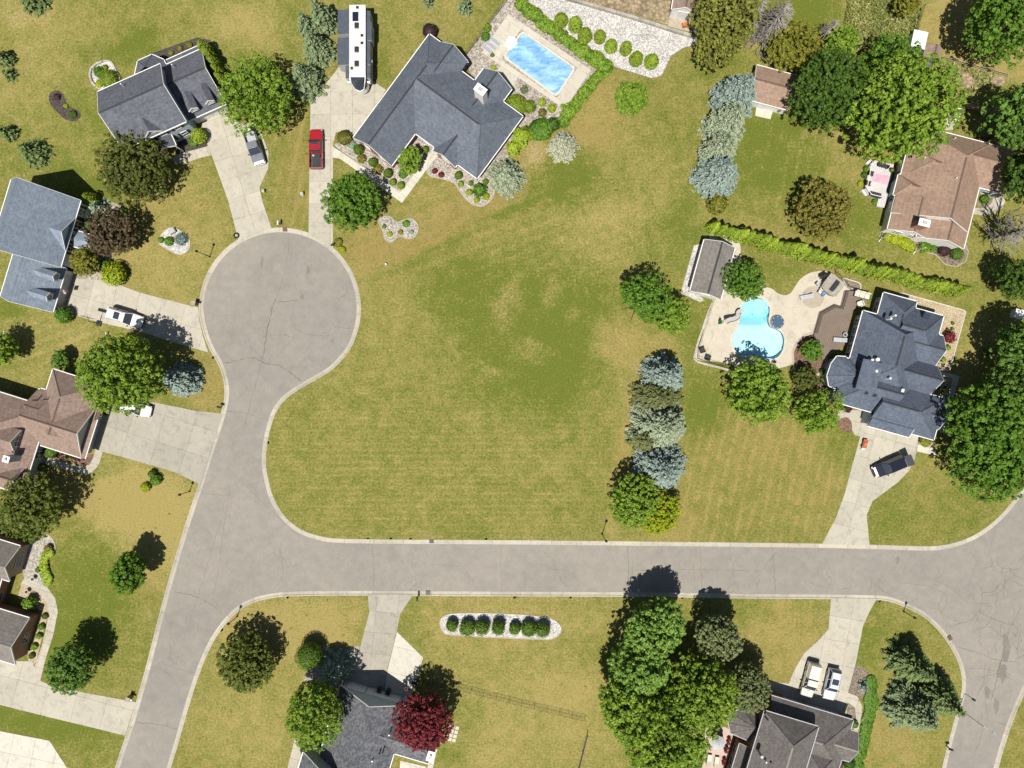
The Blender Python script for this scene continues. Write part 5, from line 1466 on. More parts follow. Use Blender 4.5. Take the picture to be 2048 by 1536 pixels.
class House:
    def __init__(self, name, label, ang, ax, ay, roof, wall, trim='trim_white', ridge='ridge_dark'):
        x, y, _ = P(ax, ay, 0)
        self.o = (x, y); self.a = math.radians(ang)
        self.root = thing(name, label, 'house' if 'shed' not in name else 'shed', (x, y, 0), self.a)
        self.roof = roof; self.wall = wall; self.trim = trim; self.ridge = ridge
    def L(self, p, z):
        X, Y, _ = P(p[0], p[1], z)
        dx, dy = X - self.o[0], Y - self.o[1]
        ca, sa = math.cos(self.a), math.sin(self.a)
        return dx * ca + dy * sa, -dx * sa + dy * ca
    def R(self, pts, ze):
        q = np.array([self.L(p, ze) for p in pts])
        return q[:, 0].min(), q[:, 0].max(), q[:, 1].min(), q[:, 1].max()
    # axis 'x' or 'y' is the direction of the ridge; hip=(a,b) insets at the low and high end (0 = gable)
    def block(self, rect, ze, zr, axis='x', hip=(0, 0), oh=0.4, zb=0.0, wall=None, roof=None, gut=(1, 1), walls=True, off=0.0, rake=True, cap=True):
        x0, x1, y0, y1 = rect
        tr = (lambda u, w, z: (u, w, z)) if axis == 'x' else (lambda u, w, z: (w, u, z))
        u0, u1, w0, w1 = (x0, x1, y0, y1) if axis == 'x' else (y0, y1, x0, x1)
        fl = axis == 'y'
        wm = (w0 + w1) / 2 + off
        th = 0.2
        def face(idx):
            return tuple(idx[::-1]) if fl else tuple(idx)
        ra, rb = u0 + hip[0], u1 - hip[1]
        V = [tr(u0, w0, ze), tr(u1, w0, ze), tr(u1, w1, ze), tr(u0, w1, ze), tr(ra, wm, zr), tr(rb, wm, zr),
             tr(u0, w0, ze - th), tr(u1, w0, ze - th), tr(u1, w1, ze - th), tr(u0, w1, ze - th), tr(ra, wm, zr - th), tr(rb, wm, zr - th)]
        Fc = [(0, 1, 5, 4), (2, 3, 4, 5)]
        if hip[1]:
            Fc += [(1, 2, 5), (1, 7, 8, 2)]
        else:
            Fc += [(1, 7, 11, 5), (5, 11, 8, 2)]
        if hip[0]:
            Fc += [(3, 0, 4), (3, 9, 6, 0)]
        else:
            Fc += [(4, 10, 6, 0), (3, 9, 10, 4)]
        Fc += [(0, 6, 7, 1), (2, 8, 9, 3), (6, 10, 11, 7), (9, 8, 11, 10)]
        ro = MB().add(V, [face(f) for f in Fc]).build('roof', roof or self.roof, self.root)
        if cap:
            m = MB()
            c0, c1 = ra + (0.25 if hip[0] else 0.05), rb - (0.25 if hip[1] else 0.05)
            if c1 > c0 + 0.3:
                s1 = (zr - ze) / (wm - w0); b = 0.13
                q = []
                for u in (c0, c1):
                    q += [tr(u, wm - b, zr - s1 * b - 0.02), tr(u, wm - b, zr - s1 * b + 0.035), tr(u, wm, zr + 0.045), tr(u, wm + b, zr - s1 * b + 0.035), tr(u, wm + b, zr - s1 * b - 0.02)]
                m.add(q, [face(f) for f in [(0, 5, 6, 1), (1, 6, 7, 2), (2, 7, 8, 3), (3, 8, 9, 4), (0, 1, 2, 3, 4), (9, 8, 7, 6, 5)]])
                m.build('ridge_cap', self.ridge, ro)
            for e, (uu, rr) in enumerate(((u0, ra), (u1, rb))):
                if hip[e]:
                    for ww in (w0, w1):
                        MB().tube([tr(uu, ww, ze + 0.01), tr(rr, wm, zr + 0.01)], 0.07, 4).build('hip_cap', roof or self.roof, ro)
        if self.trim:
            g = 0.13
            for k, ww in enumerate((w0, w1)):
                if not gut[k]:
                    continue
                s = -1 if k == 0 else 1
                a, b = sorted((ww + s * 0.005, ww + s * g))
                m = MB()
                p = [tr(u0 + .02, a, 0)[:2], tr(u1 - .02, b, 0)[:2]]
                m.box(min(p[0][0], p[1][0]), max(p[0][0], p[1][0]), min(p[0][1], p[1][1]), max(p[0][1], p[1][1]), ze - 0.16, ze - 0.02)
                m.build('gutter', self.trim, ro)
            for e, uu in enumerate((u0, u1)):
                s = -1 if e == 0 else 1
                if hip[e]:
                    a, b = sorted((uu + s * 0.005, uu + s * g))
                    p = [tr(a, w0, 0)[:2], tr(b, w1, 0)[:2]]
                    MB().box(min(p[0][0], p[1][0]), max(p[0][0], p[1][0]), min(p[0][1], p[1][1]), max(p[0][1], p[1][1]), ze - 0.16, ze - 0.02).build('gutter', self.trim, ro)
                elif (rake if isinstance(rake, bool) else rake[e]):
                    m = MB()
                    for (wa, wb) in ((w0, wm), (w1, wm)):
                        q = [tr(uu + s * .003, wa, ze + .012), tr(uu + s * .06, wa, ze + .012), tr(uu + s * .06, wb, zr + .012), tr(uu + s * .003, wb, zr + .012),
                             tr(uu + s * .003, wa, ze - .24), tr(uu + s * .06, wa, ze - .24), tr(uu + s * .06, wb, zr - .24), tr(uu + s * .003, wb, zr - .24)]
                        m.add(q, [(0, 1, 2, 3), (1, 5, 6, 2), (4, 7, 6, 5), (0, 3, 7, 4)])
                    m.build('rake_board', self.trim, ro)
        W = (x0 + oh, x1 - oh, y0 + oh, y1 - oh)
        if walls:
            s0 = (zr - ze) / (wm - w0)
            zl = ze - th + s0 * oh - 0.015
            pa, pb = u0 + (oh if hip[0] else oh * 0.75), u1 - (oh if hip[1] else oh * 0.75)
            q = []
            for k, u in enumerate((pa, pb)):
                zt = zr - th - 0.015 if not hip[k] else zl
                q += [tr(u, w0 + oh, zb), tr(u, w1 - oh, zb), tr(u, w1 - oh, zl), tr(u, wm, zt), tr(u, w0 + oh, zl)]
            if hip[0] or hip[1]:
                pass
            m = MB().add(q, [face(f) for f in [(4, 3, 2, 1, 0), (5, 6, 7, 8, 9), (0, 5, 9, 4), (1, 2, 7, 6)]])
            m.build('wall', wall or self.wall, self.root)
            W = (pa, pb, w0 + oh, w1 - oh) if axis == 'x' else (w0 + oh, w1 - oh, pa, pb)
        return W
    def on(self, W, side):
        x0, x1, y0, y1 = W
        if side == '-y': return lambda u, o, z: (x0 + u, y0 - o, z)
        if side == '+y': return lambda u, o, z: (x1 - u, y1 + o, z)
        if side == '+x': return lambda u, o, z: (x1 + o, y0 + u, z)
        return lambda u, o, z: (x0 - o, y1 - u, z)
    def slab(self, m, f, u0, u1, o0, o1, z0, z1, mi=0):
        q = [f(u0, o0, z0), f(u1, o0, z0), f(u1, o1, z0), f(u0, o1, z0), f(u0, o0, z1), f(u1, o0, z1), f(u1, o1, z1), f(u0, o1, z1)]
        m.add(q, [(0, 1, 2, 3), (4, 7, 6, 5), (3, 2, 6, 7), (0, 3, 7, 4), (1, 5, 6, 2), (0, 4, 5, 1)], mi)
    def window(self, W, side, u, z, w=1.0, h=1.4, shutters=False, frame=None, nm=1):
        f = self.on(W, side)
        b = 0.09
        m = MB()
        self.slab(m, f, u, u + w, 0.003, 0.07, z, z + b); self.slab(m, f, u, u + w, 0.003, 0.07, z + h - b, z + h)
        self.slab(m, f, u, u + b, 0.003, 0.07, z + b, z + h - b); self.slab(m, f, u + w - b, u + w, 0.003, 0.07, z + b, z + h - b)
        self.slab(m, f, u + b, u + w - b, 0.02, 0.06, z + h / 2 - 0.03, z + h / 2 + 0.03)
        for k in range(nm):
            c = u + w * (k + 1) / (nm + 1)
            self.slab(m, f, c - 0.025, c + 0.025, 0.02, 0.055, z + b, z + h - b)
        wo = m.build('window', frame or self.trim or 'trim_white', self.root)
        m = MB(); self.slab(m, f, u + b * .8, u + w - b * .8, 0.004, 0.025, z + b * .8, z + h - b * .8)
        m.build('pane', 'glass', wo)
        if shutters:
            for a in (u - 0.42, u + w + 0.05):
                m = MB(); self.slab(m, f, a, a + 0.37, 0.003, 0.05, z, z + h)
                m.build('shutter', 'shutter_and_shade_dark', wo)
        return wo
    def garage(self, W, side, u, w=2.6, h=2.1, mat='door_white'):
        f = self.on(W, side)
        m = MB()
        for k in range(4):
            self.slab(m, f, u, u + w, 0.003, 0.04, 0.03 + k * h / 4, 0.03 + (k + 1) * h / 4 - 0.03)
        g = m.build('garage_door', mat, self.root)
        m = MB()
        self.slab(m, f, u - 0.12, u - 0.01, 0.003, 0.06, 0.03, h + 0.12); self.slab(m, f, u + w + 0.01, u + w + 0.12, 0.003, 0.06, 0.03, h + 0.12)
        self.slab(m, f, u - 0.01, u + w + 0.01, 0.003, 0.06, h + 0.03, h + 0.14)
        m.build('door_frame', 'trim_white', g)
    def fan(self, pts, apex, ze, wall=True, name='roof', roof=None):
        """low faceted roof rising to one point"""
        ap = apex
        v = [(x, y, ze) for x, y in pts] + [tuple(ap)] + [(x, y, ze - 0.18) for x, y in pts]
        n = len(pts)
        f = [(i, i + 1, n) for i in range(n - 1)] + [(i, i + n + 1, i + n + 2, i + 1) for i in range(n - 1)]
        c = np.mean(pts, axis=0)
        if area2(list(pts) + [ap[:2]]) < 0:
            f = [q[::-1] for q in f]
        ro = MB().add(v, f).build(name, roof or self.roof, self.root)
        for i in range(n - 1):
            a, b = np.array(pts[i]), np.array(pts[i + 1])
            d = (b - a) / np.hypot(*(b - a)); nn = np.array([d[1], -d[0]])
            if nn @ (a - np.array(ap[:2])) < 0:
                nn = -nn
            MB().prism([tuple(a + nn * .01), tuple(b + nn * .01), tuple(b + nn * .12), tuple(a + nn * .12)], ze - 0.15, ze - 0.02).build('gutter', self.trim or 'trim_white', ro)
            if 0 < i:
                MB().tube([(a[0], a[1], ze + .01), ap], 0.06, 4).build('hip_cap', roof or self.roof, ro)
        if wall:
            ins = [(x + (ap[0] - x) * 0.1, y + (ap[1] - y) * 0.1) for x, y in pts] + [tuple(ap[:2])]
            MB().prism(ins, 0, ze - 0.1).build('wall', self.wall, self.root)
    def pipe(self, x, y, z0, h=0.4, r=0.09, mat='metal_white'):
        MB().tube([(x, y, z0 - 0.8), (x, y, z0 + h)], r, 8).build('vent_pipe', mat, self.root)
    def pipe_px(self, p, z, **kw):
        x, y = self.L(p, z)
        self.pipe(x, y, z, **kw)
    def chimney(self, x, y, wx, wy, z0, z1, mat='siding_white', cap='trim_grey'):
        c = MB().box(x - wx / 2, x + wx / 2, y - wy / 2, y + wy / 2, z0, z1).build('chimney', mat, self.root)
        MB().box(x - wx / 2 - .08, x + wx / 2 + .08, y - wy / 2 - .08, y + wy / 2 + .08, z1, z1 + 0.1).build('chimney_cap', 'trim_white', c)
        MB().box(x - wx / 5, x + wx / 5, y - wy / 5, y + wy / 5, z1 + 0.1, z1 + 0.32).build('flue', cap, c)
    def dormer(self, cx, cy, w, ze, zr, zb, depth, face='-y', frame='trim_white'):
        """gabled dormer; (cx, cy) is the middle of its front"""
        if face == '-y':
            W = self.block((cx - w / 2 - .12, cx + w / 2 + .12, cy - .12, cy + depth), ze, zr, 'y', (0, 0), 0.12, zb, None, None, (0, 0), cap=False, rake=(1, 0))
            self.window(W, '-y', (W[1] - W[0]) / 2 - w * .36, zb + (ze - zb) * .25, w * .72, (ze - zb) * .85, frame=frame)
        else:
            W = self.block((cx - depth, cx + .12, cy - w / 2 - .12, cy + w / 2 + .12), ze, zr, 'x', (0, 0), 0.12, zb, None, None, (0, 0), cap=False, rake=(0, 1))
            self.window(W, '+x', (W[3] - W[2]) / 2 - w * .36, zb + (ze - zb) * .25, w * .72, (ze - zb) * .85, frame=frame)
    def columns(self, pts, z, r=0.12):
        for x, y in pts:
            MB().lathe([(r * 1.5, 0), (r * 1.5, .15), (r, .2), (r * .9, z - .2), (r * 1.4, z - .1), (r * 1.4, z)], (x, y, 0), 10).build('porch_column', 'trim_white', self.root)

# ---------------------------------------------------------------- house with two white dormers
h = House('colonial_house', 'blue sided two storey house with dark slate roof and two white dormers', 24.1, 300, 215, 'roof_slate', 'siding_blue')
Wm = h.block(h.R(R1((95, 668), (895, 305), (1230, 1040), (425, 1400)), 5.3), 5.3, 8.2, 'x')
L_ = Wm[1] - Wm[0]
for u in (0.9, 2.9, L_ - 4.4, L_ - 2.1):
    h.window(Wm, '-y', u, 3.5, 1.0, 1.35, True)
for u in (0.9, 2.9, L_ - 4.4, L_ - 2.1):
    h.window(Wm, '-y', u, 0.8, 1.0, 1.5, True)
h.window(Wm, '+x', 4.0, 3.5, 0.9, 1.3); h.window(Wm, '-x', 3.0, 3.5, 1.0, 1.3); h.window(Wm, '+y', 3.0, 1.0, 1.2, 1.4)
Wg = h.block(h.R(R1((920, 345), (1410, 120), (1740, 815), (1310, 1000)), 2.7), 2.7, 5.6, 'x')
g0 = h.R(R1((920, 345), (1410, 120), (1740, 815), (1310, 1000)), 2.7)
Lg = Wg[1] - Wg[0]
h.garage(Wg, '-y', Lg - 2.55, 2.3); h.garage(Wg, '-y', Lg - 5.15, 2.3)
for p in ((1322, 885), (1530, 790)):
    cx, cy = h.L(R1(p)[0], 4.3)
    h.dormer(cx, cy, 1.25, 4.45, 5.05, 3.5, 2.6)
x0, x1, y0, y1 = h.R(R1((950, 268), (1430, 58), (1410, 120), (920, 345)), 2.3)
h.block((x0, x1, y0 - 0.6, y1), 2.3, 2.55, 'x', cap=False, walls=False, gut=(0, 1))
cx, cy = h.L(R1((815, 1215))[0], 5.3)
h.block((cx - 1.55, cx + 1.55, cy + 0.02, cy + 4.0), 5.25, 6.85, 'y', oh=0.3, zb=4.9, gut=(0, 0), cap=False, rake=(1, 0))
o = h.window((cx - 0.7, cx + 0.7, cy + 0.22, cy + 2), '-y', 0.2, 5.0, 1.0, 1.1)
x0, x1, y0, y1 = h.R(R1((800, 1300), (1040, 1220), (1095, 1350), (870, 1440)), 2.9)
h.block((x0, x1, y0, y1 + 0.6), 2.9, 3.75, 'y', walls=False, rake=(1, 0))
h.columns([(x0 + .25, y0 + .25), (x1 - .25, y0 + .25)], 2.75)
pf = [h.L(p, 2.7) for p in R1((550, 445), (610, 268), (790, 185), (940, 250))]
h.fan([(pf[0][0], pf[0][1] - .4)] + pf[1:] + [(pf[3][0], pf[3][1] - 2)], ((pf[0][0] + pf[3][0]) / 2, pf[0][1] - 0.6, 4.3), 2.7)
h.pipe_px(R1((410, 575))[0], 6.6); h.pipe_px(R1((1060, 330))[0], 4.0)

# ---------------------------------------------------------------- wide slate-roofed house with the covered pool
h = House('ranch_house', 'wide slate roofed brick ranch house next to the covered pool', -36.3, 880, 200, 'roof_wide', 'brick')
Wl = h.block((-6.11, 0.9, -12.85, 6.15), 2.9, 6.0, 'y', (0, 4.6))
for u in (1.2, 4.2, 13.0):
    h.garage(Wl, '-x', 18.0 - u - 2.6, 2.5)
h.window(Wl, '-y', 1.2, 1.0, 1.1, 1.3); h.window(Wl, '-y', 3.8, 1.0, 1.1, 1.3); h.window(Wl, '+x', 1.5, 0.9, 1.2, 1.4)
Wk = h.block((-2.5, 12.22, -6.88, 4.55), 2.9, 6.35, 'x', (0, 3.4), rake=False)
h.window(Wk, '-y', 6.0, 0.9, 1.4, 1.5); h.window(Wk, '-y', 4.0, 0.2, 1.1, 2.0)
for u in (2.0, 5.2, 8.0):
    h.window(Wk, '+x', u, 0.9, 1.2, 1.4)
Wr = h.block((-3.97, 0.9, 1.5, 6.28), 2.9, 5.1, 'y', rake=(0, 1))
h.window(Wr, '+y', 1.2, 0.9, 1.6, 1.4)
Wr = h.block((3.38, 8.51, -0.1, 6.86), 2.9, 5.2, 'y', rake=(0, 1))
h.window(Wr, '+y', 1.0, 0.6, 2.2, 1.8)
Wf = h.block((4.5, 8.62, -7.45, -3.5), 2.9, 4.75, 'y', rake=(1, 0))
h.window(Wf, '-y', 0.9, 0.9, 1.5, 1.4)
cx, cy = h.L(TC((1095, 612))[0], 7.6)
h.chimney(cx, cy, 1.55, 1.0, 4.0, 7.6)
h.pipe_px(TC((757, 425))[0], 4.4); h.pipe_px(TC((1145, 833))[0], 4.6)

# ---------------------------------------------------------------- blue-grey roofed house
h = House('cape_house', 'pale sided house with steep blue grey roof and two roof dormers', -16.8, 95, 480, 'roof_bluegrey', 'siding_pale', ridge='roof_bluegrey')
e0 = h.L(R2((825, 310))[0], 4.0); e1 = h.L(R2((618, 995))[0], 4.0)
Wm = h.block((e0[0] - 10.6, e0[0], e1[1], e0[1]), 4.0, 10.2, 'y')
for u, w in ((1.0, 1.2), (2.9, 1.2), (5.0, .7), (6.5, 1.2), (8.4, 1.2)):
    if u + w < Wm[3] - Wm[2] - 0.2:
        h.window(Wm, '+x', Wm[3] - Wm[2] - u - w + 0.3, 1.5, w, 1.9, w > 1)
a = h.L(R2((780, 490))[0], 4.0); b = h.L(R2((660, 830))[0], 4.0)
h.block((e0[0] - 4.2, e0[0] + 0.03, b[1], a[1]), 4.05, 6.15, 'x', zb=3.6, gut=(0, 0), cap=False, rake=(0, 1))
rg = h.R(R2((130, 870), (670, 1005), (540, 1455)), 2.7)
Wg = h.block(rg, 2.7, 6.4, 'y')
h.garage(Wg, '+x', 0.5, 2.4, mat='door_grey'); h.garage(Wg, '+x', 3.3, 2.4, mat='door_grey')
for p in ((560, 1090), (492, 1298)):
    cx, cy = h.L(R2(p)[0], 4.6)
    h.dormer(cx, cy, 1.15, 4.7, 5.3, 3.6, 3.0, '+x', 'trim_grey')
q = [h.L(p, 2.8) for p in R2((785, 690), (880, 650), (890, 815), (800, 795))]
q = np.array(q)
h.block((q[:, 0].min() - .3, q[:, 0].max(), q[:, 1].min(), q[:, 1].max()), 2.7, 3.2, 'x', cap=False, walls=False, rake=False)
h.columns([(q[:, 0].max() - .2, q[:, 1].min() + .2), (q[:, 0].max() - .2, q[:, 1].max() - .2)], 2.55, 0.09)

# ---------------------------------------------------------------- brown roofed house with arched window
h = House('brown_roofed_house', 'grey sided house with brown roof and an arched gable window', -17.5, 110, 860, 'roof_brown', 'siding_grey', ridge='ridge_brown')
rg = h.R(R3((415, 925), (930, 1075), (1105, 520)), 2.8)
fx = h.L(R3((205, 590))[0], 5.7)[0]
Wg = h.block((fx, rg[1] - 0.55, rg[2], rg[3]), 2.8, 5.75, 'x', rake=(0, 1))
h.garage(Wg, '+x', 0.9, 4.6, 2.1, 'door_grey'); h.garage(Wg, '+x', 5.9, 1.6, 2.1, 'door_grey')
x1 = rg[1]
m = MB(); m.add([(x1 - .95, rg[2] + .1, 3.15), (x1, rg[2], 2.75), (x1, rg[3], 2.75), (x1 - .95, rg[3] - .1, 3.15), (x1, rg[2], 2.6), (x1, rg[3], 2.6), (x1 - .95, rg[2] + .1, 2.6), (x1 - .95, rg[3] - .1, 2.6)], [(0, 1, 2, 3), (1, 4, 5, 2), (0, 6, 4, 1), (3, 2, 5, 7)])
ro = m.build('pent_roof', 'roof_brown', h.root)
MB().box(x1 + .005, x1 + .13, rg[2], rg[3], 2.62, 2.74).build('gutter', 'trim_white', ro)
rb = h.R(R3((580, 100), (510, 340), (1075, 460)), 2.8)
top = h.L(R3((580, 100))[0], 2.8)[1]
Wb = h.block((rb[0], rb[1], rg[2] + 2.5, top), 2.8, 5.55, 'y', (0, 3.0), rake=False)
h.window(Wb, '-x', 1.5, 0.9, 1.2, 1.3)
rl = h.R(R3((370, 305), (505, 345)), 2.8)
h.block((fx - 0.3, rb[0] + 1.0, rg[2] + 3.0, rl[3]), 2.8, 4.9, 'x', rake=False)
c0 = h.L(R3((270, 440))[0], 3.2); c1 = h.L(R3((410, 930))[0], 3.2); c2 = h.L(R3((335, 1180))[0], 3.2)
Wh = h.block((c1[0] - 11.5, c1[0], c2[1] - 3.9, c0[1]), 3.2, 6.6, 'y', (4.5, 4.5), off=0.0)
h.window(Wh, '+x', Wh[3] - Wh[2] - 7.8, 0.5, 1.2, 2.1, nm=0)
cx, cy = h.L(R3((180, 890))[0], 5.0)
Wd = h.block((cx - 4.0, cx + .15, cy - 1.75, cy + 1.75), 5.0, 6.6, 'x', oh=0.2, zb=3.2, gut=(0, 0), cap=False, rake=(0, 1))
f = h.on(Wd, '+x')
n = 10; wc = (Wd[3] - Wd[2]) / 2
arc = [(wc + 0.95 * math.cos(math.pi * k / n), 4.75 + 0.8 * math.sin(math.pi * k / n)) for k in range(n + 1)]
m = MB()
outer = [(wc - 0.95, 4.3)] + arc[::-1] + [(wc + 0.95, 4.3)]
inner = [(wc - 0.83, 4.38)] + [(wc + 0.83 * math.cos(math.pi * k / n), 4.75 + 0.68 * math.sin(math.pi * k / n)) for k in range(n, -1, -1)] + [(wc + 0.83, 4.38)]
N = len(outer)
m.add([f(u, .05, z) for u, z in outer] + [f(u, .05, z) for u, z in inner], [(i, (i + 1) % N, (i + 1) % N + N, i + N) for i in range(N)])
h.slab(m, f, wc - .04, wc + .04, .03, .06, 4.38, 5.43); h.slab(m, f, wc - .83, wc + .83, .03, .062, 4.72, 4.80)
aw = m.build('arched_window', 'trim_white', h.root)
MB().add([f(u, .02, z) for u, z in inner], [tuple(range(N))]).build('pane', 'glass', aw)
ga = h.L(R3((320, 1165))[0], 3.2); gb = h.L(R3((195, 1450))[0], 3.2)
Wq = h.block((ga[0] - 6, gb[0] + 0.1, gb[1] - .1, ga[1] + .1), 3.2, 5.3, 'x', rake=(0, 1))
h.window(Wq, '+x', (Wq[3] - Wq[2]) / 2 - .9, 1.0, 1.8, 1.5)
cx, cy = h.L(R3((92, 1085))[0], 6.0)
h.chimney(cx, cy, 0.8, 0.8, 3.5, 6.4, 'siding_blue')
h.pipe_px(R3((380, 440))[0], 4.6, mat='black_metal'); h.pipe_px(R3((498, 430))[0], 4.3, mat='black_metal')

# ---------------------------------------------------------------- brick house at the left edge
h = House('brick_house', 'brick house with grey brown gables beside a curved front walk', -17.0, 20, 1200, 'roof_taupe', 'brick', ridge='ridge_light')
a = h.L(R4((230, 180))[0], 2.8); b = h.L(R4((95, 560))[0], 2.8)
W1 = h.block((a[0] - 9, (a[0] + b[0]) / 2, b[1], a[1]), 2.8, 4.95, 'x')
h.window(W1, '+x', (W1[3] - W1[2]) / 2 - .9, 0.9, 1.8, 1.4, frame='trim_grey', nm=2)
a2 = h.L(R4((330, 970))[0], 2.8); b2 = h.L(R4((155, 1475))[0], 2.8)
W2 = h.block((a2[0] - 9, (a2[0] + b2[0]) / 2, b2[1], a2[1]), 2.8, 5.2, 'x')
h.window(W2, '+x', (W2[3] - W2[2]) / 2 - .9, 0.9, 1.8, 1.4, frame='trim_grey', nm=2)
W3 = h.block((a[0] - 12, b[0] - 1.0, b2[1] + 2, a[1] - 2), 3.0, 6.4, 'y')
h.window(W3, '+x', 5.0, 0.9, 1.6, 1.4, frame='trim_grey', nm=2)

# ---------------------------------------------------------------- slate house at the bottom
h = House('slate_house', 'pale blue gabled house with speckled slate roof under the red maple', -16.6, 720, 1440, 'roof_speckle', 'siding_blue', ridge='roof_speckle')
W1 = h.block((-4.07, 6.41, -13, 5.5), 2.7, 6.5, 'y')
h.garage(W1, '+y', 1.2, 4.8); h.garage(W1, '+y', 6.6, 2.4)
W2 = h.block((0.5, 11.7, -1.9, 4.0), 2.7, 4.75, 'x', rake=(0, 1))
cx, cy = h.L(R5((1705, 1008))[0], 5.4)
h.chimney(cx, cy, 0.9, 1.3, 0.0, 5.4)
W3 = h.block((-6.4, 1.6, -13, -5.15), 3.4, 7.0, 'y')
h.window(W3, '+y', 5.6, 3.4, 0.7, 0.9)
for p, mt in (((1222, 750), 'metal_white'), ((1025, 1055), 'metal_white'), ((1105, 980), 'black_metal'), ((1140, 970), 'black_metal'), ((920, 1040), 'black_metal')):
    h.pipe_px(R5(p)[0], 4.8, mat=mt)

# ---------------------------------------------------------------- charcoal roofed house
h = House('charcoal_house', 'dark brick house with charcoal hip roofs beside two silver vehicles', -16.75, 1580, 1480, 'roof_charcoal', 'brick', 'trim_grey', 'ridge_light')
WA = h.block((-5.97, 6.67, -1.1, 6.53), 2.8, 5.25, 'x', (0, 4.5), rake=False)
h.garage(WA, '+y', 1.0, 4.8, 2.1, 'door_grey'); h.garage(WA, '+y', 6.6, 2.6, 2.1, 'door_grey')
WB = h.block((-7.5, 0.62, -9, 4.97), 5.3, 7.9, 'y', (0, 2.7))
h.window(WB, '-x', 3.0, 3.4, 1.2, 1.3); h.window(WB, '+y', 3.0, 5.0 - 1.6, 1.2, 1.0)
WC = h.block((-8.45, 0.4, -11, -1.55), 2.8, 5.6, 'y')
for u in (0.8, 2.6, 4.4):
    h.window(WC, '-x', u, 0.4, 1.4, 2.0)
h.fan([(-7.0, 3.7), (-9.6, 3.4), (-10.95, 2.2), (-10.87, 0.8), (-10.12, -0.54), (-6.82, -0.9)], (-7.4, 1.81, 4.3), 2.7)
h.block((3.0, 7.9, 0.5, 5.0), 2.8, 4.1, 'x', rake=(0, 1))
h.block((0.2, 6.1, -8, 1.6), 2.8, 4.9, 'y', (0, 2.9), rake=False)
for p, mt in (((745, 810), 'metal_white'), ((765, 330), 'black_metal'), ((800, 815), 'black_metal'), ((920, 740), 'flue_metal')):
    h.pipe_px(R6(p)[0], 6.6, mat=mt, r=0.12)
cx, cy = h.L(R6((690, 740))[0], 7.0)
h.pipe(cx, cy, 6.4, 1.2, 0.22, 'flue_metal')

# ---------------------------------------------------------------- navy roofed house with the freeform pool
h = House('navy_roofed_house', 'sprawling navy roofed house with many gables beside the freeform pool', -15.5, 1780, 740, 'roof_navy', 'siding_blue')
WN = h.block((-5.5, -0.4, 4.0, 10.3), 3.0, 5.3, 'y', (0, 2.6), rake=False)
h.window(WN, '-x', 0.6, 0.6, 1.6, 1.9); h.window(WN, '-x', 2.4, 0.6, 1.6, 1.9)
WM = h.block((-7.7, 2.0, -5.2, 6.9), 3.0, 7.0, 'y', (4.6, 2.6), off=0.0)
for k in range(5):
    h.window(WM, '-x', 0.5 + k * 1.32, 0.5, 1.15, 2.0)
WE = h.block((-3.0, 3.97, 2.3, 9.3), 3.0, 6.0, 'x', (0, 3.6), rake=False)
W3 = h.block((0.0, 4.72, 1.9, 6.45), 3.0, 4.7, 'x', rake=(0, 1), gut=(0, 1))
h.window(W3, '+x', 1.2, 0.9, 1.4, 1.4)
W4 = h.block((-1.0, 5.1, -2.45, 1.9), 3.0, 5.4, 'x', rake=(0, 1), gut=(1, 0))
h.window(W4, '+x', 1.0, 0.9, 1.4, 1.4)
WS = h.block((-2.6, 7.45, -8.7, -2.4), 3.0, 5.6, 'x', (0, 4.4), rake=(0, 0))
h.garage(WS, '-y', 0.8, 2.6); h.garage(WS, '-y', 3.9, 2.6)
h.window(WS, '-x', 2.2, 3.3, 1.4, 1.0)
h.block((-2.55, 3.8, -9.3, -7.0), 2.95, 3.75, 'x', (0, 0), cap=False, rake=(0, 1), gut=(1, 0))
h.block((4.0, 7.75, -7.0, -3.4), 3.0, 4.3, 'x', rake=(0, 1))
WW = h.block((-8.55, 0.0, -7.2, -0.5), 3.0, 5.9, 'x', (3.4, 0), rake=False)
h.window(WW, '-y', 1.0, 0.9, 1.6, 1.4); h.window(WW, '-y', 3.6, 0.2, 1.1, 2.0)
h.fan([(-8.3, -0.35), (-9.62, -0.62), (-10.14, -1.89), (-10.24, -3.75), (-9.59, -5.15), (-8.5, -5.25)], (-6.6, -2.8, 4.75), 2.98)
MB().add([(-6.9, -4.65, 3.5), (-6.9, -0.5, 3.5), (-6.9, -0.5, 5.75), (-6.9, -4.65, 5.75), (-4.6, -4.65, 3.6), (-4.6, -0.5, 3.6), (-4.6, -0.5, 6.05), (-4.6, -4.65, 6.05)], [(0, 3, 2, 1), (0, 4, 7, 3), (1, 2, 6, 5)]).build('clerestory_wall', 'shutter_and_shade_dark', h.root)  # near-black colour paints in the shade of this grazing-lit wall
MB().add([(-7.05, -4.8, 5.72), (-7.05, -0.35, 5.72), (-4.3, -0.35, 6.1), (-4.3, -4.8, 6.1), (-7.05, -4.8, 5.6), (-7.05, -0.35, 5.6), (-4.3, -0.35, 5.98), (-4.3, -4.8, 5.98)], [(3, 2, 1, 0), (0, 1, 5, 4), (4, 5, 6, 7), (0, 4, 7, 3), (1, 2, 6, 5)]).build('clerestory_roof', 'roof_navy', h.root)
for p, r_, z_ in (((495, 655), .28, 5.6), ((448, 660), .2, 5.4), ((485, 757), .2, 5.6), ((455, 765), .14, 5.4), ((605, 820), .16, 6.2), ((612, 297), .16, 5.6), ((650, 270), .15, 5.3)):
    h.pipe_px(R8(p)[0], z_, h=0.45, r=r_)
for p in ((405, 945), (478, 967)):
    x, y = h.L(R8(p)[0], 4.9)
    MB().box(x - .22, x + .22, y - .22, y + .22, 4.4, 5.15).build('roof_vent', 'black_metal', h.root)
x, y = h.L(R8((720, 930))[0], 5.4)
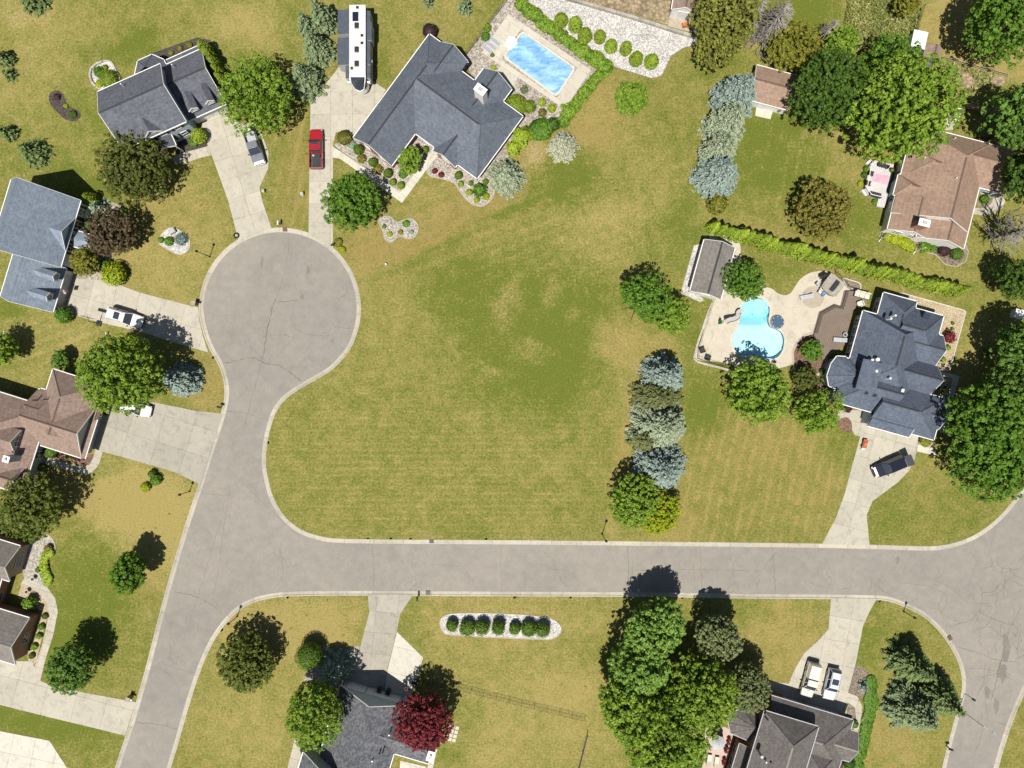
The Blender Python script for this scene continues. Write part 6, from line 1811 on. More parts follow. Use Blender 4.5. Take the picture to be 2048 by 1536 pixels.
MB().box(x - .2, x + .2, y - .3, y + .3, 4.6, 5.6).build('roof_vent', 'metal_white', h.root)
x, y = h.L(R8((930, 270))[0], 4.4)
MB().box(x - .45, x + .45, y - .35, y + .35, 3.6, 4.55).build('skylight', 'glass', h.root)

# ---------------------------------------------------------------- tan brown house
h = House('tan_roofed_house', 'pale blue house with tan brown roof and a white gable by the bare tree', -14.3, 1880, 380, 'roof_tan', 'siding_blue', ridge='ridge_brown')
WM = h.block((-7.7, 3.95, -6.25, 7.15), 3.0, 6.6, 'y', (0, 4.2), wall='siding_white', off=0.95)
for u in (1.0, 3.5, 6.0, 9.5):
    h.window(WM, '-x', u, 0.6, 1.3, 1.7)
h.block((-8.05, -4.0, -3.6, -0.5), 2.98, 4.4, 'x', (1.4, 0), rake=False)
h.block((-7.2, -1.0, -0.35, 3.8), 3.05, 5.3, 'x', (2.6, 0), rake=False)
Wq = h.block((-7.65, -1.5, -8.75, -3.5), 3.0, 4.75, 'y', wall='siding_white', rake=(1, 0))
h.window(Wq, '-y', 1.0, 0.9, 1.3, 1.4); h.window(Wq, '-y', 3.4, 0.9, 1.3, 1.4)
h.block((-3.2, 3.98, -8.8, -4.5), 2.96, 4.85, 'y', wall='siding_white', rake=(1, 0))
WR = h.block((0.5, 7.9, 0.6, 7.1), 2.97, 5.6, 'x', (0, 3.2), rake=False)
h.window(WR, '-y', 5.0, 0.2, 1.1, 2.0)
cx, cy = h.L(R7((765, 1050))[0], 6.6)
h.chimney(cx, cy, 1.5, 0.9, 3.0, 6.5, 'brick')
for p, z_ in (((848, 245), 4.2), ((1065, 192), 3.9), ((1078, 318), 5.0), ((755, 393), 4.2), ((1078, 600), 6.3)):
    h.pipe_px(R7(p)[0], z_, mat='metal_white')
for p0, p1 in (((300, 1245), (318, 1165)), ((655, 1368), (695, 1262))):
    a = h.L(R7(p0)[0], 0.2); b = h.L(R7(p1)[0], 2.6)
    MB().tube([(a[0], a[1], 0.05), (a[0] + .05, a[1] + .4, 0.3), (a[0] + .05, a[1] + .4, 2.85)], 0.07, 6).build('downspout', 'trim_white', h.root)

# ---------------------------------------------------------------- sheds
h = House('pool_shed', 'white pool house with taupe gable roof beside the freeform pool', -15.5, 1425, 540, 'roof_taupe', 'siding_white')
q = TK((300, 190), (575, 270), (430, 750), (145, 680))
rr = h.R(q, 2.6)
Ws = h.block(rr, 2.6, 4.0, 'y', oh=0.25)
h.garage(Ws, '-y', 1.2, 1.6, 2.0); h.window(Ws, '+x', 3.0, 1.0, 1.0, 1.0)
h = House('garden_shed', 'brown roofed garden shed behind the row of silver spruces', -15.0, 1550, 185, 'roof_tan', 'siding_white', ridge='ridge_brown')
rr = h.R(TE((500, 398), (700, 440), (670, 640), (495, 600)), 2.4)
Ws = h.block((rr[0] - .6, rr[1], rr[2], rr[3]), 2.4, 3.6, 'x', oh=0.25)
h.garage(Ws, '-y', 0.8, 2.0, 1.9)
slabs('apron', '', '', TE((480, 600), (580, 630), (560, 700), (470, 680)), -15, 1.6, 1.6, 'concrete_new')
h = House('storage_shed', 'white shed with brown roof and two small chairs outside by the gravel bed', -9.0, 1368, 20, 'roof_brown', 'siding_white', ridge='ridge_brown')
rr = h.R(TD((1325, 70), (1510, 100), (1530, -40), (1340, -60)), 2.4)
Ws = h.block(rr, 2.4, 3.5, 'y', oh=0.12)
h.garage(Ws, '-y', 1.1, 1.8, 1.9)
h = House('utility_shed', 'low shed with flat white roof against the wire fence', -12.0, 1838, 80, 'metal_white', 'siding_white', None)
rr = h.R(V8((290, 378), (448, 380), (410, 585), (245, 545)), 2.0)
MB().box(rr[0], rr[1], rr[2], rr[3], 1.9, 2.0).build('roof', 'metal_white', h.root)
MB().box(rr[0] + .15, rr[1] - .15, rr[2] + .15, rr[3] - .15, 0, 1.9).build('wall', 'siding_white', h.root)
f = h.on((rr[0] + .15, rr[1] - .15, rr[2] + .15, rr[3] - .15), '-y')
m = MB(); h.slab(m, f, 0.5, 1.3, .003, .04, 0.05, 1.75); m.build('door', 'trim_grey', h.root)
h = House('little_shed', 'small brown gable roofed shed below the white roofed shed', -14.0, 1864, 108, 'roof_brown', 'siding_grey', None, 'ridge_brown')
rr = h.R(V8((490, 555), (610, 570), (590, 690), (430, 705), (405, 590)), 1.8)
Ws = h.block(rr, 1.8, 2.6, 'y', oh=0.15)
h.window(Ws, '-x', 0.5, 0.8, 0.6, 0.6, frame='trim_white')
# ---------------------------------------------------------------- small-thing materials
def paint(name, c, rough=0.25, metal=0.0):
    t = NT(name)
    n = t.noise(t.coord(), 1.5, 3)
    col = t.mix(1.0, t.mix(0.0, c, c), t.ramp(n, [(0.3, 0.93), (0.7, 1.05)]), 'MULTIPLY')
    t.bsdf(col, rough, None, spec=0.5, metal=metal, coat=0.6)
paint('paint_red', (0.310, 0.012, 0.020)); paint('paint_silver', (0.24, 0.255, 0.28), 0.3, 0.4); paint('paint_white', (0.68, 0.68, 0.67))
paint('paint_black', (0.010, 0.013, 0.024)); paint('paint_tan', (0.62, 0.585, 0.53), 0.3, 0.1); paint('paint_lightsilver', (0.62, 0.66, 0.72), 0.3, 0.2)
mk('rubber', (0.018, 0.018, 0.018), None, 4, 0.85); mk('rim', (0.36, 0.36, 0.37), None, 4, 0.35, 10, 0.1, 0.05, 0.5, 0.8)
mk('plastic_dark', (0.030, 0.032, 0.036), None, 4, 0.5); mk('bed_liner', (0.075, 0.078, 0.085), (0.05, 0.05, 0.055), 2, 0.8)
mk('lamp_glass', (0.62, 0.60, 0.55), None, 4, 0.15); mk('tail_red', (0.35, 0.015, 0.012), None, 4, 0.2)
mk('deck_wood', (0.165, 0.125, 0.100), (0.195, 0.150, 0.118), 0.6, 0.75, 8, 0.2); mk('deck_trim', (0.095, 0.072, 0.058), None, 1, 0.7)
mk('deck_grey', (0.56, 0.54, 0.53), (0.46, 0.44, 0.43), 0.5, 0.8, 8, 0.12); mk('stone_island', (0.36, 0.33, 0.28), (0.26, 0.235, 0.20), 1.6, 0.8, 9, 0.3, 0.5)
mk('patio_pink', (0.50, 0.385, 0.320), (0.43, 0.33, 0.275), 0.9, 0.85, 10, 0.2); mk('fabric_grey', (0.42, 0.43, 0.45), None, 2, 0.9, 12, 0.15); mk('fabric_cream', (0.62, 0.57, 0.48), None, 2, 0.9, 12, 0.12)
mk('fabric_dark', (0.045, 0.042, 0.048), None, 2, 0.85, 12, 0.2); mk('rug_pink', (0.46, 0.27, 0.36), (0.58, 0.42, 0.47), 0.7, 0.95, 8, 0.2); mk('spa_blue', (0.045, 0.085, 0.150), (0.060, 0.105, 0.170), 2, 0.55)
mk('wood_fence', (0.34, 0.295, 0.235), (0.25, 0.215, 0.17), 1.2, 0.9, 12, 0.3); mk('wall_stone', (0.42, 0.39, 0.34), (0.32, 0.295, 0.255), 0.9, 0.9, 8, 0.3, 0.5, rnd=0.25)
mk('slide_grey', (0.50, 0.47, 0.45), None, 2, 0.4); mk('terracotta', (0.36, 0.13, 0.07), None, 2, 0.8); mk('flower_red', (0.40, 0.03, 0.04), None, 6, 0.8); mk('grate_rust', (0.17, 0.095, 0.07), None, 3, 0.8)
mk('canvas_white', (0.62, 0.61, 0.59), None, 1.5, 0.85, 10, 0.06); mk('topper', (0.060, 0.070, 0.090), (0.080, 0.092, 0.115), 1.2, 0.5, 12, 0.1); mk('solar', (0.016, 0.020, 0.045), None, 3, 0.2)
mk('yellow_paint', (0.62, 0.52, 0.10), None, 2, 0.5); mk('orange_paint', (0.56, 0.16, 0.04), None, 2, 0.5); mk('blue_fabric', (0.10, 0.22, 0.48), None, 2, 0.7); mk('green_plastic', (0.03, 0.14, 0.05), None, 2, 0.6)
mk('flag_red', (0.50, 0.05, 0.06), None, 4, 0.8); mk('flag_white', (0.75, 0.72, 0.70), None, 4, 0.8); mk('flag_blue', (0.05, 0.06, 0.20), None, 4, 0.8)

# ---------------------------------------------------------------- the covered pool
def ring_xy(poly, d):
    p = np.array(poly)
    if area2(p) < 0:
        p = p[::-1]
    t = np.roll(p, -1, 0) - np.roll(p, 1, 0)
    t /= np.hypot(t[:, 0], t[:, 1])[:, None] + 1e-9
    return [tuple(q) for q in p + d * np.c_[t[:, 1], -t[:, 0]]]
deck1 = wpts(TC((1300, 105), (1850, 480), (1655, 735), (1110, 350)))
C1 = bpy.data.objects.new('pool_terrace', None); C.objects.link(C1); C1['kind'] = 'structure'
# terrace cast in panels round the water
cx, cy = np.mean(deck1, axis=0)
ux = np.array(deck1[1]) - np.array(deck1[0]); ux /= np.hypot(*ux); uy = np.array([-ux[1], ux[0]])
tl = [((x - cx) * ux[0] + (y - cy) * ux[1], (x - cx) * uy[0] + (y - cy) * uy[1]) for x, y in deck1]
pl = [((x - cx) * ux[0] + (y - cy) * ux[1], (x - cx) * uy[0] + (y - cy) * uy[1]) for x, y in ring_xy(POOL1, 0.30)]
bx0, by0 = np.min(tl, axis=0); bx1, by1 = np.max(tl, axis=0); qx0, qy0 = np.min(pl, axis=0); qx1, qy1 = np.max(pl, axis=0)
def wxy(a, b): return (cx + ux[0] * a + uy[0] * b, cy + ux[1] * a + uy[1] * b)
def panels(x0, x1, y0, y1, n, along):
    for k in range(n):
        if along == 'x':
            a, b, c_, d_ = x0 + (x1 - x0) * k / n + .02, x0 + (x1 - x0) * (k + 1) / n - .02, y0, y1
        else:
            a, b, c_, d_ = x0, x1, y0 + (y1 - y0) * k / n + .02, y0 + (y1 - y0) * (k + 1) / n - .02
        MB().prism([wxy(a, c_), wxy(b, c_), wxy(b, d_), wxy(a, d_)], -0.05, 0.05).build('slab', 'pool_deck_grey', C1)
panels(bx0, bx1, qy1 + .02, by1, 5, 'x'); panels(bx0, bx1, by0, qy0 - .02, 5, 'x'); panels(bx0, qx0 - .02, qy0, qy1, 2, 'y'); panels(qx1 + .02, bx1, qy0, qy1, 2, 'y')
slabs('walkway', '', '', TC((1205, 490), (1240, 440), (1355, 520), (1310, 605), (1270, 560)), -36, 1.8, 1.8, 'pool_deck_grey', z=0.036)
pr = thing('swimming_pool', 'rectangular swimming pool under a wrinkled blue cover', 'pool', (cx, cy, 0))
def loops_ring(inner, outer, z0, z1):
    m = MB(); n = len(inner)
    v = [(x, y, z1) for x, y in inner] + [(x, y, z1) for x, y in outer] + [(x, y, z0) for x, y in outer] + [(x, y, z0) for x, y in inner]
    f = []
    for i in range(n):
        j = (i + 1) % n
        f += [(i, i + n, j + n, j), (i + n, i + 2 * n, j + 2 * n, j + n), (i, j, j + 3 * n, i + 3 * n)]
    return m.add(v, f)
loops_ring(ring_xy(POOL1, -0.02), ring_xy(POOL1, 0.30), -1.4, 0.07).build('coping', 'concrete_new', pr, (cx, cy, 0))
def cover_mat():
    t = NT('pool_cover')
    v = t.coord((1, 1, 1), (0, 0, math.radians(36)))
    n1 = t.noise(t.coord((0.55, 1.5, 1), (0, 0, math.radians(36))), 0.9, 4, 0.6, 0.8)
    n2 = t.noise(v, 4.0, 4, 0.65)
    col = t.mix(t.ramp(n1, [(0.35, 0.0), (0.65, 1.0)]), (0.12, 0.29, 0.54), (0.30, 0.50, 0.70))
    w = t.n('ShaderNodeTexWave', wave_type='BANDS', bands_direction='X')
    w.inputs['Scale'].default_value = 0.26
    w.inputs['Distortion'].default_value = 5.0
    w.inputs['Detail'].default_value = 3
    t.l(v, w.inputs['Vector'])
    hgt = t.math('ADD', t.math('MULTIPLY', w.outputs['Fac'], 0.15), t.math('ADD', t.math('MULTIPLY', n1, 0.5), t.math('MULTIPLY', n2, 0.22)))
    b = t.bsdf(col, 0.33, hgt, 0.55, 0.16, 0.7)
cover_mat()
rng = nrng()
gxs = np.linspace(qx0 + .3, qx1 - .3, 60); gys = np.linspace(qy0 + .3, qy1 - .3, 34)
GX, GY = np.meshgrid(gxs, gys)
hz = 0.062 * np.sin(GY * 2.75 + 0.7 * np.sin(GX * 0.9)) + 0.016 * np.sin(GX * 7.6 + 1.1 * np.sin(GY * 2.0)) + 0.004 * rng.normal(size=GX.shape)
wx = cx + ux[0] * GX + uy[0] * GY; wy = cy + ux[1] * GX + uy[1] * GY
ins = inside(np.c_[wx.ravel(), wy.ravel()], np.array(ring_xy(POOL1, 0.25)))
vv = np.c_[wx.ravel(), wy.ravel(), (hz - 0.10).ravel()]
n_, m_ = GX.shape[1], GX.shape[0]
ff = [(j * n_ + i, j * n_ + i + 1, (j + 1) * n_ + i + 1, (j + 1) * n_ + i) for j in range(m_ - 1) for i in range(n_ - 1)]
ff = [f for f in ff if all(ins[k] for k in f)]
MB().add(vv, ff).build('cover', 'pool_cover', pr, (cx, cy, 0), smooth_=True)
stp = [P(*p)[:2] for p in TC((1290, 250), (1330, 255), (1350, 300), (1300, 345), (1258, 310))]
MB().prism(stp, -0.1, 0.085).build('entry_step', 'metal_white', pr, (cx, cy, 0))
for k, p in enumerate(((1195, 288), (1170, 318), (1145, 345))):
    x, y, _ = P(*TC(p)[0])
    t = thing('sun_lounger', 'slatted grey sun lounger on the terrace of the covered pool', 'lounger', (x, y, 0.05), math.radians(-38), 'loungers at the covered pool')
    m = MB()
    for q in range(9):
        m.box(-0.95 + q * .2, -0.95 + q * .2 + .15, -.3, .3, .30, .33)
    m.build('slats', 'fabric_grey', t)
    MB().box(-1.0, 1.0, -.34, -.30, .22, .32).box(-1.0, 1.0, .30, .34, .22, .32).build('frame', 'metal_white', t)
    for sx in (-.85, .85):
        for sy in (-.3, .3):
            MB().box(sx - .03, sx + .03, sy - .03, sy + .03, 0, .22).build('leg', 'metal_white', t)

# ---------------------------------------------------------------- the freeform pool
deck2_px = smooth(TK((345, 115), (420, 130), (560, 170), (610, 205), (628, 260), (632, 330), (650, 420), (690, 540), (760, 615), (850, 640), (930, 660), (980, 700), (1050, 722), (1110, 700), (1150, 640), (1200, 570), (1290, 510), (1400, 490), (1500, 512), (1620, 620), (1680, 680), (1690, 900), (1500, 1150), (1360, 1110), (1250, 1110), (1180, 1170), (1150, 1260), (1160, 1350), (1050, 1410), (800, 1440), (530, 1385), (400, 1360), (190, 1330), (250, 1160), (300, 960), (360, 760), (300, 400)), 4, True)
deck2 = wpts(deck2_px)
MB().sheet([deck2, ring_xy(POOL2, 0.02)], 0.035).build('pool_terrace', 'pool_deck', kind='structure')
MB().sheet([wpts(blob_px(*TK((1325, 740))[0], 22, 22, 40, 0.0))], 0.039).build('fire_circle', 'stamped', kind='structure')
c2 = np.mean(POOL2, axis=0)
pr = thing('swimming_pool', 'freeform pale blue swimming pool with a curved slide', 'pool', (c2[0], c2[1], 0))
mk('pool_plaster', (0.62, 0.80, 0.84), (0.56, 0.76, 0.82), 0.8, 0.7, 12, 0.06)
loops_ring(ring_xy(POOL2, 0.0), ring_xy(POOL2, 0.32), -0.3, 0.06).build('coping', 'concrete_new', pr, (c2[0], c2[1], 0))
# floor: shallow apron, sloping to the deep end
pg = np.array(POOL2)
lo, hi = pg.min(0) - .3, pg.max(0) + .3
fx = np.arange(lo[0], hi[0], 0.25); fy = np.arange(lo[1], hi[1], 0.25)
GX, GY = np.meshgrid(fx, fy)
pp_ = np.c_[GX.ravel(), GY.ravel()]
d = edge_dist(pp_, pg); ins = inside(pp_, pg)
sgn = np.where(ins, d, -d)
mid_y = P(*TK((760, 1010))[0])[1]
deep = np.clip((pp_[:, 1] - mid_y) / 1.6, 0, 1)
z = -(0.95 + 1.15 * deep) * np.clip(sgn / 0.30 + 0.5, 0, 1) ** 0.6
z = np.where(sgn < -0.05, -0.02, z)
nn_, mm_ = GX.shape[1], GX.shape[0]
ff = [(j * nn_ + i, j * nn_ + i + 1, (j + 1) * nn_ + i + 1, (j + 1) * nn_ + i) for j in range(mm_ - 1) for i in range(nn_ - 1)]
ff = [f for f in ff if max(sgn[list(f)]) > -0.30]
MB().add(np.c_[pp_, z], ff).build('basin', 'pool_plaster', pr, (c2[0], c2[1], 0), smooth_=True)
def water_mat():
    t = NT('pool_water')
    tr = t.n('ShaderNodeBsdfTransparent')
    tr.inputs[0].default_value = (0.93, 0.99, 1.0, 1)
    gl = t.n('ShaderNodeBsdfGlossy')
    gl.inputs['Roughness'].default_value = 0.06
    fr = t.n('ShaderNodeFresnel'); fr.inputs[0].default_value = 1.33
    bp = t.n('ShaderNodeBump'); bp.inputs['Strength'].default_value = 0.5; bp.inputs['Distance'].default_value = 0.05
    t.l(t.noise(t.coord(), 3.0, 4, 0.6, 0.6), bp.inputs['Height'])
    t.l(bp.outputs[0], gl.inputs['Normal']); t.l(bp.outputs[0], fr.inputs['Normal'])
    mx = t.n('ShaderNodeMixShader')
    t.l(fr.outputs[0], mx.inputs[0]); t.l(tr.outputs[0], mx.inputs[1]); t.l(gl.outputs[0], mx.inputs[2])
    t.l(mx.outputs[0], t.out.inputs[0])
    va = t.n('ShaderNodeVolumeAbsorption')
    va.inputs['Color'].default_value = (0.25, 0.86, 0.97, 1)
    va.inputs['Density'].default_value = 0.22
    t.l(va.outputs[0], t.out.inputs[1])
water_mat()
MB().prism(ring_xy(POOL2, 0.04), -2.3, -0.10, bottom=True).build('water', 'pool_water', pr, (c2[0], c2[1], 0))
loops_ring(ring_xy(POOL2, -0.03), ring_xy(POOL2, 0.01), -0.32, 0.045).build('tile_line', 'spa_blue', pr, (c2[0], c2[1], 0))
for p_ in ((760, 900), (790, 1190)):
    x, y, _ = P(*TK(p_)[0], -1.2)
    MB().lathe([(.16, -2.05 if p_[1] < 1000 else -.93), (.14, -2.02 if p_[1] < 1000 else -.90)], (x, y, 0), 12).build('floor_drain', 'trim_grey', pr, (c2[0], c2[1], 0))
for q in (TK((985, 1330), (1040, 1270), (1050, 1320), (1000, 1365)), TK((830, 745), (880, 725), (912, 770), (900, 830), (870, 790))):
    MB().prism(wpts(smooth(q, 4, True)), -0.5, 0.02).build('entry_step', 'pool_plaster', pr, (c2[0], c2[1], 0))
x, y, _ = P(*TK((975, 982))[0])
t = thing('spa_tub', 'round spa with dark blue cover beside the freeform pool', 'spa', (x, y, 0))
MB().lathe([(1.06, -.05), (1.06, .30), (1.0, .34)], (0, 0, 0), 28).build('shell', 'stamped', t)
MB().lathe([(.98, .33), (.98, .42), (.85, .46)], (0, 0, 0), 28).build('cover', 'spa_blue', t)
for k in range(8):
    a = k * math.pi / 4
    MB().box(.86 * math.cos(a) - .05, .86 * math.cos(a) + .05, .86 * math.sin(a) - .05, .86 * math.sin(a) + .05, .455, .49).build('cover_clip', 'metal_white', t)
sl = [P(*p)[:2] for p in TK((460, 985), (500, 968), (550, 955), (585, 930), (592, 895), (615, 880), (650, 895))]
x, y = sl[0]
t = thing('water_slide', 'grey curved water slide beside the freeform pool', 'slide', (x, y, 0))
sm = resample(smooth(sl, 4), 0.25)
zz = np.linspace(1.5, 0.25, len(sm))
tt = np.gradient(sm, axis=0); tt /= np.hypot(tt[:, 0], tt[:, 1])[:, None]; nn = np.c_[-tt[:, 1], tt[:, 0]]
prof = [(-.34, .28), (-.28, 0.02), (.28, 0.02), (.34, .28), (.38, .28), (.30, -.06), (-.30, -.06), (-.38, .28)]
v = [(p[0] + n_[0] * a, p[1] + n_[1] * a, z_ + b) for p, n_, z_ in zip(sm, nn, zz) for a, b in prof]
K = len(prof)
MB().add(v, [(i * K + k, i * K + (k + 1) % K, (i + 1) * K + (k + 1) % K, (i + 1) * K + k) for i in range(len(sm) - 1) for k in range(K)]).build('chute', 'slide_grey', t, (x, y, 0))
for k in range(0, len(sm), 4):
    MB().tube([(sm[k][0], sm[k][1], 0), (sm[k][0], sm[k][1], zz[k])], .04, 6).build('support_post', 'metal_white', t, (x, y, 0))
m = MB()
for k in range(5):
    m.box(-.75 - .0, -.45, -.25, .25, .2 + k * .27, .24 + k * .27)
m.box(-.76, -.72, -.27, -.23, 0, 2.0).box(-.76, -.72, .23, .27, 0, 2.0)
m.build('ladder', 'green_plastic', t)
# raised deck of the navy house
dk = wpts(V6((930, 432), (865, 652), (762, 632), (566, 738), (480, 1022), (468, 1200), (600, 1395), (760, 1290), (900, 1190), (1015, 700), (1090, 650), (1180, 640), (1260, 500), (1045, 432)), 0.45)
cd = np.mean(dk, axis=0)
t = thing('timber_deck', 'brown raised timber deck between the freeform pool and navy roofed house', 'deck', (cd[0], cd[1], 0))
ang = math.radians(-15.5)
def boards(root, poly, z, w, ang, mat, gap=0.02, sub=None, name='deck_board'):
    ca, sa = math.cos(ang), math.sin(ang)
    c_ = np.mean(poly, axis=0)
    loc = [((x - c_[0]) * ca + (y - c_[1]) * sa, -(x - c_[0]) * sa + (y - c_[1]) * ca) for x, y in poly]
    tris = [[loc[k] for k in tq] for tq in tessellate_polygon([[Vector((x, y, 0)) for x, y in loc]])]
    L = np.array(loc); x0 = L[:, 0].min(); x1 = L[:, 0].max()
    for i in range(int(math.ceil((x1 - x0) / w))):
        a0 = x0 + i * w
        m = MB()
        for tri in tris:
            q = list(tri)
            for (nx_, ny_, dd) in ((-1, 0, -(a0 + gap / 2)), (1, 0, a0 + w - gap / 2)):
                q = clip_half(q, nx_, ny_, dd)
                if len(q) < 3:
                    break
            if len(q) < 3 or abs(area2(q)) < 1e-4:
                continue
            if area2(q) < 0:
                q = q[::-1]
            ww = [(c_[0] + x * ca - y * sa, c_[1] + x * sa + y * ca) for x, y in q]
            n = len(ww)
            m.add([(x, y, z) for x, y in ww] + [(x, y, z - .04) for x, y in ww], [tuple(range(n))] + [(k, k + n, (k + 1) % n + n, (k + 1) % n) for k in range(n)])
        if m.f:
            m.build(name, mat, root, sub)
boards(t, dk, 0.45, 0.29, ang, 'deck_wood', 0.014, (cd[0], cd[1], 0))
MB().prism(ring_xy(dk, -0.05), 0.0, 0.40).build('deck_skirt', 'deck_trim', t, (cd[0], cd[1], 0))
stp = wpts(V6((925, 430), (865, 652), (762, 632), (566, 738), (480, 1022), (530, 1022), (598, 770), (775, 668), (890, 692), (965, 432)), 0.45)
MB().prism(ring_xy(wpts(V6((900, 432), (845, 645), (760, 615), (548, 728), (470, 1015), (490, 1022), (572, 745), (764, 640), (870, 660), (935, 432)), 0.2), 0.0), 0.0, 0.22).build('step', 'deck_wood', t, (cd[0], cd[1], 0))
MB().prism(stp, 0.452, 0.462).build('border_board', 'deck_trim', t, (cd[0], cd[1], 0))

# ---------------------------------------------------------------- outdoor furniture
def chair(label, p, ang, mat='fabric_dark', z=0.04, w=0.75, name='patio_chair', group=None, d=0.75):
    x, y, _ = P(p[0], p[1], z + .4)
    t = thing(name, label, 'chair', (x, y, z), math.radians(ang), group)
    MB().box(-d / 2, d / 2, -w / 2, w / 2, .30, .42).build('seat', mat, t, bevel=.03)
    MB().box(-d / 2 - .10, -d / 2 + .02, -w / 2, w / 2, .30, .85).build('backrest', mat, t, bevel=.03)
    for s in (-1, 1):
        MB().box(-d / 2, d / 2, s * w / 2 - .04, s * w / 2 + .04, .45, .58).build('armrest', mat, t)
        for e in (-1, 1):
            MB().box(e * d * .42 - .03, e * d * .42 + .03, s * w * .42 - .03, s * w * .42 + .03, 0, .30).build('leg', 'plastic_dark', t)
    return t
def chaise(label, p, ang, mat, z=0.04, group=None, L=1.9):
    x, y, _ = P(p[0], p[1], z + .35)
    t = thing('chaise_lounge', label, 'lounger', (x, y, z), math.radians(ang), group)
    MB().box(-L / 2 + .6, L / 2, -.33, .33, .28, .38).build('seat', mat, t, bevel=.03)
    MB().add([(-L / 2 + .6, -.33, .30), (-L / 2 + .6, .33, .30), (-L / 2, .33, .62), (-L / 2, -.33, .62), (-L / 2 + .6, -.33, .40), (-L / 2 + .6, .33, .40), (-L / 2, .33, .72), (-L / 2, -.33, .72)], [(0, 1, 2, 3), (4, 7, 6, 5), (0, 4, 5, 1), (3, 2, 6, 7), (0, 3, 7, 4), (1, 5, 6, 2)]).build('backrest', mat, t)
    for sx in (-L / 2 + .15, L / 2 - .1):
        for sy in (-.28, .28):
            MB().box(sx - .03, sx + .03, sy - .03, sy + .03, 0, .29).build('leg', 'plastic_dark', t)
def table(label, p, r, z=0.04, mat='plastic_dark', h=.72, sq=False, group=None):
    x, y, _ = P(p[0], p[1], z + h)
    t = thing('patio_table', label, 'table', (x, y, z), math.radians(-15), group)
    if sq:
        MB().box(-r, r, -r * .7, r * .7, h - .05, h).build('tabletop', mat, t, bevel=.02)
    else:
        MB().lathe([(r, h - .05), (r, h)], (0, 0, 0), 20).build('tabletop', mat, t)
    for a in range(4):
        q = math.pi / 4 + a * math.pi / 2
        MB().box(r * .6 * math.cos(q) - .03, r * .6 * math.cos(q) + .03, r * .45 * math.sin(q) - .03, r * .45 * math.sin(q) + .03, 0, h - .05).build('leg', mat, t)
chair('dark wicker chair nearest the corner of the freeform pool fence', TK((265, 1248))[0], 20)
chair('dark wicker chair with its back to the lower pool fence', TK((315, 1318))[0], 70)
chaise('grey chaise lounge on the round stone circle near the freeform pool', TK((1262, 737))[0], 190, 'fabric_grey')
chaise('pale chaise lounge on the brown timber deck', V6((835, 1115))[0], 175, 'fabric_grey', 0.46)
chair('pale armchair on the brown timber deck beside the sofa set', V6((1118, 615))[0], 200, 'fabric_cream', 0.46, 0.8)
x, y, _ = P(*V6((1150, 490))[0], .8)
t = thing('outdoor_sofa', 'three seat pale sofa at the upper end of the brown timber deck', 'sofa', (x, y, .46), math.radians(-15))
for k in range(3):
    MB().box(-1.15 + k * .77, -1.15 + k * .77 + .73, -.4, .35, .25, .42).build('seat_cushion', 'fabric_cream', t, bevel=.04)
    MB().box(-1.15 + k * .77, -1.15 + k * .77 + .73, .35, .52, .3, .8).build('back_cushion', 'fabric_cream', t, bevel=.04)
MB().box(-1.25, 1.25, -.42, .55, .05, .25).build('frame', 'plastic_dark', t)
x, y, _ = P(*V6((900, 1045))[0], .6)
t = thing('planter_pot', 'round pale planter pot beside the chaise on the brown deck', 'planter', (x, y, .46))
MB().lathe([(.22, 0), (.34, .4), (.36, .45), (.30, .45), (.28, .38)], (0, 0, 0), 16).build('pot', 'fabric_grey', t)
MB().lathe([(.29, .36), (.05, .44)], (0, 0, 0), 12).build('soil', 'mulch_dark', t)
# stone barbecue island
x, y, _ = P(*V6((745, 355))[0], 1.0)
t = thing('barbecue_island', 'big stone barbecue island beside the round stone circle', 'barbecue', (x, y, .04), math.radians(-38))
base = [(-1.35, -1.2), (-1.5, 0.2), (-1.1, 1.35), (1.1, 1.35), (1.35, .5), (1.3, -1.1), (.6, -1.4), (-.8, -1.4)]
MB().prism([(a * .95, b * .95) for a, b in base], 0, .95).build('base', 'wall_stone', t)
MB().prism(base, .95, 1.03).build('countertop', 'stone_island', t)
MB().box(-.2, .45, -.95, .95, 1.032, 1.20).build('grill', 'plastic_dark', t, bevel=.05)
MB().tube([(.50, -.7, 1.18), (.55, 0, 1.2), (.50, .7, 1.18)], .025, 6).build('grill_handle', 'rim', t)
MB().box(-1.5, -1.15, -.7, 1.2, 1.0, 1.28).build('raised_bar', 'stone_island', t)
for k, (p, mt) in enumerate((((585, 400), 'canvas_white'), ((560, 445), 'canvas_white'), ((600, 475), 'blue_fabric'), ((530, 330), 'fabric_grey'))):
    lb = ['white stool nearest the stone barbecue island', 'white stool facing the round stone circle', 'blue stool beside the stone barbecue island', 'grey chair at the upper end of the stone barbecue island'][k]
    chair(lb, V6(p)[0], 40, mt, .04, .5, 'bar_stool', None, .5)
x, y, _ = P(*V6((620, 215))[0], 1.2)
t = thing('shadow_barrel', 'added black barrel shape for the dark shadow behind the stone barbecue island', 'barbecue', (x, y, .04), math.radians(30))  # barrel shape added to stand in for a black shadow
MB().tube([(-.5, 0, .95), (.5, 0, .95)], .33, 14).build('barrel', 'black_metal', t)
MB().tube([(.35, 0, 1.2), (.35, 0, 1.7)], .07, 8).build('barrel_pipe', 'black_metal', t)
for sx in (-.4, .4):
    for sy in (-.2, .2):
        MB().box(sx - .03, sx + .03, sy - .03, sy + .03, 0, .75).build('leg', 'black_metal', t)
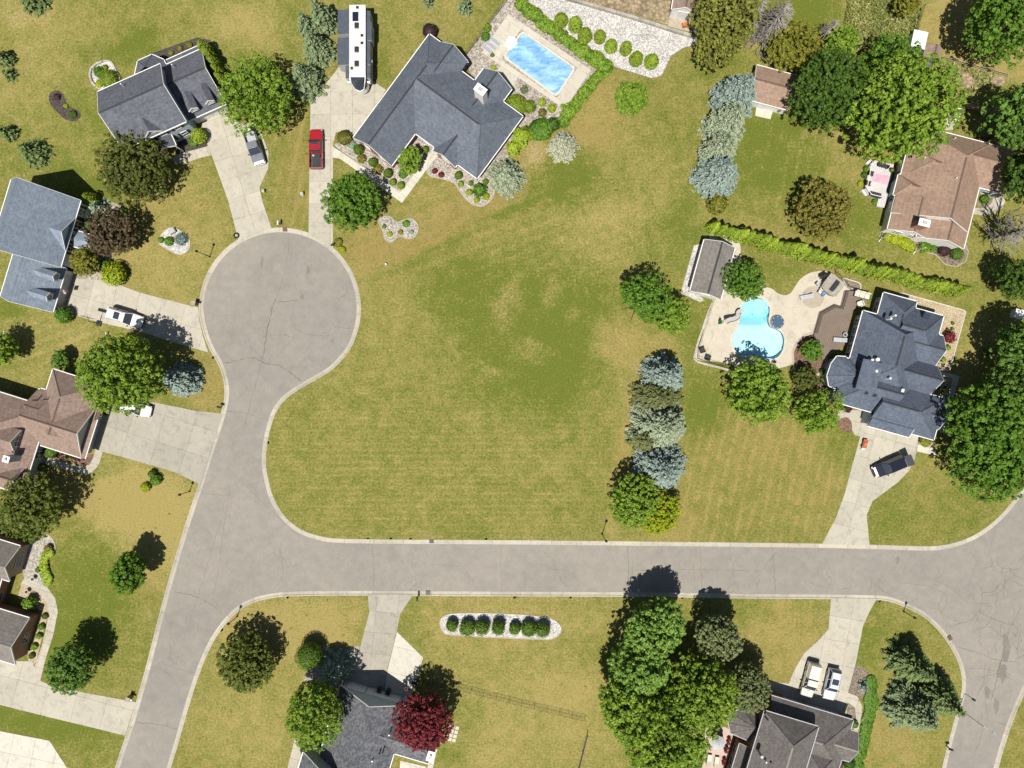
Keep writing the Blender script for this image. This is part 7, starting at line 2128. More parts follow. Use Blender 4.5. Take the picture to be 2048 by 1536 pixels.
# deck of the tan house
d9 = wpts(V7((470, 420), (560, 320), (720, 290), (1120, 370), (1090, 600), (930, 1010), (1000, 1160), (870, 1480), (680, 1440), (730, 1240), (470, 1180), (365, 1010)), .5)
c9 = np.mean(d9, axis=0)
t = thing('timber_deck', 'pale grey deck with white rail behind the tan brown house', 'deck', (c9[0], c9[1], 0))
boards(t, d9, .5, .29, math.radians(-14.3), 'deck_grey', .014, (c9[0], c9[1], 0))
MB().prism(ring_xy(d9, -.05), 0, .45).build('deck_skirt', 'trim_grey', t, (c9[0], c9[1], 0))
rl = [P(*p, .5)[:2] for p in V7((700, 300), (560, 330), (475, 430), (365, 1005), (470, 1175), (725, 1235))]
for a, b in zip(rl[:-1], rl[1:]):
    MB().tube([(*a, 1.4), (*b, 1.4)], .05, 5).build('handrail', 'trim_white', t, (c9[0], c9[1], 0))
    MB().tube([(*a, .75), (*b, .75)], .03, 4).build('lower_rail', 'trim_white', t, (c9[0], c9[1], 0))
for a in rl:
    MB().box(a[0] - .05, a[0] + .05, a[1] - .05, a[1] + .05, .45, 1.5).build('rail_post', 'trim_white', t, (c9[0], c9[1], 0))
for q, zt in ((V7((400, 330), (520, 230), (610, 300), (480, 390)), .3), (V7((290, 1030), (350, 990), (470, 1150), (400, 1180)), .3)):
    MB().prism(wpts(q, .3), 0, zt).build('step', 'deck_grey', t, (c9[0], c9[1], 0))
rg = wpts(V7((600, 600), (1000, 660), (950, 890), (540, 790)), .5)
o = MB().prism(rg, .505, .52).build('outdoor_rug', 'rug_pink')
tag(o, 'faded pink outdoor rug on the pale grey deck', 'rug')
chair('dark deck chair beside the pink rug close to the upper rail', V7((540, 605))[0], -15, 'fabric_dark', .5, .6)
chair('dark deck chair on the rail side of the pink rug lower down', V7((465, 855))[0], -15, 'fabric_dark', .5, .6)
x, y, _ = P(*V7((660, 1130))[0], .9)
t = thing('outdoor_sofa', 'long dark sofa at the lower end of the pale grey deck', 'sofa', (x, y, .5), math.radians(-14))
for k in range(3):
    MB().box(-.85 + k * .57, -.85 + k * .57 + .54, -.28, .3, .25, .42).build('seat_cushion', 'fabric_dark', t, bevel=.04)
MB().box(-.92, .92, -.42, -.26, .05, .75).build('backrest', 'fabric_dark', t, bevel=.03)
MB().box(-.92, .92, -.28, .32, .05, .25).build('frame', 'plastic_dark', t)
table('dark round table at the upper end of the pale grey deck', V7((790, 370))[0], .38, .5)
chair('dark chair beside the round table of the pale grey deck', V7((900, 420))[0], 160, 'fabric_dark', .5, .5)
x, y, _ = P(*V7((1080, 510))[0], .9)
t = thing('planter_pot', 'round yellow planter at the house side of the pale grey deck', 'planter', (x, y, .5))
MB().lathe([(.25, 0), (.36, .45), (.30, .45), (.28, .38)], (0, 0, 0), 14).build('pot', 'black_metal', t)
MB().lathe([(.29, .36), (.22, .52), (.05, .58)], (0, 0, 0), 12).build('plant', 'leaf_yellow', t)
# patio of the charcoal house
bed('patio', TO((1760, 1080), (1870, 1060), (1950, 1100), (1880, 1345), (1735, 1345), (1745, 1180)), 'patio_pink', .03, 0)
x, y, _ = P(*R6((205, 610))[0], 2.2)
t = thing('patio_umbrella', 'grey domed umbrella on the pink patio', 'umbrella', (x, y, .03))
n = 8
v = [(0, 0, 2.5)] + [(1.15 * math.cos(k * math.pi / 4), 1.15 * math.sin(k * math.pi / 4), 2.0) for k in range(n)]
MB().add(v, [(0, 1 + k, 1 + (k + 1) % n) for k in range(n)]).build('canopy', 'fabric_grey', t)
MB().tube([(0, 0, 0), (0, 0, 2.55)], .03, 6).build('pole', 'black_metal', t)
MB().lathe([(.3, 0), (.28, .08)], (0, 0, 0), 12).build('base', 'black_metal', t)
table('small round table under the grey domed umbrella', R6((235, 560))[0], .5, .03)
chaise('cream lounger beside the flower pots on the pink patio', R6((190, 825))[0], 80, 'fabric_cream', .03, None, 1.7)
chaise('cream lounger farther from the flower pots on the pink patio', R6((105, 800))[0], 80, 'fabric_cream', .03, None, 1.7)
for k, p in enumerate(((330, 560), (320, 600), (305, 650), (290, 690), (275, 790), (265, 830))):
    x, y, _ = P(*R6(p)[0], .3)
    t = thing('flower_pot', 'terracotta pot of red flowers along the wall of the pink patio', 'planter', (x, y, .03), 0, 'flower pots on the pink patio')
    MB().lathe([(.16, 0), (.24, .3), (.2, .3), (.18, .25)], (0, 0, 0), 10).build('pot', 'terracotta', t)
    rg_ = nrng()
    link('flowers', dense_crown(.3, .65, rg_, 'leaf_red', .14, 90, 'ball', .25, .3), t)
for k, (p, mt) in enumerate((((1415, 190), 'orange_paint'), ((1450, 190), 'yellow_paint'))):
    chair(['orange garden chair outside the white storage shed', 'yellow garden chair outside the white storage shed'][k], TD(p)[0], 100, mt, .03, .55, 'garden_chair', None, .6)

# ---------------------------------------------------------------- vehicles (front towards +x)
def wheel(root, x, y, r=.36, w=.24):
    s = 1 if y > 0 else -1
    t = bpy.data.objects.new('wheel', None); C.objects.link(t); t.parent = root; t.location = (x, y, r)
    prof = [(r * .62, -w / 2), (r * .95, -w / 2), (r, -w / 3), (r, w / 3), (r * .95, w / 2), (r * .62, w / 2)]
    m = MB(); n = 18
    v = [(a * math.cos(2 * math.pi * k / n), b, a * math.sin(2 * math.pi * k / n)) for a, b in prof for k in range(n)]
    m.add(v, [(i * n + k, i * n + (k + 1) % n, (i + 1) * n + (k + 1) % n, (i + 1) * n + k) for i in range(len(prof) - 1) for k in range(n)])
    m.build('tyre', 'rubber', t, smooth_=True)
    m = MB()
    v = [(0, s * w * .30, 0)] + [(r * .62 * math.cos(2 * math.pi * k / n), s * w * .42, r * .62 * math.sin(2 * math.pi * k / n)) for k in range(n)]
    m.add(v, [(0, 1 + k, 1 + (k + 1) % n) for k in range(n)])
    m.build('rim', 'rim', t)
def body_loft(st, w, root, mat, zlow=.34):
    """st: stations (x, half-width factor, top height)"""
    m = MB(); K = 10
    for x, f, zt in st:
        hw = w / 2 * f
        m.v += [(x, -hw * .86, zlow), (x, -hw * .99, zlow + .12), (x, -hw, zt - .22), (x, -hw * .95, zt - .07), (x, -hw * .80, zt), (x, hw * .80, zt), (x, hw * .95, zt - .07), (x, hw, zt - .22), (x, hw * .99, zlow + .12), (x, hw * .86, zlow)]
    n = len(st)
    f = [(i * K + k, (i + 1) * K + k, (i + 1) * K + (k + 1) % K, i * K + (k + 1) % K) for i in range(n - 1) for k in range(K)]
    f += [tuple(range(K)), tuple((n - 1) * K + k for k in range(K))[::-1]]
    m.f = [q[::-1] for q in f]; m.m = [0] * len(f)
    return m.build('body', mat, root)
def cabin(root, xb0, xb1, xr0, xr1, wb, wr, zb, zr, mat, glass='glass', roofmat=None):
    B = [(xb0, -wb / 2, zb), (xb1, -wb / 2, zb), (xb1, wb / 2, zb), (xb0, wb / 2, zb)]
    Rr = [(xr0, -wr / 2, zr), (xr1, -wr / 2, zr), (xr1, wr / 2, zr), (xr0, wr / 2, zr)]
    for nm, i, j in (('side_window', 0, 1), ('windshield', 1, 2), ('side_window', 2, 3), ('rear_window', 3, 0)):
        MB().quad(B[i], B[j], Rr[j], Rr[i]).build(nm, glass, root)
    q = rounded([(xr0 - .06, -wr / 2 - .04), (xr1 + .06, -wr / 2 - .04), (xr1 + .06, wr / 2 + .04), (xr0 - .06, wr / 2 + .04)], .18, 3)
    MB().prism(q, zr - .03, zr + .02).prism([(x * .985 + (xr0 + xr1) / 2 * .015, y * .9) for x, y in q], zr + .02, zr + .06).build('roof', roofmat or mat, root)
    for k in range(4):
        MB().tube([B[k], Rr[k]], .045, 5).build('pillar', mat, root)
    for s in (-1, 1):
        xm0, xm1 = xb0 * .52 + xb1 * .48, xr0 * .52 + xr1 * .48
        MB().tube([(xm0, s * wb / 2, zb), (xm1, s * wr / 2, zr)], .04, 4).build('pillar', mat, root)
def fittings(root, L, w, mat, zh=.72, mx=None, mz=1.05, front=None):
    for s in (-1, 1):
        MB().box(L / 2 - .20, L / 2 - .02, s * w * .38 - .18, s * w * .38 + .16, zh - .10, zh + .06).build('headlight', 'lamp_glass', root, bevel=.04)
        MB().box(-L / 2 + .01, -L / 2 + .10, s * w * .42 - .12, s * w * .42 + .10, zh, zh + .26).build('taillight', 'tail_red', root, bevel=.03)
        MB().box(mx - .10, mx + .06, s * (w / 2 + .02), s * (w / 2 + .24), mz, mz + .18) if False else None
        a, b = sorted((s * (w / 2 - .02), s * (w / 2 + .22)))
        MB().box(mx - .08, mx + .06, a, b, mz, mz + .17).build('mirror', 'plastic_dark', root, bevel=.03)
    MB().prism(rounded([(L / 2 - .12, -w * .44), (L / 2 + .03, -w * .36), (L / 2 + .03, w * .36), (L / 2 - .12, w * .44)], .05, 2), .32, .52).build('front_bumper', front or 'plastic_dark', root)
    MB().box(-L / 2 - .05, -L / 2 + .10, -w * .45, w * .45, .36, .58).build('rear_bumper', front or 'plastic_dark', root, bevel=.03)
def suv(name, label, p, head, L, w, mat, hr=1.75, sunroof=True, roofmat=None, z=.03, cat='car'):
    x, y, _ = P(p[0], p[1], z + 1.0)
    t = thing(name, label, cat, (x, y, z), math.radians(head))
    a = L / 2
    body_loft([(-a, .84, .95), (-a + .15, .95, 1.02), (-a + .9, 1.0, 1.05), (a * .25, 1.0, 1.04), (a * .45, 1.0, 1.02), (a * .80, .96, .93), (a - .18, .86, .80), (a, .66, .68)], w, t, mat)
    cabin(t, -a + .10, a * .42, -a + .38, a * .12, w * .93, w * .74, 1.0, hr, mat, roofmat=roofmat)
    for wx in (-a + .95, a - .95):
        for s in (-1, 1):
            wheel(t, wx, s * (w / 2 - .11))
    fittings(t, L, w, mat, .72, a * .30)
    if sunroof:
        c_ = (-a + .38 + a * .12) / 2
        MB().prism(rounded([(c_ - .25, -w * .27), (c_ + .62, -w * .27), (c_ + .62, w * .27), (c_ - .25, w * .27)], .08, 3), hr + .055, hr + .072).build('sunroof', 'glass', t)
    for s in (-1, 1):
        MB().tube([(-a + .5, s * w * .35, hr + .07), (a * .05, s * w * .35, hr + .07)], .025, 5).build('roof_rail', 'plastic_dark', t)
    return t
def pickup(name, label, p, head, L, w, mat, cab=(-.02, .46), capmat=None, bedmat='bed_liner', z=.03, sunroof=False):
    x, y, _ = P(p[0], p[1], z + .9)
    t = thing(name, label, 'pickup', (x, y, z), math.radians(head))
    a = L / 2
    cb, cf = a * cab[0] - .25, a * cab[1]
    body_loft([(cb - .02, .98, 1.12), (cb + .3, 1.0, 1.14), (cf, 1.0, 1.12), (cf + .3, .99, 1.10), (a - .35, .95, 1.04), (a - .10, .88, .95), (a, .74, .85)], w, t, mat, .42)
    cabin(t, cb + .02, cf + .18, cb + .16, cf - .62, w * .93, w * .76, 1.10, 1.86, mat)
    # bed
    b0, b1 = -a, cb - .05
    MB().box(b0 + .08, b1 - .05, -w / 2 + .14, w / 2 - .14, .55, .72).build('bed_floor', bedmat, t)
    for s in (-1, 1):
        aa, bb = sorted((s * (w / 2 - .13), s * (w / 2 - .01)))
        MB().box(b0 + .02, b1, aa, bb, .42, 1.16).build('bed_side', mat, t, bevel=.03)
    MB().box(b1 - .05, b1, -w / 2 + .13, w / 2 - .13, .55, 1.16).build('bed_front', mat, t)
    MB().box(b0, b0 + .08, -w / 2 + .12, w / 2 - .12, .5, 1.15).build('tailgate', mat, t, bevel=.02)
    for wx in (-a + 1.15, a - .98):
        for s in (-1, 1):
            wheel(t, wx, s * (w / 2 - .12), .40, .28)
    fittings(t, L, w, mat, .82, cf - .05, 1.15, 'rim' if mat != 'paint_red' else 'plastic_dark')
    MB().box(cf + .32, cf + .36, -.25, .25, 1.11, 1.13).build('hood_line', 'plastic_dark', t)
    if sunroof:
        c_ = (cb + .16 + cf - .5) / 2
        MB().box(c_ + .15, c_ + .55, -w * .25, w * .25, 1.915, 1.935).build('sunroof', 'glass', t)
    if capmat:
        q0 = [(b0 + .05, -w / 2 + .05), (b1 + .04, -w / 2 + .05), (b1 + .04, w / 2 - .05), (b0 + .05, w / 2 - .05)]
        q1 = [(b0 + .18, -w / 2 + .22), (b1 + .02, -w / 2 + .22), (b1 + .02, w / 2 - .22), (b0 + .18, w / 2 - .22)]
        v = [(x_, y_, 1.17) for x_, y_ in q0] + [(x_, y_, 1.82) for x_, y_ in q1]
        MB().add(v, [(4, 5, 6, 7), (0, 1, 5, 4), (1, 2, 6, 5), (2, 3, 7, 6), (3, 0, 4, 7)]).build('bed_cap', capmat, t, bevel=.08)
        for s in (-1, 1):
            MB().add([(b0 + .35, s * (w / 2 - .10), 1.34), (b1 - .2, s * (w / 2 - .10), 1.34), (b1 - .25, s * (w / 2 - .19), 1.68), (b0 + .45, s * (w / 2 - .19), 1.68)], [(0, 1, 2, 3)]).build('cap_window', 'glass', t)
    return t, b0, b1
t, b0, b1 = pickup('pickup_truck', 'red pickup truck with loaded open bed on the long driveway', V2((1745, 620))[0], 90, 5.85, 2.0, 'paint_red', (-.10, .40), sunroof=True)
MB().box(b0 + .3, b1 - .9, -.6, .5, .72, .86).box(b1 - .75, b1 - .2, -.65, .6, .72, 1.0).build('cargo', 'fabric_dark', t, bevel=.05)
MB().box(b1 - .62, b1 - .35, .2, .5, 1.0, 1.1).build('cargo', 'fabric_grey', t)
t, b0, b1 = pickup('pickup_truck', 'silver pickup truck with lowered tailgate and pale tarp under the shade tree', V2((405, 560))[0], -71.5, 5.75, 1.95, 'paint_silver', (-.08, .42))
MB().add([(b0 - .3, -.95, 1.0), (b0 + .55, -.85, 1.22), (b0 + .6, .85, 1.2), (b0 - .25, .95, .98), (b0 + .1, -.3, 1.3), (b0 + .15, .35, 1.28)], [(0, 1, 4), (4, 1, 2, 5), (5, 2, 3), (0, 4, 5, 3)]).build('tarp', 'canvas_white', t)
MB().box(b0 + .7, b1 - .15, -.62, .7, .72, .95).build('cargo', 'fabric_grey', t, bevel=.06)
pickup('pickup_truck', 'champagne pickup truck with matching bed cap beside a silver wagon', V5((655, 775))[0], 254.5, 5.3, 1.95, 'paint_tan', (-.06, .44), 'paint_tan')
suv('suv', 'white sport utility vehicle with dark sunroof parked by a basketball hoop', V3((1010, 770))[0], -16.5, 5.3, 1.98, 'paint_white', 1.85)
suv('car', 'white car half hidden under the large bright maple', TG((1035, 835))[0], -13, 4.7, 1.85, 'paint_white', 1.5, False)
suv('suv', 'silver wagon with dark sunroof beside the champagne pickup', V5((1215, 890))[0], 257, 4.75, 1.85, 'paint_lightsilver', 1.65)
t = suv('van', 'black van angled across the driveway of the navy roofed house', V4((1010, 940))[0], 203, 4.9, 2.0, 'paint_black', 1.9, False, cat='van')
a = 2.45
MB().add([(-a + .25, -.85, 1.90), (-a + .25, .85, 1.90), (-a - .75, .80, 2.10), (-a - .75, -.80, 2.10), (-a + .25, -.85, 1.84), (-a + .25, .85, 1.84), (-a - .75, .80, 2.04), (-a - .75, -.80, 2.04)], [(3, 2, 1, 0), (4, 5, 6, 7), (0, 1, 5, 4), (2, 3, 7, 6), (1, 2, 6, 5), (3, 0, 4, 7)]).build('liftgate', 'paint_black', t)

# motorhome
zt = 3.75
xs = [P(*p, zt)[0] for p in V1((298, 75), (545, 75))]
ys = [P(*p, zt)[1] for p in V1((298, 75), (298, 1185))]
cx = sum(xs) / 2; wv = xs[1] - xs[0]; ytop, ybot = ys[0], ys[1]
Lr = ytop - ybot
t = thing('motorhome', 'long white roofed motorhome with dark slide outs on the driveway', 'motorhome', (cx, (ytop + ybot) / 2, 0.03))
hy = Lr / 2; hw = wv / 2
MB().box(-hw, hw, -hy, hy, .75, zt - .06).build('body', 'plastic_dark', t, bevel=.08)
MB().prism(rounded([(-hw - .02, -hy), (hw + .02, -hy), (hw + .02, hy), (-hw - .02, hy)], .12, 3), zt - .055, zt).build('roof', 'canvas_white', t)
# curved front cap with black windshield
fr = []
for k in range(9):
    a = math.pi * k / 8
    fr.append((hw * .97 * math.cos(a), -hy - .02 - 1.25 * math.sin(a) ** .8))
MB().prism(fr, .7, 1.9).build('front_cap', 'paint_white', t)
v = [(x_, y_, 1.9) for x_, y_ in fr] + [(x_ * .94, -hy + (y_ + hy) * .30, zt - .12) for x_, y_ in fr]
MB().add(v, [(k, k + 9, k + 10, k + 1) for k in range(8)] + [tuple(9 + k for k in range(9))[::-1]]).build('windshield', 'glass', t, smooth_=False)
for s in (-1, 1):
    MB().tube([(s * hw * .98, -hy + .1, zt - .02), (s * hw * .86, -hy - .75, zt - .35), (s * hw * .55, -hy - 1.15, 2.2), (0, -hy - 1.33, 1.9)], .07, 6).build('trim_arc', 'paint_white', t)
    MB().box(s * (hw + .28) - .22, s * (hw + .28) + .22, -hy - .42, -hy - .2, 2.3, 2.9).build('mirror', 'paint_white', t, bevel=.05)
    for yy in (-hy + .9, hy - 3.4, hy - 2.3):
        wheel(t, s * (hw - .2), yy, .48, .3) if False else None
def mh_wheel(x_, y_):
    q = bpy.data.objects.new('wheel', None); C.objects.link(q); q.parent = t; q.location = (x_, y_, .48)
    MB().tube([(-.15, 0, 0), (.15, 0, 0)], .48, 18).build('tyre', 'rubber', q)
    MB().tube([(-.16, 0, 0), (.16, 0, 0)], .27, 12).build('rim', 'rim', q)
for s in (-1, 1):
    for yy in (-hy + .6, hy - 3.0, hy - 1.9):
        mh_wheel(s * (hw - .18), yy)
def yv(v_): return P(*V1((300, v_))[0], zt)[1] - (ytop + ybot) / 2
for s, a, b, ext, zz in ((-1, 130, 500, 1.75, 3.3), (-1, 560, 975, 1.8, 3.3), (-1, 990, 1180, .62, 3.25), (1, 140, 300, .55, 3.2), (1, 310, 590, .75, 3.25), (1, 610, 960, .55, 3.2), (1, 985, 1175, .55, 3.2)):
    y0, y1 = yv(b), yv(a)
    x0, x1 = sorted((s * (hw - .02), s * (hw + ext)))
    so = MB().box(x0, x1, y0, y1, 1.0, zz - .04).build('slide_out', 'trim_grey', t, bevel=.03)
    MB().add([(s * hw, y0 - .03, zz + .10), (s * (hw + ext + .05), y0 - .03, zz), (s * (hw + ext + .05), y1 + .03, zz), (s * hw, y1 + .03, zz + .10)], [(0, 1, 2, 3)]).build('slide_topper', 'topper', so)
    f0 = s * (hw + ext) + s * .006
    MB().box(min(f0, f0 + s * .03), max(f0, f0 + s * .03), y0 + (y1 - y0) * .25, y0 + (y1 - y0) * .75, 1.9, 2.7).build('window', 'glass', so)
for a in (400, 768, 985):
    yy = yv(a); x_ = P(*V1((412, a))[0], zt)[0] - cx
    MB().box(x_ - .30, x_ + .30, yy - .42, yy + .42, zt + .003, zt + .28).build('air_conditioner', 'plastic_dark', t, bevel=.08)
x_ = P(*V1((392, 258))[0], zt)[0] - cx
MB().box(x_ - .43, x_ + .43, yv(328), yv(186), zt + .02, zt + .06).build('solar_panel', 'solar', t)
for p in ((492, 547), (492, 663), (422, 117)):
    x_ = P(*V1(p)[0], zt)[0] - cx; yy = yv(p[1])
    MB().box(x_ - .19, x_ + .19, yy - .19, yy + .19, zt + .003, zt + .10).build('roof_vent', 'black_metal', t, bevel=.02)
x_ = P(*V1((497, 128))[0], zt)[0] - cx; yy = yv(128)
MB().box(x_ - .23, x_ + .23, yy - .3, yy + .3, zt + .003, zt + .05).build('roof_hatch', 'trim_white', t)
x_ = P(*V1((336, 1053))[0], zt)[0] - cx; yy = yv(1053)
MB().lathe([(.20, zt + .003), (.20, zt + .18), (.1, zt + .24)], (x_, yy, 0), 12).build('satellite_dome', 'plastic_dark', t)
for p in ((330, 262), (470, 268), (340, 383), (327, 498), (415, 530), (415, 556), (338, 1005)):
    x_ = P(*V1(p)[0], zt)[0] - cx; yy = yv(p[1])
    MB().lathe([(.06, zt + .003), (.05, zt + .12)], (x_, yy, 0), 8).build('vent_stack', 'trim_grey', t)
for p in ((610, 545), (600, 910)):
    x_ = P(*V1(p)[0], 2.6)[0] - cx; yy = P(*V1(p)[0], 2.6)[1] - (ytop + ybot) / 2
    MB().add([(x_ - .5, yy + .5, 2.75), (x_ + .35, yy + .35, 2.5), (x_ + .5, yy - .45, 2.5), (x_ - .35, yy - .35, 2.75)], [(3, 2, 1, 0)]).build('hatch_door', 'paint_white', t)

# ---------------------------------------------------------------- street furniture
def mailbox(label, p, ang, mat='black_metal', brick=False):
    x, y, _ = P(p[0], p[1], .6)
    t = thing('mailbox', label, 'mailbox', (x, y, 0), math.radians(ang))
    if brick:
        MB().box(-.27, .27, -.27, .27, 0, 1.15).build('pillar', 'brick', t)
        MB().box(-.31, .31, -.31, .31, 1.15, 1.22).build('pillar_cap', 'stone_island', t)
        zb = .8
    else:
        MB().box(-.06, .06, -.06, .06, -.1, 1.0).build('post', 'wood_fence' if mat != 'black_metal' else 'black_metal', t)
        MB().box(-.30, .30, -.14, .14, 1.0, 1.04).build('shelf', 'black_metal', t)
        zb = 1.04
    x0 = .02 if brick else -.28
    m = MB(); n = 8
    pr_ = [(-.13, zb), (.13, zb)] + [(.13 * math.cos(math.pi * k / n), zb + .15 + .13 * math.sin(math.pi * k / n)) for k in range(n + 1)]
    v = [(x0, a, b) for a, b in pr_] + [(x0 + .58, a, b) for a, b in pr_]
    N = len(pr_)
    m.add(v, [(i, (i + 1) % N, (i + 1) % N + N, i + N) for i in range(N)] + [tuple(range(N))[::-1], tuple(N + k for k in range(N))])
    m.build('box', mat, t)
    MB().box(.05, .18, .135, .15, zb + .15, zb + .36).build('flag', 'tail_red', t)
mailbox('brick pillar mailbox at the white utility vehicle driveway', TF((1535, 1090))[0], -15, 'black_metal', True)
mailbox('black mailbox at the edge of the spruce corner lawn', TG((1690, 822))[0], -20)
mailbox('pale pillar mailbox at the brick house driveway', TH((668, 1175))[0], -17, 'metal_white', True)
mailbox('black mailbox opposite the open lot beside a storm drain', TN((1712, 140))[0], 95)
mailbox('white mailbox at the top of the circle between two driveways', TI((622, 95))[0], -90, 'metal_white')
mailbox('black mailbox beside golden plants at the red pickup driveway', TI((1000, 245))[0], -140)
mailbox('black mailbox on the verge of the side road below the spruces', TQ((1572, 1060))[0], -15)
def lamp(label, p, h=2.9, mat='black_metal', arm=False):
    x, y, _ = P(p[0], p[1], 0)
    t = thing('lamp_post', label, 'lamp', (x, y, 0))
    MB().lathe([(.14, -.1), (.14, .12), (.07, .2), (.05, h * .5), (.045, h)], (0, 0, 0), 8).build('pole', mat, t)
    if arm:
        MB().tube([(0, 0, h), (.5, -.3, h + .15), (1.2, -.8, h + .12)], .045, 6).build('arm', mat, t)
        MB().obox((1.45, -.97), math.radians(-33), .65, .28, h + .02, h + .14).build('lamp_head', mat, t)
    else:
        MB().lathe([(.10, h), (.20, h + .08), (.17, h + .34), (.20, h + .36), (.05, h + .5)], (0, 0, 0), 8).build('lantern', mat, t)
        MB().lathe([(.165, h + .10), (.155, h + .33)], (0, 0, 0), 8).build('lantern_glass', 'lamp_glass', t)
lamp('black lamp post beside the white gravel island at the circle', TF((1652, 722))[0], 4.2)
lamp('black lamp post on the curved corner below the circle road', TN((295, 285))[0], 3.2)
lamp('black lamp post on the lawn beside the wide concrete driveway', TH((978, 110))[0], 3.0)
lamp('black lamp post at the road edge next to the yellow tinted tree', (1204, 1068), 4.6)
lamp('black lamp post on the rounded corner below the side road junction', TQ((1287, 198))[0], 2.7)
lamp('tall grey street light reaching over the side road', TQ((1640, 815))[0], 5.5, 'flue_metal', True)
for k, (p, ang, mt, lb) in enumerate([((570, 459), 0, 'grate_rust', 'rusty storm drain inlet at the top of the circle'), ((863, 1082.5), 0, 'black_metal', 'dark storm drain inlet on the open lot side of the road'), ((856, 1186), 0, 'black_metal', 'dark storm drain inlet beside the black mailbox'), ((1900, 1276), -60, 'grate_rust', 'rusty storm drain inlet on the rounded corner')]):
    x, y, _ = P(*p)
    t = thing('storm_drain', lb, 'drain', (x, y, 0.0), math.radians(ang))
    MB().box(-.34, .34, -.30, .30, -.12, .045).build('frame', mt, t)
    for q in range(5):
        MB().box(-.30 + q * .125, -.30 + q * .125 + .07, -.26, .26, .046, .06).build('grate_bar', 'plastic_dark' if mt == 'black_metal' else mt, t)
def hoop(label, p, ang):
    x, y, _ = P(*p)
    t = thing('basketball_hoop', label, 'basketball hoop', (x, y, 0.03), math.radians(ang))
    MB().tube([(0, 0, 0), (0, 0, 2.6), (.55, 0, 3.1)], .06, 8).build('pole', 'black_metal', t)
    MB().box(-.45, .35, -.4, .4, 0, .16).build('base', 'plastic_dark', t, bevel=.04)
    MB().box(.56, .60, -.80, .80, 2.75, 3.75).build('backboard', 'lamp_glass', t)
    m = MB()
    for (a, b, c_, d_) in ((-.80, .80, 2.75, 2.80), (-.80, .80, 3.70, 3.75), (-.80, -.75, 2.8, 3.7), (.75, .80, 2.8, 3.7)):
        m.box(.55, .61, a, b, c_, d_)
    m.build('board_frame', 'black_metal', t)
    m = MB(); n = 14
    m.tube([(.85 + .23 * math.cos(2 * math.pi * k / n), .23 * math.sin(2 * math.pi * k / n), 3.05) for k in range(n + 1)], .02, 5, cap=False)
    m.build('rim', 'orange_paint', t)
hoop('basketball hoop beside the white sport utility vehicle', V3((150, 960))[0], 75)
hoop('basketball hoop at the garage with the pent roof', R3((1175, 575))[0], -17)
hoop('basketball hoop on the new concrete pad by the red maple', TN((1690, 800))[0], 165)
# flag on the grey garage
x, y, _ = P(*R2((625, 1225))[0], 2.6)
t = thing('flag', 'small striped flag on an angled pole at the grey garage', 'flag', (x, y, 2.3), math.radians(-17))
MB().tube([(-.25, 0, -.15), (.75, 0, .55)], .02, 6).build('flagpole', 'trim_white', t)
for k in range(7):
    a0 = .12 + k * .085
    MB().add([(a0, .01, a0 * .62), (a0 + .085, .01, (a0 + .085) * .62), (a0 + .085, -.25 - .2, -.35 + a0 * .4), (a0, -.25 - .2, -.35 + a0 * .4)], [(0, 1, 2, 3)]).build('stripe', 'flag_red' if k % 2 == 0 else 'flag_white', t)
MB().add([(.42, .016, .27), (.72, .016, .46), (.72, -.18, .28), (.42, -.18, .10)], [(0, 1, 2, 3)]).build('canton', 'flag_blue', t)
# goal frame at the left edge
x, y, _ = P(*TF((70, 1420))[0])
t = thing('goal_frame', 'white tubular goal frame at the boundary hedge of the left lawn', 'goal', (x, y, 0), math.radians(-14))
MB().tube([(.4, -2.0, 0), (.4, -2.0, 2.0), (.4, 2.0, 2.0), (.4, 2.0, 0)], .06, 8).build('goal_mouth', 'metal_white', t)
MB().tube([(.4, -2.0, 2.0), (-1.2, -2.0, .05), (-1.2, 2.0, .05), (.4, 2.0, 2.0)], .04, 6).build('back_frame', 'metal_white', t)
# small utility boxes and stakes
def small(name, label, cat, p, parts, ang=0):
    x, y, _ = P(*p)
    t = thing(name, label, cat, (x, y, 0), math.radians(ang))
    for nm, mt, b in parts:
        MB().box(*b).build(nm, mt, t, bevel=.02)
small('utility_cabinet', 'white utility cabinet among the trees beyond the navy roof', 'cabinet', (2030, 629), [('cabinet', 'metal_white', (-.75, .75, -.6, .6, 0, 1.1)), ('lid', 'trim_white', (-.8, .8, -.65, .65, 1.1, 1.18))], -12)
small('utility_pedestal', 'yellowish utility pedestal on the grass strip between the driveways', 'pedestal', TB((495, 1475))[0], [('housing', 'yellow_paint', (-.18, .18, -.18, .18, 0, .7)), ('cap', 'trim_grey', (-.2, .2, -.2, .2, .7, .76))])
small('utility_pedestal', 'pale utility pedestal at the edge of the long driveway', 'pedestal', TB((790, 1495))[0], [('housing', 'trim_white', (-.2, .2, -.2, .2, 0, .7)), ('cap', 'trim_grey', (-.22, .22, -.22, .22, .7, .76))])
small('survey_stake', 'white stake on the brown lawn near the circle', 'stake', TI((1371, 381))[0], [('stake', 'metal_white', (-.1, .1, -.1, .1, 0, .5)), ('tip', 'trim_white', (-.12, .12, -.12, .12, .5, .56))])
small('yard_sign', 'white yard marker on the lawn below the white sport utility vehicle', 'sign', V3((445, 1340))[0], [('board', 'metal_white', (-.06, .06, -.25, .25, .2, .6)), ('leg', 'trim_grey', (-.02, .02, -.03, .03, 0, .2))])
x, y, _ = P(*TI((322, 177))[0], .2)
t = thing('ring_planter', 'black round tyre planter at the kerb of the first driveway', 'planter', (x, y, 0))
m = MB(); n = 20
m.tube([(.34 * math.cos(2 * math.pi * k / n), .34 * math.sin(2 * math.pi * k / n), .13) for k in range(n + 1)], .12, 8, cap=False)
m.build('tyre_ring', 'rubber', t)
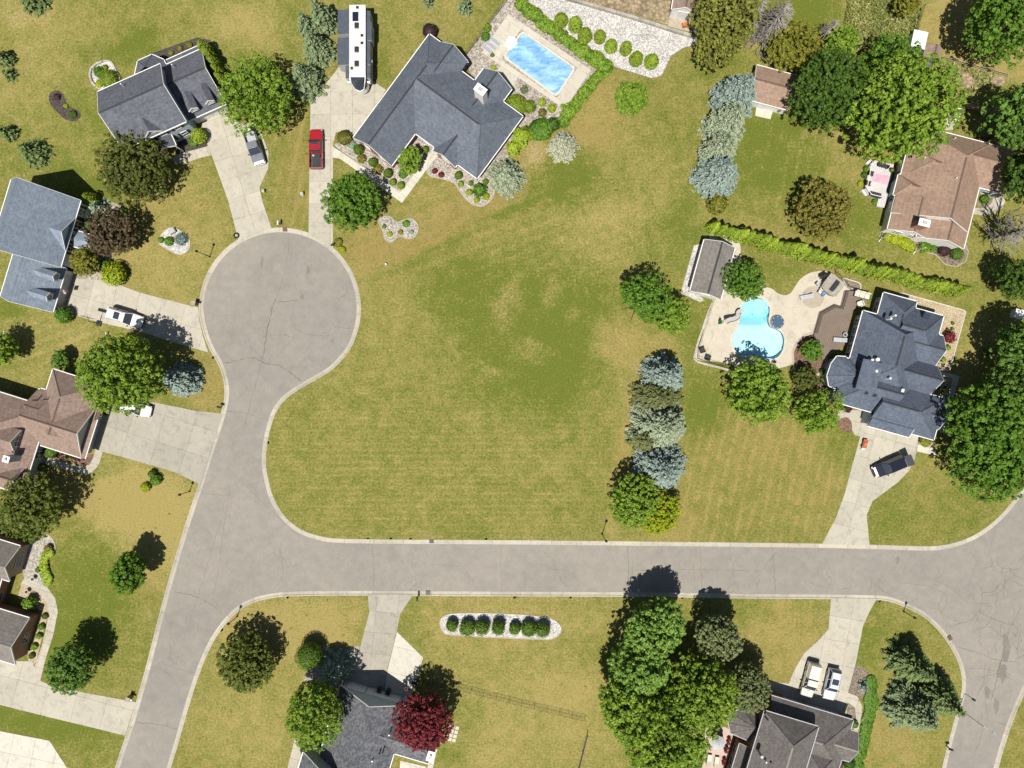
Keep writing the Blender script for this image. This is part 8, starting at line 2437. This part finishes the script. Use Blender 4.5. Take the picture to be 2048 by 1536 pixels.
MB().lathe([(.26, 0), (.26, .1)], (0, 0, 0), 12).build('soil', 'stamped', t)
for k, p in enumerate(((1110, 225), (1212, 245))):
    x, y, _ = P(*R5(p)[0], .5)
    t = thing('wheelie_bin', ['dark wheelie bin by the shaded garage door', 'dark wheelie bin nearer the red maple'][k], 'bin', (x, y, .03), math.radians(-17))
    MB().add([(-.25, -.25, .08), (.25, -.25, .08), (.25, .25, .08), (-.25, .25, .08), (-.32, -.34, 1.0), (.32, -.34, 1.0), (.32, .34, 1.0), (-.32, .34, 1.0)], [(0, 3, 2, 1), (0, 1, 5, 4), (1, 2, 6, 5), (2, 3, 7, 6), (3, 0, 4, 7), (4, 5, 6, 7)]).build('bin_body', 'plastic_dark', t)
    MB().box(-.34, .34, -.36, .38, 1.0, 1.07).build('lid', 'fabric_dark', t, bevel=.03)
    for s in (-1, 1):
        MB().tube([(s * .24, -.3, .12), (s * .30, -.3, .12)], .12, 10).build('wheel', 'rubber', t)
x, y, _ = P(*V4((385, 330))[0], .4)
t = thing('garden_cart', 'small cart with orange toys and a white bag on the driveway', 'cart', (x, y, .03), math.radians(75))
MB().box(-.75, .55, -.35, .35, .25, .55).build('tray', 'terracotta', t, bevel=.03)
MB().box(-.45, .1, -.25, .25, .55, .75).build('toys', 'orange_paint', t, bevel=.05)
MB().box(-1.1, -.78, -.3, .3, 0, .4).build('bag', 'canvas_white', t, bevel=.08)
for s in (-1, 1):
    for e in (-.5, .35):
        MB().tube([(e, s * .36, .16), (e, s * .42, .16)], .16, 10).build('wheel', 'rubber', t)
# stepping stones by the red maple
x, y, _ = P(*TN((1975, 1195))[0])
t = bpy.data.objects.new('stepping_stones', None); C.objects.link(t); t.location = (x, y, 0); t['kind'] = 'structure'
for i in range(3):
    for j in range(4):
        MB().obox((-.75 + i * .62 + j * .16, -1.0 + j * .62 - i * .16), math.radians(-17), .5, .5, -.03, .035).build('stone', 'concrete_new', t)
slabs('walkway', '', '', TN((1930, 1225), (1960, 1240), (1880, 1300), (1850, 1400), (1835, 1481), (1790, 1481), (1830, 1330)), -30, .8, .8, 'concrete_new', z=.03)
slabs('patio', '', '', R5((1350, 1060), (1650, 1130), (1640, 1200), (1340, 1200)), -17, 1.6, 1.6, 'concrete_new', z=.04)

# ---------------------------------------------------------------- fences and walls
def fence(label, pp, h=1.2, post=2.4, mat='black_metal', style='wire', zbase=0.0, name='fence'):
    w = wpts(pp)
    p = resample(w, post)
    o = p[0]
    t = thing(name, label, 'fence', (o[0], o[1], 0))
    sub = (o[0], o[1], 0)
    for x, y in p:
        MB().tube([(x, y, zbase - .1), (x, y, zbase + h + .05)], .032 if style != 'wood' else .06, 6).build('post', mat, t, sub)
    zs = (.12, h - .05) if style == 'wire' else ((.45, .95) if style == 'rail' else (.2, h - .15))
    for a, b in zip(p[:-1], p[1:]):
        for z_ in zs:
            MB().tube([(*a, zbase + z_), (*b, zbase + z_)], .016 if style == 'wire' else .045, 5).build('rail', mat, t, sub)
    m = MB()
    if style == 'wire':
        for a, b in zip(p[:-1], p[1:]):
            n = max(2, int(np.hypot(*(b - a)) / .16))
            for k in range(1, n):
                q = a + (b - a) * k / n
                m.box(q[0] - .009, q[0] + .009, q[1] - .009, q[1] + .009, zbase + .12, zbase + h - .05)
        m.build('pickets', mat, t, sub, kind='stuff')
    elif style == 'wood':
        for a, b in zip(p[:-1], p[1:]):
            d = (b - a) / np.hypot(*(b - a)); an = math.atan2(d[1], d[0])
            n = max(2, int(np.hypot(*(b - a)) / .17))
            for k in range(n):
                q = a + (b - a) * (k + .5) / n
                MB().obox(tuple(q), an, .15, .03, zbase + .05, zbase + h).build('picket', mat, t, sub)
fence('dark metal fence along the upper edge of the covered pool garden', TC((1000, 378), (1100, 245), (1200, 110), (1290, -10)), 1.3)
fence('dark metal fence below the covered pool hedge', TC((1885, 560), (1800, 660), (1740, 740)), 1.2)
fence('black wire fence crossing the straw back lawn', TN((1735, 785), (2048, 845)) + TO((280, 835), (550, 905), (800, 965), (990, 1010)), 1.25, 2.0)
fence('weathered wooden boundary fence below the tree group', TO((1005, 1110), (985, 1190), (950, 1330)), 1.2, 2.4, 'wood_fence', 'wood')
fence('black fence on the kerb wall round the freeform pool', TK((370, 760), (330, 860), (290, 1000), (240, 1150), (195, 1325), (300, 1362), (430, 1395), (560, 1440)), 1.25, 2.0)
fence('black garden fence between the hedge and the barbecue island', TK((1530, 420), (1532, 510), (1600, 590), (1660, 660), (1740, 690)), 1.2, 1.6)
fence('weathered rail fence below the striped straw lawn', V8((600, 705), (760, 745), (920, 790), (1060, 825), (1200, 865), (1380, 910)), 1.2, 2.2, 'wood_fence', 'rail')
fence('dark fence beside the white roofed utility shed', V8((355, 110), (320, 200), (280, 340), (235, 520)), 1.6, 1.6)
fence('grey wooden yard fence north of the tan brown house', V8((845, 1262), (1000, 1300), (1200, 1350), (1320, 1385)), 1.4, 2.2, 'wood_fence', 'wood')
fence('dark gate fence beside the white items north of the tan house', V8((840, 1270), (800, 1400), (750, 1536)), 1.4, 1.8)
def blockwall(label, pp, h, w=.3, mat='wall_stone', L=.9, name='retaining_wall'):
    p = resample(wpts(pp), L)
    o = p[0]
    t = thing(name, label, 'wall', (o[0], o[1], 0))
    for a, b in zip(p[:-1], p[1:]):
        d = b - a; l_ = np.hypot(*d); an = math.atan2(d[1], d[0])
        MB().obox(tuple((a + b) / 2), an, l_ - .02, w, -.08, h).build('wall_block', mat, t, (o[0], o[1], 0))
blockwall('long low block wall above the white gravel bed', TD((500, -8), (800, 80), (1000, 138), (1320, 240), (1530, 305)), .6, .4)
blockwall('pale kerb wall under the fence of the freeform pool', TK((360, 790), (310, 900), (265, 1040), (215, 1180), (175, 1350), (290, 1385), (420, 1415), (540, 1450)), .22, .32, 'curb_concrete')
blockwall('pale block edging below the long clipped hedge', TK((1250, 325), (1400, 365), (1540, 405), (1655, 435)), .3, .3, 'curb_concrete')
blockwall('stone edging round the gravel oval behind the dormered house', R1((85, 605), (30, 540), (5, 450), (25, 370), (90, 310), (170, 282)), .3, .3, 'wall_stone', .5)
# items by the side yard of the tan house
small('garden_cabinet', 'white storage cabinet against the dark gate fence', 'cabinet', V8((755, 1375))[0], [('body', 'metal_white', (-.4, .4, -.9, .9, 0, .9)), ('lid', 'trim_white', (-.44, .44, -.94, .94, .9, .96))], -18)
small('stone_ornament', 'pale ornament in the white gravel island', 'ornament', TF((1365, 525))[0], [('slab', 'stone_island', (-.5, .5, -.35, .35, 0, .5)), ('top', 'trim_grey', (-.42, .42, -.28, .28, .5, .56))], 30)
for k, p in enumerate((((365, 535)), ((298, 675)))):
    x, y, _ = P(*R4(p)[0], .4)
    t = thing('garden_urn', ['pale urn beside the walk in the upper gravel bed', 'white urn beside the walk in the sand bed'][k], 'urn', (x, y, .02))
    MB().lathe([(.22, 0), (.22, .06), (.1, .12), (.1, .35), (.3, .6), (.34, .64), (.28, .64), (.22, .55)], (0, 0, 0), 14).build('urn_body', 'fabric_cream', t)
    MB().lathe([(.24, .58), (.05, .62)], (0, 0, 0), 10).build('soil', 'mulch_dark', t)
